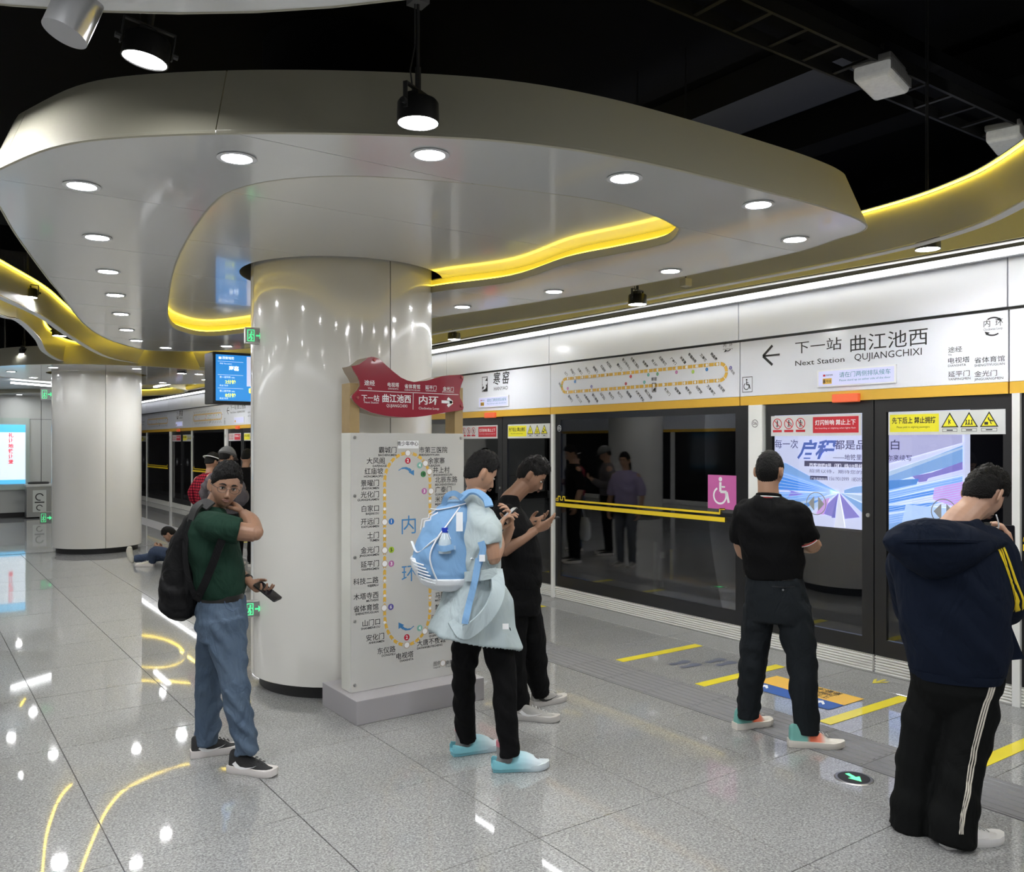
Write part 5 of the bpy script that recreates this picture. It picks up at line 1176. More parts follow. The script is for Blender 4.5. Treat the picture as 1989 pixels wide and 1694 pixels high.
def add_hand(mb, wrist, d, nrm, side, sc=1.0, curl=.5, thumb=.5, spread=1.0, pinch=0, curls=None):
    "d: pointing direction of the palm, nrm: direction the palm faces, side: +1 thumb on (d x nrm), -1 opposite"
    d = Vector(d).normalized(); nrm = Vector(nrm); nrm = (nrm-d*nrm.dot(d)).normalized(); a = d.cross(nrm)*side
    w0 = Vector(wrist)
    rs = []
    for t, hw, ht in ((-.02, .024, .020), (.0, .026, .019), (.03, .036, .016), (.06, .041, .0145), (.082, .040, .012), (.09, .036, .010)):
        rs.append(ringpts(w0+d*t*sc, a*hw*sc, nrm*ht*sc, 14, 2.6))
    mb.loft(rs)
    L = [(.029, .043, .026, .020), (.010, .047, .029, .022), (-.010, .044, .027, .021), (-.029, .034, .021, .019)]
    for i, (off, l1, l2, l3) in enumerate(L):
        c = (curls[i] if curls else curl)*(1+.08*i); p = w0+(d*(.082-.004*abs(i-1))+a*off)*sc; dd = (d+a*off*2.2*spread).normalized()
        pts = [p-dd*.015*sc, p]; ang = 0
        for l, k in ((l1, .75), (l2, 1.1), (l3, .8)):
            ang += c*k; v = dd*math.cos(ang)+nrm*math.sin(ang); p = p+v*l*sc; pts.append(p)
        r_ = [.0098, .0100, .0090, .0082, .0068]; mb.tube(pts, [q*sc for q in r_], 10)
        ellipsoid(mb, pts[-1], (Vector((1, 0, 0))*.0068*sc, Vector((0, 1, 0))*.0068*sc, Vector((0, 0, 1))*.0068*sc), 8, 6)
    b = w0+(d*.018+a*.024)*sc; v1 = (d*.55+a*.75+nrm*(.25+.3*thumb)).normalized(); v2 = (d*.85+a*(.45-.6*thumb)+nrm*(.3+.5*thumb)).normalized(); v3 = (d*.95+a*(.15-.9*thumb)+nrm*(.35+.5*thumb)).normalized()
    pts = [b-v1*.01*sc, b+v1*.034*sc]; pts.append(pts[-1]+v2*.032*sc); pts.append(pts[-1]+v3*.024*sc)
    mb.tube(pts, [q*sc for q in (.016, .0125, .0105, .0078)], 10); ellipsoid(mb, pts[-1], (Vector((1, 0, 0))*.0078*sc, Vector((0, 1, 0))*.0078*sc, Vector((0, 0, 1))*.0078*sc), 8, 6)
def phone(p, along, face, label, sc=1.0, lit=False):
    "along: long axis, face: screen normal"
    t = empty('phone', p, label, 'phone')
    A = Vector(along).normalized(); N_ = Vector(face); N_ = (N_-A*N_.dot(A)).normalized(); B = A.cross(N_)
    def slab(hl, hw, t0, t1, r=.01):
        o = []
        for sx, sy, a0 in ((1, 1, 0), (-1, 1, PI/2), (-1, -1, PI), (1, -1, 3*PI/2)):
            for q in range(5): a = a0+PI/2*q/4; o.append((sx*(hl-r)+r*math.cos(a), sy*(hw-r)+r*math.sin(a)))
        return MB().prism(o, A*sc, B*sc, N_*sc, (0, 0, 0), t0, t1)
    slab(.079, .038, -.004, .004).build('case', BLACKPL, t); slab(.075, .034, .004, .0046, .007).build('screen', mat('phone_screen_on', (.2, .2, .22), .15, emit=(.5, .55, .6), es=.35) if lit else mat('phone_glass', (.01, .01, .014), .08), t)
    cb = slab(.014, .014, -.0065, -.004, .004); cb.v = [v+(A*.052+B*.014)*sc for v in cb.v]; cb.build('camera_bump', DARKMET, t)
    return t
def shoe(parent, heel, toe_dir, L=.29, name='shoe', um=None, sm_=None, cuff=.075, accent=None, side=1, style='trainer', accent_sides=(1, -1), h=1.0):
    "heel point on the floor, direction of the toes"
    d = Vector(toe_dir); d.z = 0; d.normalize(); a = d.cross(UP); O = Vector(heel); lift = .001
    def P(x, y, z): return O+d*x+a*y+UP*(z+lift)
    st = empty(name, heel); st.parent = parent; off = st.location.copy()
    prof = [(-.005, .026, .0), (.03, .034, .0), (.08, .034, -.002), (.14, .036, -.004), (.19, .046, -.004), (.235, .045, .0), (.27, .033, .004), (L, .012, .010)]
    k = L/.29
    sole = MB(off); rs = []
    for x, w_, z in prof:
        z0 = max(0, z); th = .041-.05*x*.4; w_ *= 1.1
        rs.append([P(x*k, y*w_, z0+zz) for y, zz in ((-.9, 0), (.9, 0), (1.06, th*.5), (1, th), (-1, th), (-1.06, th*.5))])
    sole.loft(rs); so = sole.build('sole', sm_, st, smooth=True, ang=60)
    up = MB(off)
    if style == 'trainer':
        rs = []
        for x, w_, hh in ((.002, .024, .085*h), (.02, .031, .095*h), (.06, .034, .088*h), (.10, .035, .080*h), (.14, .037, .066*h), (.18, .043, .056*h), (.22, .042, .046), (.255, .034, .040), (.281, .016, .030)):
            rs.append([P(x*k, 1.12*w_*math.cos(t)*(.80 if math.sin(t) > 0.3 else 1), .018+(hh-.018)*max(0, math.sin(t))**.8 if math.sin(t) > 0 else .018) for t in [PI*j/9 for j in range(10)]+[PI*1.25, PI*1.75]])
        up.loft(rs); uo = fuse(up, 'upper', um, st, .005, 3)
        for q in range(5):
            x = .115+q*.022; z = (.077-.0068*q)*1.0; l = MB(off); l.tube([P(x*k, -.018, z*h+.0), P(x*k, 0, z*h+.008), P((x+.006)*k, .018, z*h)], .0028, 6); l.build('lace', mat('lace_'+um.name, tuple(min(1, c*2.2+.1) for c in (.2, .2, .2)), .7) if um.name != 'upper_black' else mat('lace_dark', (.05, .05, .05), .7), st)
    else:
        rs = []
        for x, w_, hh, zlow in ((.080, .040, .040, .02), (.10, .047, .090, .02), (.13, .051, .102, .02), (.17, .054, .094, .02), (.20, .053, .080, .02), (.235, .047, .060, .02), (.262, .038, .040, .02)):
            rs.append([P(x*k, w_*math.cos(t), .015+(hh-.015)*max(0, math.sin(t))**.7 if math.sin(t) > 0 else .015) for t in [PI*j/9 for j in range(10)]+[PI*1.25, PI*1.75]])
        up.loft(rs)
        rs = [[P(x*k, w_*y, z) for y, z in ((-1, .015), (1, .015), (1.02, .045+hh), (.80, .046+hh), (.72, .03), (-.72, .03), (-.80, .046+hh), (-1.02, .045+hh))] for x, w_, hh in ((-.012, .022, .022), (.0, .038, .026), (.03, .046, .016), (.07, .046, .004), (.11, .048, .01), (.15, .05, .0))]
        up.loft(rs); uo = fuse(up, 'upper', um, st, .005, 2)
    if accent:
        for q in accent_sides:
            m_ = MB(off); kind, mm = accent
            if kind == 'swoosh':
                c = [(.035, .052), (.06, .036), (.09, .030), (.13, .036), (.17, .050), (.185, .058), (.16, .048), (.12, .042), (.085, .044), (.06, .058), (.052, .066)]
                n = len(c); cx2 = sum(p[0] for p in c)/n
                w = lambda x: np.interp(x, [0, .06, .14, .2], [.033, .0355, .039, .043])
                m_.add([P(x*k, q*(w(x)+.0025-.010*max(0, z-.04)/.03), z) for x, z in c], [(0, 1, 9), (0, 9, 10), (1, 2, 8, 9), (2, 3, 7, 8), (3, 4, 6, 7), (4, 5, 6)])
                o = m_.build('side_mark', mm, st); solid(o, .002)
    return st
def person(x, y, rz, label, name='person'):
    return empty(name, (x, y, 0), label, 'person', rz=rz)
def ombre(name, d, a, k, stops):
    m = bpy.data.materials.new(name); m.use_nodes = True; MATS[name] = m; nt = m.node_tree; b = nt.nodes['Principled BSDF']; b.inputs['Roughness'].default_value = .6
    tc = nt.nodes.new('ShaderNodeTexCoord'); dt = nt.nodes.new('ShaderNodeVectorMath'); dt.operation = 'DOT_PRODUCT'; dt.inputs[1].default_value = tuple(d)
    mr = nt.nodes.new('ShaderNodeMapRange'); mr.inputs[1].default_value = a; mr.inputs[2].default_value = k
    cr = nt.nodes.new('ShaderNodeValToRGB'); e = cr.color_ramp.elements; e[0].position = stops[0][0]; e[0].color = (*stops[0][1], 1); e[1].position = stops[-1][0]; e[1].color = (*stops[-1][1], 1)
    for p, c_ in stops[1:-1]: q = e.new(p); q.color = (*c_, 1)
    nt.links.new(tc.outputs['Object'], dt.inputs[0]); nt.links.new(dt.outputs['Value'], mr.inputs[0]); nt.links.new(mr.outputs[0], cr.inputs[0]); nt.links.new(cr.outputs[0], b.inputs['Base Color']); return m
class Fig:
    def __init__(s, x0, D, label, name='person'):
        s.D = D; s.u0 = (x0-CX)/F*D; p = VV*D+RV*s.u0
        s.root = empty(name, (p.x, p.y, 0), label, 'person', rz=-YAW)
    def J(s, x, y, dd=0.0): d = s.D+dd; return Vector(((x-CX)/F*d-s.u0, dd, CAM_H-(y-HY)/F*d))
    def fl(s, x, y): d = CAM_H*F/(y-HY); return Vector(((x-CX)/F*d-s.u0, d-s.D, 0))
    def world(s, p): return s.root.location+RV*p.x+VV*p.y+UP*p.z
    def thing(s, name, label, cat, at=None):
        "a separate thing worn or held, built in the figure's axes"
        t = empty(name, s.world(at or Vector((0, 0, 0))), label, cat, rz=-YAW); return t
    def foot(s, hl, to, **k):
        a, b = s.fl(*hl), s.fl(*to); return shoe(s.root, a, b-a, **k)
def dirs(fx, fy): f = Vector((fx, fy, 0)).normalized(); return f.cross(UP), f     # person's right-hand side, front
def L3(*a): return list(a)

# ============ man in the green T-shirt
g = Fig(425, 4.68, 'man in green T-shirt, blue jeans and glasses turning to look back'); J = g.J
sd, fr = dirs(.98, .2)
hc = J(438, 946, -.02); hf = head_frame(hc, (.45, -.87, -.16), (.22, -.08, .96))
b = MB(); add_head(b, hf, .97)
limb(b, [J(404, 1015, .03), J(412, 995, .02), J(424, 972, .0), J(433, 955, -.01)], [.075, .062, .058, .06])
body_loft(b, [(J(428, 1150), .12, .09), (J(420, 1080), .15, .10), (J(408, 1020), .16, .09), (J(406, 1000), .09, .06)], sd, fr)
limb(b, [J(404, 1024, -.15), J(450, 1030, -.19), J(495, 1036, -.18)], [.05, .052, .046]); limb(b, [J(495, 1036, -.18), J(489, 1014, -.09), J(473, 998, .01)], [.046, .042, .029])
add_hand(b, J(472, 997, .015), (-.62, .45, .55), (-.45, -.1, -.6), 1, .95, curl=.5)
limb(b, [J(408, 1020, .18), J(432, 1085, .22), J(448, 1108, .20)], [.05, .043, .04]); limb(b, [J(448, 1108, .20), J(466, 1117, .12), J(482, 1128, .05)], [.041, .037, .027])
add_hand(b, J(483, 1129, .045), (.80, -.22, -.55), (.45, -.25, .75), -1, .98, curls=(.55, .6, .65, .7), thumb=.9)
fuse(b, 'body', SKIN_D, g.root, .0042, 3)
hair(g.root, hf, .97, seed=3, top=.016, thick=.02, spiky=.010, fringe=.05, side=.14, sweep=-.16, back=-.6)
face_details(g.root, hf, .97)
c, s, f, u = hf; T = lambda p: c+(s*p[0]+f*p[1]+u*p[2])*.97
gl = empty('eyeglasses', (0, 0, 0)); gl.parent = g.root; gm = MB()
for q in (-1, 1):
    pts = [T((q*.034+.025*math.cos(a), .101-.006*abs(math.cos(a)) if True else 0, .002+.017*math.sin(a))) for a in [2*PI*i/20 for i in range(21)]]
    gm.tube(pts, .0011, 6); gm.tube([T((q*.059, .097, .008)), T((q*.079, .06, .012)), T((q*.084, .0, .012)), T((q*.083, -.02, .0))], .0015, 6)
gm.tube([T((-.010, .101, .006)), T((0, .104, .009)), T((.010, .101, .006))], .0012, 6); gm.build('frame', DARKMET, gl, smooth=True)
GREEN = cloth('green_cotton', (.010, .031, .020), fold=.5, s=7)
b = MB()
body_loft(b, [(J(430, 1156), .158, .118), (J(429, 1140), .170, .132), (J(424, 1100), .178, .135), (J(415, 1060), .195, .138), (J(408, 1030), .205, .130), (J(406, 1008), .185, .105), (J(406, 995), .125, .085), (J(408, 985), .085, .070)], sd, fr, 24)
limb(b, [J(398, 1018, -.12), J(420, 1024, -.17), J(455, 1030, -.19), J(466, 1032, -.19)], [(.075, .075), (.080, .078), (.082, .075), (.080, .072)])
limb(b, [J(404, 1012, .14), J(412, 1040, .20), J(424, 1068, .22)], [.075, .078, .075])
fuse(b, 't_shirt', GREEN, g.root, .007, 5, folds=lambda c: wr(c, 7, .009, 1, .7))
# collar rib and the print on the back
b = MB(); b.tube([J(408, 985, 0)+(sd*math.cos(a)*.075+fr*math.sin(a)*.066)+UP*(.012*math.sin(a)*-1+.004) for a in [2*PI*i/24 for i in range(25)]], .007, 8); b.build('collar', GREEN, g.root, smooth=True)
fb = Flat(O=J(407, 1035, 0)-fr*.148+sd*.01, A=sd*-1, B=UP, off=.0)
BELT = mat('black_leather', (.012, .011, .011), .35)
b = MB(); body_loft(b, [(J(430, 1162), .158, .120), (J(430, 1151), .158, .120)], sd, fr, 28); b.build('belt', BELT, g.root, smooth=True, ang=50)
DENIM = cloth('denim', (.045, .073, .118), fold=.6, s=10, c2=(.115, .155, .21))
b = MB()
body_loft(b, [(J(430, 1159), .154, .118), (J(430, 1185), .165, .130), (J(431, 1215), .170, .135), (J(432, 1238), .165, .120)], sd, fr, 24)
limb(b, [J(437, 1200, -.08), J(443, 1250, -.085), J(454, 1320, -.12), J(463, 1380, -.13), J(476, 1430, -.14), J(480, 1462, -.14)], [.105, .098, .075, .070, .062, .060])
limb(b, [J(423, 1200, .08), J(414, 1250, .09), J(406, 1320, .11), J(403, 1380, .13), J(401, 1445, .13)], [.100, .092, .074, .070, .066])
fuse(b, 'jeans', DENIM, g.root, .007, 4, folds=lambda c: wr(c, 11, .007, 2, .9)*(1+.5*(c[:, 2] < .35)))
b = MB(); 
for q in (0, 1):
    st_ = [J(434+q*0, 1172+4*q, -.17+.0), J(446, 1182+4*q, -.16), J(459, 1178+4*q, -.13)]
b.tube([J(436, 1168, -.168), J(440, 1182, -.178), J(452, 1188, -.165), J(463, 1180, -.12)], .0022, 6); b.build('pocket_seam', mat('denim_dark', (.05, .08, .14), .8), g.root)
BLKM = mat('upper_black', (.016, .016, .017), .6, bump=.5, bump_s=250); SOLEW = mat('sole_white', (.68, .64, .62), .5); SW = mat('swoosh_white', (.8, .8, .8), .4)
g.foot((447, 1498), (534, 1508), L=.285, um=BLKM, sm_=SOLEW, accent=('swoosh', SW), h=1.3); g.foot((371, 1472), (452, 1459), L=.28, um=BLKM, sm_=SOLEW, accent=('swoosh', SW), h=1.3)
w_ = J(480, 1125, .065); t = g.thing('wrist_watch', 'dark strap watch on the green-shirted man\'s wrist', 'watch', w_)
dd_ = Vector((.72, -.35, -.5)).normalized(); MB().tube([dd_*-.009, dd_*.009], .031, 20).build('strap', BELT, t, smooth=True, ang=40)
d_ = Vector((.80, -.22, -.55)).normalized(); n_ = Vector((.45, -.25, .75)); n_ = (n_-d_*n_.dot(d_)).normalized(); ph = g.world(J(483, 1129, .045)+d_*.128+n_*.024); t = phone(ph, d_, n_, 'black phone held low by the man in green', 1.0); t.rotation_euler.z = -YAW
# black rucksack
PACK = cloth('black_nylon', (.006, .006, .0065), .6, .5, 10); CAMO = mat('dark_camo', (.006, .006, .006), .7, noise_s=28, col2=(.022, .022, .021))
bp = g.thing('rucksack', 'black and dark camouflage rucksack on the back of the man in green', 'backpack')
b = MB(); body_loft(b, [(J(385, 990, 0), .05, .02), (J(375, 1003, 0), .09, .035), (J(360, 1040, 0), .12, .065), (J(350, 1090, 0), .135, .085), (J(348, 1140, -.01), .145, .105), (J(350, 1175, -.02), .145, .10), (J(352, 1195, -.03), .11, .07), (J(350, 1204, -.03), .05, .03)], sd, fr, 24, 2.6)
fuse(b, 'main_bag', PACK, bp, .008, 4, folds=lambda c: wr(c, 9, .010, 5, .8))
b = MB(); body_loft(b, [(J(352, 1050, -.01), .08, .02), (J(338, 1090, -.01), .11, .045), (J(332, 1140, -.02), .12, .055), (J(335, 1180, -.03), .11, .045), (J(340, 1192, -.03), .07, .02)], sd, fr, 20, 2.6)
fuse(b, 'front_pocket', CAMO, bp, .008, 3, folds=lambda c: wr(c, 12, .006, 6, .8))
def strap(parent, pts, w, th, m, name='strap', nrm=None):
    sp = spline(pts, 8); b = MB(); rs = []; k = len(sp)
    for i, p in enumerate(sp):
        t = (sp[min(i+1, k-1)]-sp[max(i-1, 0)]).normalized(); n_ = Vector(nrm[min(i//8, len(nrm)-1)]) if nrm else Vector((0, -1, 0)); n_ = (n_-t*n_.dot(t)).normalized(); a = t.cross(n_)
        rs.append([p+a*w/2+n_*th, p-a*w/2+n_*th, p-a*w/2-n_*th*.2, p+a*w/2-n_*th*.2])
    b.loft(rs); return b.build(name, m, parent, smooth=True, ang=40)
strap(bp, [J(372, 1015, -.14), J(380, 990, -.13), J(394, 978, -.10), J(410, 985, -.12)], .06, .010, CAMO, 'shoulder_strap', [(-.3, -.5, .8)]*4)
strap(bp, [J(372, 1010, -.15), J(360, 1060, -.17), J(366, 1120, -.19), J(380, 1160, -.17)], .028, .006, PACK, 'side_strap')
strap(bp, [J(382, 1166, -.17), J(397, 1135, -.205), J(412, 1100, -.225), J(424, 1068, -.235), J(432, 1048, -.245)], .040, .007, PACK, 'lower_strap')

# ============ boy with the light blue backpack
g = Fig(950, 4.6, 'boy in pale T-shirt and black trousers with a pale jacket tied round his waist'); J = g.J
sd, fr = dirs(.88, .48)
hc = J(933, 920, 0); hf = head_frame(hc, (.78, .40, -.46), (.42, .18, .88))
b = MB(); add_head(b, hf, .93)
limb(b, [J(917, 1000, .02), J(917, 985, .02), J(920, 965, .01), J(928, 945, .0)], [.07, .056, .051, .055])
body_loft(b, [(J(924, 1150), .12, .08), (J(924, 1080), .14, .09), (J(922, 1020), .15, .08), (J(920, 1000), .09, .06)], sd, fr)
limb(b, [J(940, 1014, -.09), J(951, 1050, -.135), J(957, 1084, -.13)], [.045, .046, .043]); limb(b, [J(957, 1084, -.13), J(966, 1062, -.02), J(966, 1034, .07)], [.042, .040, .027])
add_hand(b, J(967, 1031, .08), (.45, .25, .85), (.85, .1, .2), 1, .92, curls=(.35, .5, .55, .6), thumb=.7)
limb(b, [J(905, 1010, .17), J(930, 1075, .26), J(938, 1090, .26)], [.043, .04, .038]); limb(b, [J(938, 1090, .26), J(975, 1055, .22), J(992, 1022, .17)], [.038, .035, .026])
add_hand(b, J(992, 1021, .17), (-.05, -.1, .95), (-.85, -.35, .1), -1, .9, curls=(.5, .6, .6, .6), thumb=.8)
fuse(b, 'body', SKIN, g.root, .0042, 3)
hair(g.root, hf, .93, seed=8, top=.014, thick=.014, spiky=.010, side=.08, back=-.62)
face_details(g.root, hf, .93)
PALE = cloth('pale_cotton', (.44, .51, .52), fold=.7, s=8); 
b = MB()
body_loft(b, [(J(926, 1190), .160, .118), (J(924, 1140), .158, .118), (J(923, 1090), .165, .122), (J(924, 1045), .185, .125), (J(925, 1015), .19, .115), (J(922, 998), .155, .092), (J(920, 984), .10, .072), (J(918, 970), .070, .062), (J(917, 960), .060, .056)], sd, fr, 24)
limb(b, [J(938, 1003, -.09), J(947, 1022, -.125), J(950, 1055, -.13)], [.066, .066, .068]); limb(b, [J(910, 1003, .13), J(918, 1035, .19), J(926, 1058, .21)], [.066, .066, .066])
fuse(b, 't_shirt', PALE, g.root, .007, 5, folds=lambda c: wr(c, 9, .008, 3, .8))
TIED = cloth('pale_blue_shell', (.40, .47, .49), .7, .7, 6)
b = MB(); rs = []
for y, cx_, hb, hd, dz in ((1108, 923, .150, .125, 0), (1135, 924, .165, .135, 0), (1165, 925, .182, .172, 0), (1200, 924, .20, .200, 0), (1240, 924, .220, .242, 0), (1246, 924, .210, .232, 0), (1200, 924, .18, .175, 0), (1150, 923, .14, .12, 0)):
    c = J(cx_, y, 0); rs.append([c+sd*hb*math.copysign(abs(math.cos(t))**.72, math.cos(t))*(1+.04*math.sin(7*t)*(y > 1150))+fr*hd*math.copysign(abs(math.sin(t))**.85, math.sin(t))*(1+.04*math.sin(5*t+1)*(y > 1150))+UP*(-.055*math.sin(t)*(y > 1180)) for t in [2*PI*i/60 for i in range(60)]])
b.loft(rs)
fuse(b, 'tied_jacket', TIED, g.root, .007, 3, folds=lambda c: wr(c, 7, .008, 4, .45))
strap(g.root, [J(962, 1108, -.12), J(966, 1150, -.20), J(948, 1190, -.24), J(915, 1222, -.24), J(897, 1226, -.22), J(882, 1205, -.18)], .07, .018, TIED, 'jacket_sleeve', [(.3, -1, .1)]*6)
strap(g.root, [J(905, 1120, -.16), J(935, 1118, -.19), J(962, 1112, -.14)], .05, .016, TIED, 'jacket_sleeve', [(.3, -1, .1)]*3)
o = MB((0, 0, 0)).box(J(976, 1222, -.205), J(988, 1212, -.210)).build('care_tag', WHT, g.root)
TRB = cloth('black_trousers', (.0045, .0045, .005), fold=.35, s=10)
b = MB()
body_loft(b, [(J(925, 1150), .15, .11), (J(930, 1200), .16, .125), (J(935, 1240), .165, .13)], sd, fr, 22)
limb(b, [J(958, 1215, -.05), J(970, 1270, -.025), J(980, 1310, -.04), J(982, 1382, -.05), J(988, 1440, -.04), J(990, 1468, -.04)], [.095, .082, .068, .064, .056, .055])
limb(b, [J(912, 1215, .10), J(904, 1270, .13), J(901, 1310, .15), J(903, 1382, .19), J(907, 1438, .22)], [.090, .078, .064, .060, .055])
fuse(b, 'trousers', TRB, g.root, .007, 4, folds=lambda c: wr(c, 10, .006, 7, .8))
SOCK = mat('grey_sock', (.16, .15, .15), .9, noise_s=140, col2=(.32, .31, .31)); SOCKR = mat('sock_cuff_pink', (.50, .16, .20), .9)
for h, t_, dd in (((959, 1498), (1069, 1492), -.02), ((880, 1468), (967, 1454), .24)):
    a = g.fl(*h); d = (g.fl(*t_)-a).normalized(); q = d.cross(UP)
    SLIDE = ombre('slide_fade_%d' % h[0], d, 0, .29, [(0, (.20, .52, .60)), (.35, (.25, .58, .66)), (.75, (.62, .72, .78)), (1, (.70, .76, .80))])
    st = g.foot(h, t_, L=.295, um=SLIDE, sm_=SLIDE, name='slide', style='slide')
    so = MB(); limb(so, [a+d*.05+UP*.15, a+d*.05+UP*.10, a+d*.055+UP*.055], [.036, .035, .036]); limb(so, [a+d*.035+UP*.045, a+d*.12+UP*.055, a+d*.22+UP*.045, a+d*.245+UP*.042], [.030, .034, .028, .016])
    fuse(so, 'sock', SOCK, g.root, .005, 3); MB().tube([a+d*.05+UP*.135, a+d*.05+UP*.160], .0375, 16).build('sock_cuff', SOCKR, g.root, smooth=True)
    v = Flat(O=a+d*.16+q*.050+UP*.032, A=d*-1 if False else d, B=UP, off=0)
    for x_ in (.165, .20): MB().tube([a+d*x_-q*0+q*.048+UP*.026, a+d*(x_+.03)+q*.046+UP*.026], [.0045, .003], 8).build('side_vent', mat('vent_blue', (.12, .25, .34), .6), st).location = -st.location
ph = g.world(J(982, 1005, .13)); t = phone(ph, Vector((.66, .30, .62)), Vector((-.62, -.15, .76)), 'phone the boy with the blue backpack holds up, case edge white', 1.0, True); t.rotation_euler.z = -YAW
# light blue backpack
BLUE = cloth('sky_blue_nylon', (.19, .35, .57), .6, .45, 7); WTRIM = mat('white_trim', (.74, .77, .80), .6)
bp = g.thing('backpack', 'light blue and white backpack slung low on the boy\'s back', 'backpack')
def bsec(y, x0_, x1_, dep, dd=-.03):   # section from left to right pixel edges; depth half size
    c = J((x0_+x1_)/2, y, dd); return (c, dep, abs(x1_-x0_)/2/F*4.6)
ux, uy = Vector((1, 0, 0)), Vector((0, 1, 0))
b = MB()
secs = [(868, 968, 905, .06), (880, 975, 918, .09), (0, 0, 0, 0)]
secs = [bsec(972, 868, 905, .07), bsec(985, 850, 912, .10), bsec(1010, 830, 918, .125), bsec(1045, 812, 922, .14), bsec(1080, 802, 922, .145), bsec(1110, 806, 925, .14), bsec(1130, 822, 918, .12), bsec(1142, 845, 900, .08)]
body_loft(b, [(s_[0], s_[1], s_[2]) for s_ in secs], uy, ux, 28, 2.5)
fuse(b, 'main_bag', BLUE, bp, .007, 4, folds=lambda c: wr(c, 8, .006, 9, .9))
b = MB(); body_loft(b, [bsec(1118, 812, 925, .148), bsec(1130, 818, 922, .138), bsec(1142, 838, 905, .10), bsec(1147, 860, 890, .05)], uy, ux, 28, 2.5)
fuse(b, 'bottom_panel', WTRIM, bp, .006, 3)
# white ribbed pocket at the rear, trims, top flap and handle
b = MB(); body_loft(b, [bsec(1080, 797, 818, .09), bsec(1100, 800, 835, .10), bsec(1125, 815, 850, .10), bsec(1138, 835, 860, .07)], uy, ux, 20, 2.5); fuse(b, 'rear_pocket', WTRIM, bp, .006, 3)
for q in range(6):
    a_ = J(801+q*3.4, 1090+q*7, -.125); b_ = J(823+q*4.5, 1098+q*7.2, -.168); MB().tube([a_, (a_+b_)/2+Vector((0, -.012, 0)), b_], .0042, 8).build('pocket_rib', WTRIM, bp, smooth=True)
def trim(pts, w=.011, nm='piping'): 
    sp = spline([J(*p) for p in pts], 8); b = MB(); b.tube(sp, [(w, w*.5)]*len(sp), 8); return b.build(nm, WTRIM, bp, smooth=True)
trim([(893, 985, -.115), (872, 1015, -.155), (850, 1045, -.172), (836, 1075, -.178), (838, 1100, -.182), (850, 1130, -.165)], .009)
trim([(870, 1030, -.168), (840, 1052, -.165), (812, 1073, -.13), (800, 1052, -.07)], .008)
trim([(905, 978, -.11), (880, 985, -.13), (852, 990, -.12), (838, 988, -.08)], .007); trim([(915, 1085, -.16), (922, 1090, -.15), (925, 1120, -.14)], .008)
trim([(868, 972, -.10), (880, 968, -.12), (900, 972, -.11)], .006)
strap(bp, [J(862, 980, -.10), J(868, 964, -.12), J(882, 958, -.13), J(896, 966, -.12)], .028, .006, BLUE, 'top_handle')
strap(bp, [J(893, 972, -.12), J(910, 958, -.11), J(928, 958, -.12), J(945, 972, -.14), J(950, 985, -.17)], .044, .010, BLUE, 'shoulder_strap', [(0, -.4, .9)]*5)
strap(bp, [J(922, 1120, -.165), J(932, 1090, -.20), J(938, 1068, -.21), J(934, 1052, -.21)], .035, .006, BLUE, 'side_strap')
strap(bp, [J(930, 1085, -.20), J(922, 1130, -.22), J(912, 1170, -.225), J(905, 1200, -.25), J(903, 1212, -.255)], .034, .006, BLUE, 'hanging_strap')
b = MB(); b.box(J(931, 1090, -.205), J(942, 1078, -.220)); b.build('buckle', WTRIM, bp)
fz = Flat(O=J(836, 1010, -.148), A=(1, 0, .15), B=(.15, 0, 1), off=.004); fz.line([(-.03, -.035), (-.03, .0), (0, .0), (0, .02), (.035, .035)], .007).line([(-.045, -.045), (-.045, .012), (-.012, .012), (-.012, .034), (.02, .048)], .004); fz.build('white_emblem', WTRIM, bp)
o = MB().box(J(886, 995, -.19), J(899, 1032, -.186)).build('hang_tag', WTRIM, bp)
o = MB().box(J(873, 1068, -.176), J(885, 1060, -.180)).build('fabric_label', mat('label_blue', (.30, .45, .62), .6), bp)
bo = g.thing('water_bottle', 'clear bottle with blue cap in the backpack side pocket', 'bottle', J(864, 1052, -.165))
n = 24; b = MB(); b.loft([[Vector((r_*math.cos(2*PI*i/n), r_*math.sin(2*PI*i/n), z)) for i in range(n)] for r_, z in ((.034, -.06), (.034, .0), (.030, .012), (.016, .042), (.013, .050))]); b.build('bottle_body', mat('clear_plastic', (.45, .55, .62), .08, spec=.8, coat=1), bo, smooth=True)
MB().cyl((0, 0), .0165, .048, .072, 20).build('cap', mat('cap_blue', (.01, .04, .42), .4), bo)
for q in range(8): a_ = 2*PI*q/8; MB().tube([Vector((.030*math.cos(a_), .030*math.sin(a_), .013)), Vector((.0165*math.cos(a_), .0165*math.sin(a_), .043))], .0025, 6).build('rib', mat('bottle_rib', (.75, .8, .85), .2), bo)
strap(bp, [J(850, 1064, -.165), J(864, 1066, -.205), J(880, 1062, -.185)], .03, .006, BLUE, 'pocket_edge')

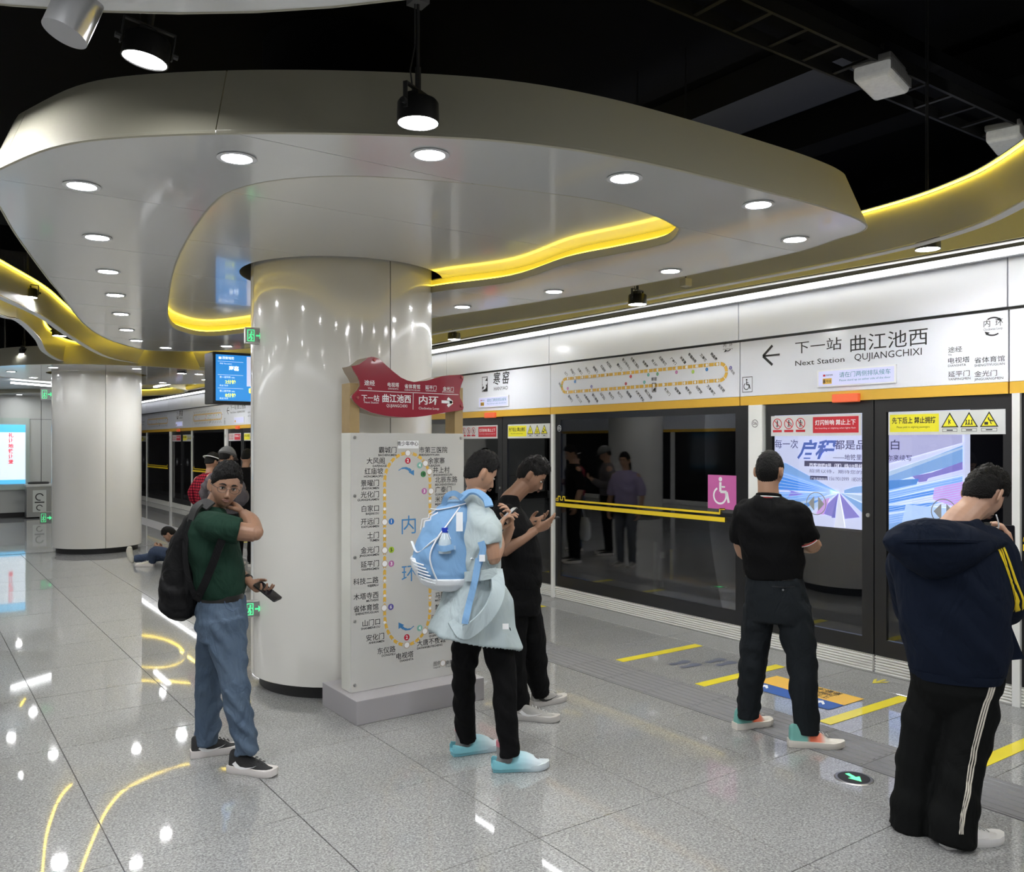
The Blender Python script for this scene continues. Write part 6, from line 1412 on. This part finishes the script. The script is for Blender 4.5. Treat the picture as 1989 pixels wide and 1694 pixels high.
# ============ boy in black behind
g = Fig(1030, 5.5, 'boy in black T-shirt and black trousers reading his phone, pale grey trainers'); J = g.J
sd, fr = dirs(.97, .22)
hf = head_frame(J(1032, 925, 0), (.82, -.02, -.57), (.55, 0, .83))
b = MB(); add_head(b, hf, .96)
limb(b, [J(985, 990, .02), J(990, 972, .01), J(1006, 955, .0), J(1020, 940, 0)], [.075, .062, .056, .058])
body_loft(b, [(J(1008, 1120), .12, .08), (J(1000, 1050), .14, .09), (J(988, 1005), .15, .08), (J(986, 985), .09, .06)], sd, fr)
limb(b, [J(978, 1005, -.15), J(975, 1045, -.17), J(977, 1070, -.17)], [.048, .046, .043]); limb(b, [J(977, 1070, -.17), J(1005, 1052, -.17), J(1040, 1030, -.14)], [.043, .040, .027])
add_hand(b, J(1041, 1029, -.14), (.88, .15, .38), (-.15, .75, .55), 1, .96, curls=(.25, .35, .5, .6), thumb=.6)
limb(b, [J(985, 1005, .15), J(990, 1040, .18), J(998, 1040, .17)], [.045, .042, .04]); limb(b, [J(996, 1040, .17), J(1010, 1026, .12), J(1026, 1018, .05)], [.038, .034, .026])
add_hand(b, J(1027, 1017, .045), (.9, -.2, .25), (.1, -.55, .7), -1, .94, curls=(.3, .4, .5, .6), thumb=.6)
fuse(b, 'body', SKIN_D, g.root, .0045, 3)
hair(g.root, hf, .96, seed=14, top=.016, thick=.018, spiky=.014, fringe=.04, side=.08, back=-.6); face_details(g.root, hf, .96)
BT = cloth('black_tee', (.0045, .0045, .005), fold=.5, s=8)
b = MB(); body_loft(b, [(J(1012, 1140), .160, .120), (J(1011, 1100), .165, .132), (J(1004, 1060), .185, .140), (J(994, 1020), .20, .130), (J(988, 998), .18, .11), (J(987, 984), .11, .08), (J(990, 972), .074, .066), (J(995, 962), .062, .060)], sd, fr, 24)
limb(b, [J(984, 1000, -.12), J(979, 1020, -.16), J(980, 1044, -.17)], [.072, .074, .078]); limb(b, [J(986, 1000, .12), J(992, 1035, .18)], [.07, .072])
fuse(b, 't_shirt', BT, g.root, .008, 5, folds=lambda c: wr(c, 8, .009, 4, .8))
b = MB(); body_loft(b, [(J(1012, 1125), .155, .12), (J(1010, 1170), .165, .13), (J(1010, 1190), .16, .125)], sd, fr, 22)
limb(b, [J(1018, 1165, .07), J(1032, 1230, .09), J(1038, 1270, .11), J(1045, 1320, .17), J(1051, 1350, .20)], [.10, .090, .078, .070, .062])
limb(b, [J(998, 1165, -.07), J(996, 1240, -.06), J(1000, 1310, -.04), J(1008, 1355, -.03), J(1011, 1380, -.02)], [.10, .088, .076, .068, .062])
fuse(b, 'trousers', TRB, g.root, .008, 4, folds=lambda c: wr(c, 9, .008, 2, .8))
GREYS = mat('upper_grey', (.36, .35, .33), .6, bump=.5, bump_s=250); 
g.foot((1033, 1374), (1096, 1360), L=.29, um=GREYS, sm_=mat('sole_grey', (.48, .46, .44), .5), accent=('swoosh', mat('swoosh_black', (.02, .02, .02), .5)), h=1.3)
g.foot((1000, 1396), (1056, 1400), L=.29, um=GREYS, sm_=MATS['sole_grey'], accent=('swoosh', mat('swoosh_pale', (.7, .7, .7), .5)), h=1.1)
t = phone(g.world(J(1062, 1009, -.06)), Vector((.95, .1, .16)), Vector((-.15, .05, .95)), 'phone in the hands of the boy in black, seen almost edge-on'); t.rotation_euler.z = -YAW

# ============ man in the black polo
g = Fig(1510, 5.05, 'man in black polo shirt seen from behind with arms crossed, orange and teal trainers'); J = g.J
sd, fr = dirs(.52, .85)
hf = head_frame(J(1495, 917, .02), (.62, .78, -.10), (.05, .08, .99))
b = MB(); add_head(b, hf, .95)
limb(b, [J(1494, 990, .0), J(1493, 970, .0), J(1492, 948, .0), J(1492, 930, .01)], [.075, .064, .060, .062])
body_loft(b, [(J(1503, 1100), .13, .09), (J(1500, 1040), .15, .10), (J(1497, 995), .15, .08)], sd, fr)
limb(b, [J(1549, 1012, -.08), J(1565, 1040, -.07), J(1576, 1058, -.04)], [.055, .052, .050]); limb(b, [J(1578, 1058, -.04), J(1568, 1060, .10), J(1535, 1052, .22)], [.050, .046, .030])
add_hand(b, J(1534, 1052, .225), (-.9, .3, .1), (-.1, -.9, 0), 1, 1, curl=.4)
limb(b, [J(1443, 1005, .08), J(1440, 1050, .12), J(1446, 1075, .16)], [.052, .050, .046]); limb(b, [J(1446, 1075, .16), J(1490, 1068, .26), J(1545, 1050, .16)], [.046, .040, .028])
add_hand(b, J(1546, 1049, .155), (.85, -.45, .25), (.2, -.1, -.9), -1, .95, curl=.5)
fuse(b, 'body', SKIN, g.root, .0045, 3)
hair(g.root, hf, .95, seed=21, top=.006, thick=.014, spiky=.004, side=-.02, back=-.68)
POLO = cloth('black_polo', (.0045, .0045, .005), fold=.45, s=7); 
b = MB(); body_loft(b, [(J(1503, 1122), .165, .125), (J(1502, 1110), .172, .132), (J(1499, 1070), .180, .14), (J(1497, 1030), .195, .14), (J(1496, 1000), .205, .125), (J(1495, 985), .185, .105), (J(1494, 972), .12, .085), (J(1493, 962), .072, .068)], sd, fr, 26)
limb(b, [J(1535, 990, -.07), J(1553, 1010, -.09), J(1564, 1040, -.07), J(1566, 1046, -.065)], [.072, .075, .072, .072]); limb(b, [J(1452, 988, .07), J(1442, 1020, .09), J(1439, 1052, .12)], [.072, .074, .072])
fuse(b, 'polo_shirt', POLO, g.root, .008, 5, folds=lambda c: wr(c, 8, .008, 11, .8))
for r_, z_, m_, rr in ((1.0, .024, POLO, .011), (1.17, .012, WHT, .0035), (1.19, .005, mat('trim_red', (.42, .03, .03), .7), .003)):
    b = MB(); b.tube([J(1493, 966, 0)+(sd*math.cos(a)*.064*r_+fr*math.sin(a)*.060*r_)+UP*(z_-.012-.010*math.sin(a)) for a in [2*PI*i/28 for i in range(29)]], rr, 8); b.build('collar' if rr > .005 else 'collar_trim', m_, g.root, smooth=True)
b = MB(); ax = (J(1572, 1058, -.05)-J(1560, 1032, -.075)).normalized(); c0 = J(1566, 1048, -.064); a1 = ax.orthogonal().normalized(); a2 = ax.cross(a1)
b.tube([c0+(a1*math.cos(t)+a2*math.sin(t))*.073 for t in [2*PI*i/28 for i in range(29)]], .004, 6); b.build('sleeve_trim', WHT, g.root, smooth=True)
b = MB(); b.tube([c0+ax*-.006+(a1*math.cos(t)+a2*math.sin(t))*.0745 for t in [2*PI*i/28 for i in range(29)]], .003, 6); b.build('sleeve_trim', MATS['trim_red'], g.root, smooth=True)
b = MB(); body_loft(b, [(J(1503, 1121), .162, .126), (J(1503, 1109), .162, .126)], sd, fr, 28); b.build('belt', BELT, g.root, smooth=True, ang=50)
CHAR = cloth('charcoal_wool', (.014, .017, .020), fold=.5, s=8)
b = MB(); body_loft(b, [(J(1503, 1117), .158, .122), (J(1506, 1145), .180, .140), (J(1511, 1185), .190, .150), (J(1512, 1205), .185, .14)], sd, fr, 24)
limb(b, [J(1475, 1180, .04), J(1470, 1225, .06), J(1463, 1290, .10), J(1456, 1350, .16), J(1453, 1392, .18)], [.100, .090, .082, .072, .068])
limb(b, [J(1540, 1180, -.05), J(1548, 1225, -.07), J(1559, 1290, -.08), J(1562, 1350, -.09), J(1567, 1400, -.09), J(1568, 1424, -.09)], [.105, .100, .084, .078, .072, .072])
fuse(b, 'trousers', CHAR, g.root, .008, 4, folds=lambda c: wr(c, 10, .007, 12, .8))
strap(g.root, [J(1500, 1139, -.141), J(1525, 1141, -.150), J(1546, 1138, -.138)], .004, .004, BLACKPL, 'pocket_welt'); MB().tube([J(1521, 1146, -.150), J(1521, 1146, -.156)], .006, 12).build('button', mat('button_grey', (.2, .2, .2), .3), g.root)
ST = [(0, (.16, .42, .38)), (.34, (.20, .48, .43)), (.42, (.85, .16, .07)), (.60, (.88, .26, .16)), (.72, (.75, .70, .64)), (1, (.74, .71, .66))]
for i, (h, t_) in enumerate((((1428, 1417), (1486, 1408)), ((1532, 1449), (1631, 1453)))):
    a = g.fl(*h); d = (g.fl(*t_)-a).normalized()
    g.foot(h, t_, L=.30 if i else .28, um=ombre('runner_fade_%d' % i, d, 0, .28, ST), sm_=mat('sole_cream', (.72, .68, .62), .5), h=1.4)

# ============ person in the navy hoodie
g = Fig(1835, 3.9, 'person in navy hooded jacket and black track trousers with white side stripes'); J = g.J
sd, fr = dirs(.40, .92)
hf = head_frame(J(1911, 962, .06), (.72, .42, -.62), (.60, .28, .76))
b = MB(); add_head(b, hf, 1.0)
limb(b, [J(1848, 1040, .0), J(1862, 1015, .0), J(1884, 992, .03), J(1900, 975, .05)], [.09, .070, .062, .066])
body_loft(b, [(J(1855, 1250), .12, .09), (J(1845, 1120), .15, .10), (J(1845, 1050), .14, .08)], sd, fr)
limb(b, [J(1925, 1080, .0), J(1945, 1180, .04), J(1948, 1190, .08)], [.05, .046, .044]); limb(b, [J(1948, 1190, .08), J(1962, 1130, .2), J(1965, 1070, .28)], [.044, .038, .028])
add_hand(b, J(1965, 1069, .28), (-.1, .15, .95), (-.6, .4, 0), 1, 1, curl=.5); add_hand(b, J(1905, 1080, .38), (.3, .0, .9), (.5, .2, 0), -1, 1, curl=.5)
limb(b, [J(1760, 1090, .12), J(1790, 1190, .25), J(1800, 1195, .28)], [.05, .045, .044]); limb(b, [J(1800, 1195, .28), J(1860, 1130, .36), J(1905, 1082, .38)], [.044, .038, .027])
fuse(b, 'body', SKIN_L, g.root, .0045, 3)
hair(g.root, hf, 1.0, seed=31, top=.014, thick=.024, spiky=.014, fringe=.12, side=.02, back=-.58); face_details(g.root, hf, 1.0)
NAVY = cloth('navy_fleece', (.006, .010, .022), fold=.6, s=6)
b = MB(); body_loft(b, [(J(1857, 1312), .192, .145), (J(1857, 1295), .205, .155), (J(1856, 1250), .222, .17), (J(1850, 1180), .235, .175), (J(1842, 1110), .240, .165), (J(1838, 1065), .235, .145), (J(1840, 1040), .205, .12), (J(1848, 1020), .13, .10), (J(1858, 1008), .085, .085)], sd, fr, 28)
limb(b, [J(1915, 1055, -.03), J(1936, 1090, -.05), J(1948, 1140, -.02), J(1950, 1180, .04), J(1952, 1186, .08)], [.085, .088, .082, .078, .074]); limb(b, [J(1952, 1188, .08), J(1962, 1150, .18), J(1966, 1090, .27)], [.074, .064, .050])
limb(b, [J(1770, 1060, .08), J(1757, 1110, .13), J(1770, 1180, .22), J(1790, 1195, .28)], [.085, .082, .078, .072]); limb(b, [J(1790, 1195, .28), J(1850, 1145, .36), J(1895, 1095, .38)], [.070, .060, .05])
fuse(b, 'hooded_jacket', NAVY, g.root, .008, 5, folds=lambda c: wr(c, 6, .011, 15, .7))
b = MB()   # hood lying on the back
rs = []
for t_, y0_, y1_, dp in ((1716, 1048, 1056, .02), (1728, 1030, 1075, .07), (1760, 1012, 1104, .10), (1800, 1004, 1126, .12), (1840, 1010, 1122, .12), (1880, 1022, 1098, .11), (1915, 1036, 1074, .08), (1945, 1046, 1062, .04), (1954, 1050, 1056, .015)):
    c = J(t_, (y0_+y1_)/2, -.115); hh = (y1_-y0_)/2/F*3.8; rs.append([c+UP*hh*math.sin(a)+Vector((0, 1, 0))*dp*math.cos(a) for a in [2*PI*i/18 for i in range(18)]])
b.loft(rs); fuse(b, 'hood', NAVY, g.root, .008, 4, folds=lambda c: wr(c, 6, .008, 3, .8))
strap(g.root, [J(1719, 1052, -.12), J(1760, 1051, -.20), J(1830, 1050, -.235), J(1900, 1052, -.215), J(1950, 1054, -.14)], .012, .010, NAVY, 'hood_edge')
b = MB(); b.loft([[J(x, y, dd) for x, y in q] for q, dd in (([(1945, 1180), (1962, 1210), (1990, 1280), (1950, 1284), (1938, 1240)], .02), ([(1945, 1180), (1962, 1210), (1990, 1280), (1950, 1284), (1938, 1240)], .04))]); o = b.build('jacket_flap', NAVY, g.root, smooth=False)
b = MB(); body_loft(b, [(J(1857, 1316), .190, .148), (J(1857, 1300), .200, .156)], sd, fr, 32); b.build('waist_rib', NAVY, g.root, smooth=True, ang=50)
TRK = cloth('black_track', (.005, .0055, .0055), fold=.4, s=7)
b = MB(); body_loft(b, [(J(1856, 1290), .185, .14), (J(1856, 1335), .190, .150), (J(1854, 1362), .165, .13), (J(1852, 1385), .12, .10)], sd, fr, 26)
limb(b, [J(1820, 1325, .04), J(1798, 1400, .04), J(1783, 1470, .03), J(1778, 1530, .02), J(1774, 1575, .0), J(1773, 1606, .0)], [.112, .100, .090, .092, .100, .104])
limb(b, [J(1886, 1325, -.04), J(1880, 1408, -.05), J(1868, 1470, -.07), J(1860, 1530, -.11), J(1853, 1590, -.15), J(1850, 1638, -.17)], [.118, .112, .102, .098, .098, .100])
tr = fuse(b, 'track_trousers', TRK, g.root, .008, 4, folds=lambda c: wr(c, 7, .010, 8, .7))
def shrink_strip(pts, w, m, tgt, name, parent, nrm=(0, -1, 0), off=.003):
    sp = spline(pts, 10); b = MB(); k = len(sp); n_ = Vector(nrm); rs = []; vs = []; fs = []
    for i, p in enumerate(sp):
        t = (sp[min(i+1, k-1)]-sp[max(i-1, 0)]).normalized(); a = t.cross(n_).normalized(); vs += [p-a*w/2, p, p+a*w/2]
    for i in range(k-1): fs += [(3*i, 3*i+1, 3*i+4, 3*i+3), (3*i+1, 3*i+2, 3*i+5, 3*i+4)]
    b.add(vs, fs); o = b.build(name, m, parent, smooth=True); s_ = o.modifiers.new('w', 'SHRINKWRAP'); s_.target = tgt; s_.wrap_method = 'NEAREST_SURFACEPOINT'; s_.wrap_mode = 'ABOVE_SURFACE'; s_.offset = off
    q = o.modifiers.new('s', 'SOLIDIFY'); q.thickness = .0015; return o
STRW = mat('stripe_cream', (.62, .58, .50), .7)
bpy.context.view_layer.update()
for q in (-1, 0, 1):
    shrink_strip([J(1932+q*5.5, 1312, -.14), J(1917+q*5, 1370, -.16), J(1899+q*5, 1440, -.17), J(1885+q*5, 1510, -.19), J(1877+q*4.5, 1565, -.24), J(1872+q*4.5, 1622, -.28)], .0085, STRW, tr, 'side_stripe', g.root, (.6, -.8, 0))
hj = [o for o in g.root.children if o.name.startswith('hooded_jacket')][0]
for q in (-1, 0, 1): shrink_strip([J(1940+q*10, 1062, -.13), J(1949+q*9.5, 1090, -.13), J(1958+q*9, 1130, -.10), J(1966+q*8, 1176, -.04)], .011, YEL, hj, 'sleeve_stripe', g.root, (.6, -.8, 0))
for h, t_ in (((1740, 1606), (1790, 1592)), ((1834, 1646), (1890, 1640))):
    g.foot(h, t_, L=.29, um=mat('upper_white', (.68, .67, .66), .6), sm_=mat('sole_offwhite', (.72, .71, .70), .5), h=1.1)
e_ = MB(); e_.tube(spline([J(1935, 1000, -.08), J(1940, 1022, -.06), J(1932, 1035, -.04), J(1915, 1030, -.05)], 6), .003, 6); e_.build('earphone_cable', WHT, g.root, smooth=True)
t = phone(g.world(J(1955, 1050, .40)), Vector((.1, .2, .9)), Vector((-.3, -.8, .4)), 'dark phone held in front of the navy-hooded person'); t.rotation_euler.z = -YAW

# ============ people further off (front is local +Y, right-hand side +X)
def stander(loc, rz, h, label, top, leg, skin=SKIN, hairm=HAIR, arms='phone', hat=None, skirt=None, long_hair=False, head_tilt=-.35, shoe_m=None, top_hem=.92, sleeve=.6):
    p = empty('person', (*loc, 0), label, 'person', rz=rz); k = h/1.72; V = lambda x, y, z: Vector((x*k, y*k, z*k))
    sd, fr = Vector((1, 0, 0)), Vector((0, 1, 0))
    hf = head_frame(V(0, .04, 1.60), (0, 1, head_tilt), (0, .3, 1)); b = MB(); add_head(b, hf, .95*k)
    limb(b, [V(0, 0, 1.36), V(0, .0, 1.44), V(0, .015, 1.52), V(0, .03, 1.58)], [.07*k, .056*k, .052*k, .056*k])
    body_loft(b, [(V(0, 0, 1.0), .12*k, .09*k), (V(0, 0, 1.2), .14*k, .1*k), (V(0, 0, 1.36), .15*k, .08*k)], sd, fr)
    A = {'phone': lambda s: ([V(s*.19, 0, 1.38), V(s*.24, -.03, 1.22), V(s*.24, -.01, 1.10)], [V(s*.24, -.01, 1.10), V(s*.18, .13, 1.13), V(s*.08, .25, 1.20)]), 'down': lambda s: ([V(s*.19, 0, 1.38), V(s*.24, -.02, 1.22), V(s*.26, -.02, 1.08)], [V(s*.26, -.02, 1.08), V(s*.27, .03, .95), V(s*.26, .06, .84)])}
    for s in (-1, 1):
        up_, lo_ = A[arms](s); limb(b, up_, [.048*k, .046*k, .042*k]); limb(b, lo_, [.042*k, .036*k, .027*k]); d = lo_[2]-lo_[1]
        add_hand(b, lo_[2], d, (-s, .1, 0) if arms == 'down' else (-s*.2, -.3, 1), s if arms == 'down' else -s, .93*k, curl=.45)
    fuse(b, 'body', skin, p, .006, 3)
    hair(p, hf, .96*k, seed=loc[0], top=.012, thick=.02, spiky=.008, side=-.1 if long_hair else .1, back=-.9 if long_hair else -.45, m=hairm); face_details(p, hf, .95*k)
    if long_hair: b = MB(); limb(b, [V(0, -.06, 1.62), V(0, -.10, 1.52), V(0, -.11, 1.40), V(0, -.10, 1.30)], [(.05*k, .03*k), (.045*k, .035*k), (.035*k, .028*k), (.015*k, .015*k)]); fuse(b, 'ponytail', hairm, p, .006, 2)
    b = MB(); body_loft(b, [(V(0, 0, top_hem), .17*k, .13*k), (V(0, 0, 1.05), .17*k, .13*k), (V(0, 0, 1.2), .185*k, .135*k), (V(0, 0, 1.34), .20*k, .125*k), (V(0, 0, 1.41), .17*k, .10*k), (V(0, 0, 1.46), .085*k, .075*k)], sd, fr)
    for s in (-1, 1):
        up_, lo_ = A[arms](s); limb(b, [up_[0].lerp(V(0, 0, 1.38), .25)]+up_[1:], [.07*k, .07*k, .064*k])
        if sleeve > .8: limb(b, lo_[:2]+[lo_[1].lerp(lo_[2], .8)], [.062*k, .054*k, .046*k])
    fuse(b, 'top', top, p, .009, 4, folds=lambda c: wr(c, 9, .008, loc[1], .8))
    b = MB(); body_loft(b, [(V(0, 0, 1.02), .155*k, .12*k), (V(0, 0, .92), .175*k, .135*k), (V(0, 0, .82), .18*k, .13*k)], sd, fr)
    for s in (-1, 1): limb(b, [V(s*.085, 0, .88), V(s*.095, 0, .7), V(s*.10, .01, .48), V(s*.10, -.01, .25), V(s*.10, -.02, .07)], [.095*k, .09*k, .072*k, .062*k, .055*k])
    fuse(b, 'trousers', leg, p, .009, 4, folds=lambda c: wr(c, 9, .006, loc[1], .8))
    for s in (-1, 1): shoe(p, V(s*.10, -.07, 0), (s*.15, 1, 0), L=.28*k, um=shoe_m or BLKM, sm_=SOLEW)
    if hat: hat(p, hf, k)
    return p
def cap(p, hf, k):
    c, s, f, u = hf; M_ = mat('cap_grey', (.10, .10, .10), .8); U2 = _U; P = head_shape(U2, np.where(U2[:, 2] > .22, .030, -.02)); b = MB(); b.add([c+(s*q[0]+f*q[1]+u*q[2])*k for q in P], _UF)
    o = link('cap', b.me('cap', True), M_, p); b = MB(); b.loft([[c+(s*x+f*(.085+y)+u*z)*k for x, y, z in ((-.07, 0, .035), (.07, 0, .035), (.07, 0, .041), (-.07, 0, .041))], [c+(s*x+f*(.085+y)+u*z)*k for x, y, z in ((-.05, .07, .025), (.05, .07, .025), (.05, .07, .031), (-.05, .07, .031))]]); b.build('peak', M_, p)
def visor(p, hf, k):
    c, s, f, u = hf; b = MB(); b.tube([c+(s*math.cos(a)*.094+f*math.sin(a)*.115+u*.055)*k for a in [2*PI*i/24 for i in range(25)]], [(.022*k, .006*k)]*25, 8); b.build('visor', WHT, p, smooth=True)
def chk():
    m = cloth('red_plaid', (.36, .02, .035), .9, .3, 8); nt = m.node_tree; b = nt.nodes['Principled BSDF']; tc = nt.nodes.new('ShaderNodeTexCoord'); L = nt.links.new; prev = None
    for ax_, col_ in (('BANDS_DIRECTION_X', 0), (None, 2)):
        wv = nt.nodes.new('ShaderNodeTexWave'); wv.bands_direction = 'X' if col_ == 0 else 'Z'; wv.inputs['Scale'].default_value = 9; L(tc.outputs['Object'], wv.inputs[0])
        cr = nt.nodes.new('ShaderNodeValToRGB'); cr.color_ramp.interpolation = 'CONSTANT'; cr.color_ramp.elements[0].color = (1, 1, 1, 1); cr.color_ramp.elements[1].position = .5; cr.color_ramp.elements[1].color = (.18, .16, .3, 1); L(wv.outputs[0], cr.inputs[0])
        mx = nt.nodes.new('ShaderNodeMix'); mx.data_type = 'RGBA'; mx.blend_type = 'MULTIPLY'; mx.inputs[0].default_value = .8
        if prev is None: mx.inputs[6].default_value = (.42, .025, .045, 1)
        else: L(prev, mx.inputs[6])
        L(cr.outputs[0], mx.inputs[7]); prev = mx.outputs[2]
    L(prev, b.inputs['Base Color']); return m
def wl(x, d): p = px(x, HY, d); return (p.x, p.y)
stander(wl(407, 10.6), -1.0, 1.63, 'woman in red plaid shirt and white visor behind the green-shirted man', chk(), cloth('blue_jeans_far', (.06, .09, .15)), hat=visor, sleeve=1, top_hem=.78)
stander(wl(436, 10.0), -.95, 1.70, 'person in dark grey cap standing behind the head of the man in green', cloth('mauve_grey', (.10, .09, .10)), TRB, hat=cap, sleeve=1)
stander(wl(477, 12.2), -.8, 1.66, 'person in black almost hidden behind the thick pillar', BT, TRB, sleeve=1)
# two people standing behind the pillar, visible only as reflections in the door glass
pw = stander((3.75, 8.95), -1.9, 1.62, 'woman in lilac T-shirt standing behind the pillar, seen mirrored in the dark glass', cloth('lilac_tee', (.30, .26, .42)), cloth('grey_jeans', (.10, .11, .13)), arms='down', long_hair=True, head_tilt=-.1, shoe_m=GREYS)
pm = stander((4.05, 9.75), -1.2, 1.72, 'man in black with a white carrier bag, seen mirrored in the dark glass', BT, TRB, arms='down')
t = empty('carrier_bag', (3.78, 9.90, .30), 'white plastic carrier bag hanging from the mirrored man\'s hand', 'bag'); b = MB()
body_loft(b, [(Vector((0, 0, 0)), .12, .05), (Vector((0, 0, .05)), .16, .09), (Vector((0, 0, .25)), .15, .08), (Vector((0, 0, .34)), .13, .03)], Vector((.3, 1, 0)).normalized(), Vector((1, -.3, 0)).normalized()); fuse(b, 'bag_body', WTRIM, t, .008, 3, folds=lambda c: wr(c, 10, .01, 2)); b = MB(); b.tube(spline([(0, -.09, .33), (0, -.02, .52), (0, .02, .52), (0, .09, .33)], 6), [(.014, .004)]*19, 6); b.build('handle', WTRIM, t, smooth=True)
# person sitting on the floor beyond, one leg stretched out
x_, y_ = wl(357, 12.3); sp_ = empty('person', (x_, y_, 0), 'person in jeans sitting on the floor behind the rucksack, leg stretched out', 'person', rz=-YAW+PI/2)
V = lambda x, y, z: Vector((x, y, z)); sd, fr = Vector((1, 0, 0)), Vector((0, 1, 0))
hf = head_frame(V(0, .20, .44), (0, .7, -.7), (0, .7, .7)); b = MB(); add_head(b, hf, .95); limb(b, [V(0, .02, .38), V(0, .09, .41), V(0, .17, .42)], [.07, .055, .055]); body_loft(b, [(V(0, -.10, .10), .13, .10), (V(0, -.08, .25), .14, .1), (V(0, .0, .37), .14, .07)], sd, fr)
for s in (-1, 1): limb(b, [V(s*.17, .0, .36), V(s*.24, .06, .24), V(s*.2, .14, .18)], [.046, .044, .04]); limb(b, [V(s*.2, .14, .18), V(s*.12, .27, .20), V(s*.06, .34, .24)], [.04, .035, .027]); add_hand(b, V(s*.06, .34, .24), (-s*.3, .6, .4), (-s, 0, .3), s, .9, curl=.5)
fuse(b, 'body', SKIN, sp_, .007, 3); hair(sp_, hf, .96, seed=2); face_details(sp_, hf, .95)
b = MB(); body_loft(b, [(V(0, -.10, .05), .17, .14), (V(0, -.09, .22), .17, .13), (V(0, -.02, .34), .19, .12), (V(0, .03, .41), .12, .08)], sd, fr); 
for s in (-1, 1): limb(b, [V(s*.14, .0, .36), V(s*.24, .06, .24), V(s*.2, .14, .18)], [.07, .066, .06])
fuse(b, 'jacket', cloth('black_jacket_far', (.02, .02, .02)), sp_, .009, 4, folds=lambda c: wr(c, 9, .008, 2))
b = MB(); body_loft(b, [(V(0, -.08, .02), .16, .13), (V(0, -.06, .12), .17, .15), (V(0, -.05, .2), .15, .12)], sd, fr); limb(b, [V(.09, 0, .10), V(.12, .22, .11), V(.13, .42, .11), V(.14, .76, .075)], [.09, .085, .07, .055]); limb(b, [V(-.09, 0, .10), V(-.2, .2, .2), V(-.22, .34, .22), V(-.12, .40, .07)], [.09, .085, .07, .055])
fuse(b, 'jeans', cloth('navy_jeans', (.05, .07, .12)), sp_, .009, 3, folds=lambda c: wr(c, 11, .006, 2))
b = MB(); limb(b, [V(.14, .80, .04), V(.14, .83, .10), V(.15, .85, .19), V(.15, .845, .25)], [.036, .042, .045, .030]); fuse(b, 'shoe', mat('shoe_cream', (.62, .60, .52), .6), sp_, .006, 3)
shoe(sp_, V(-.12, .38, 0), (0, 1, 0), L=.27, um=MATS['shoe_cream'], sm_=SOLEW)
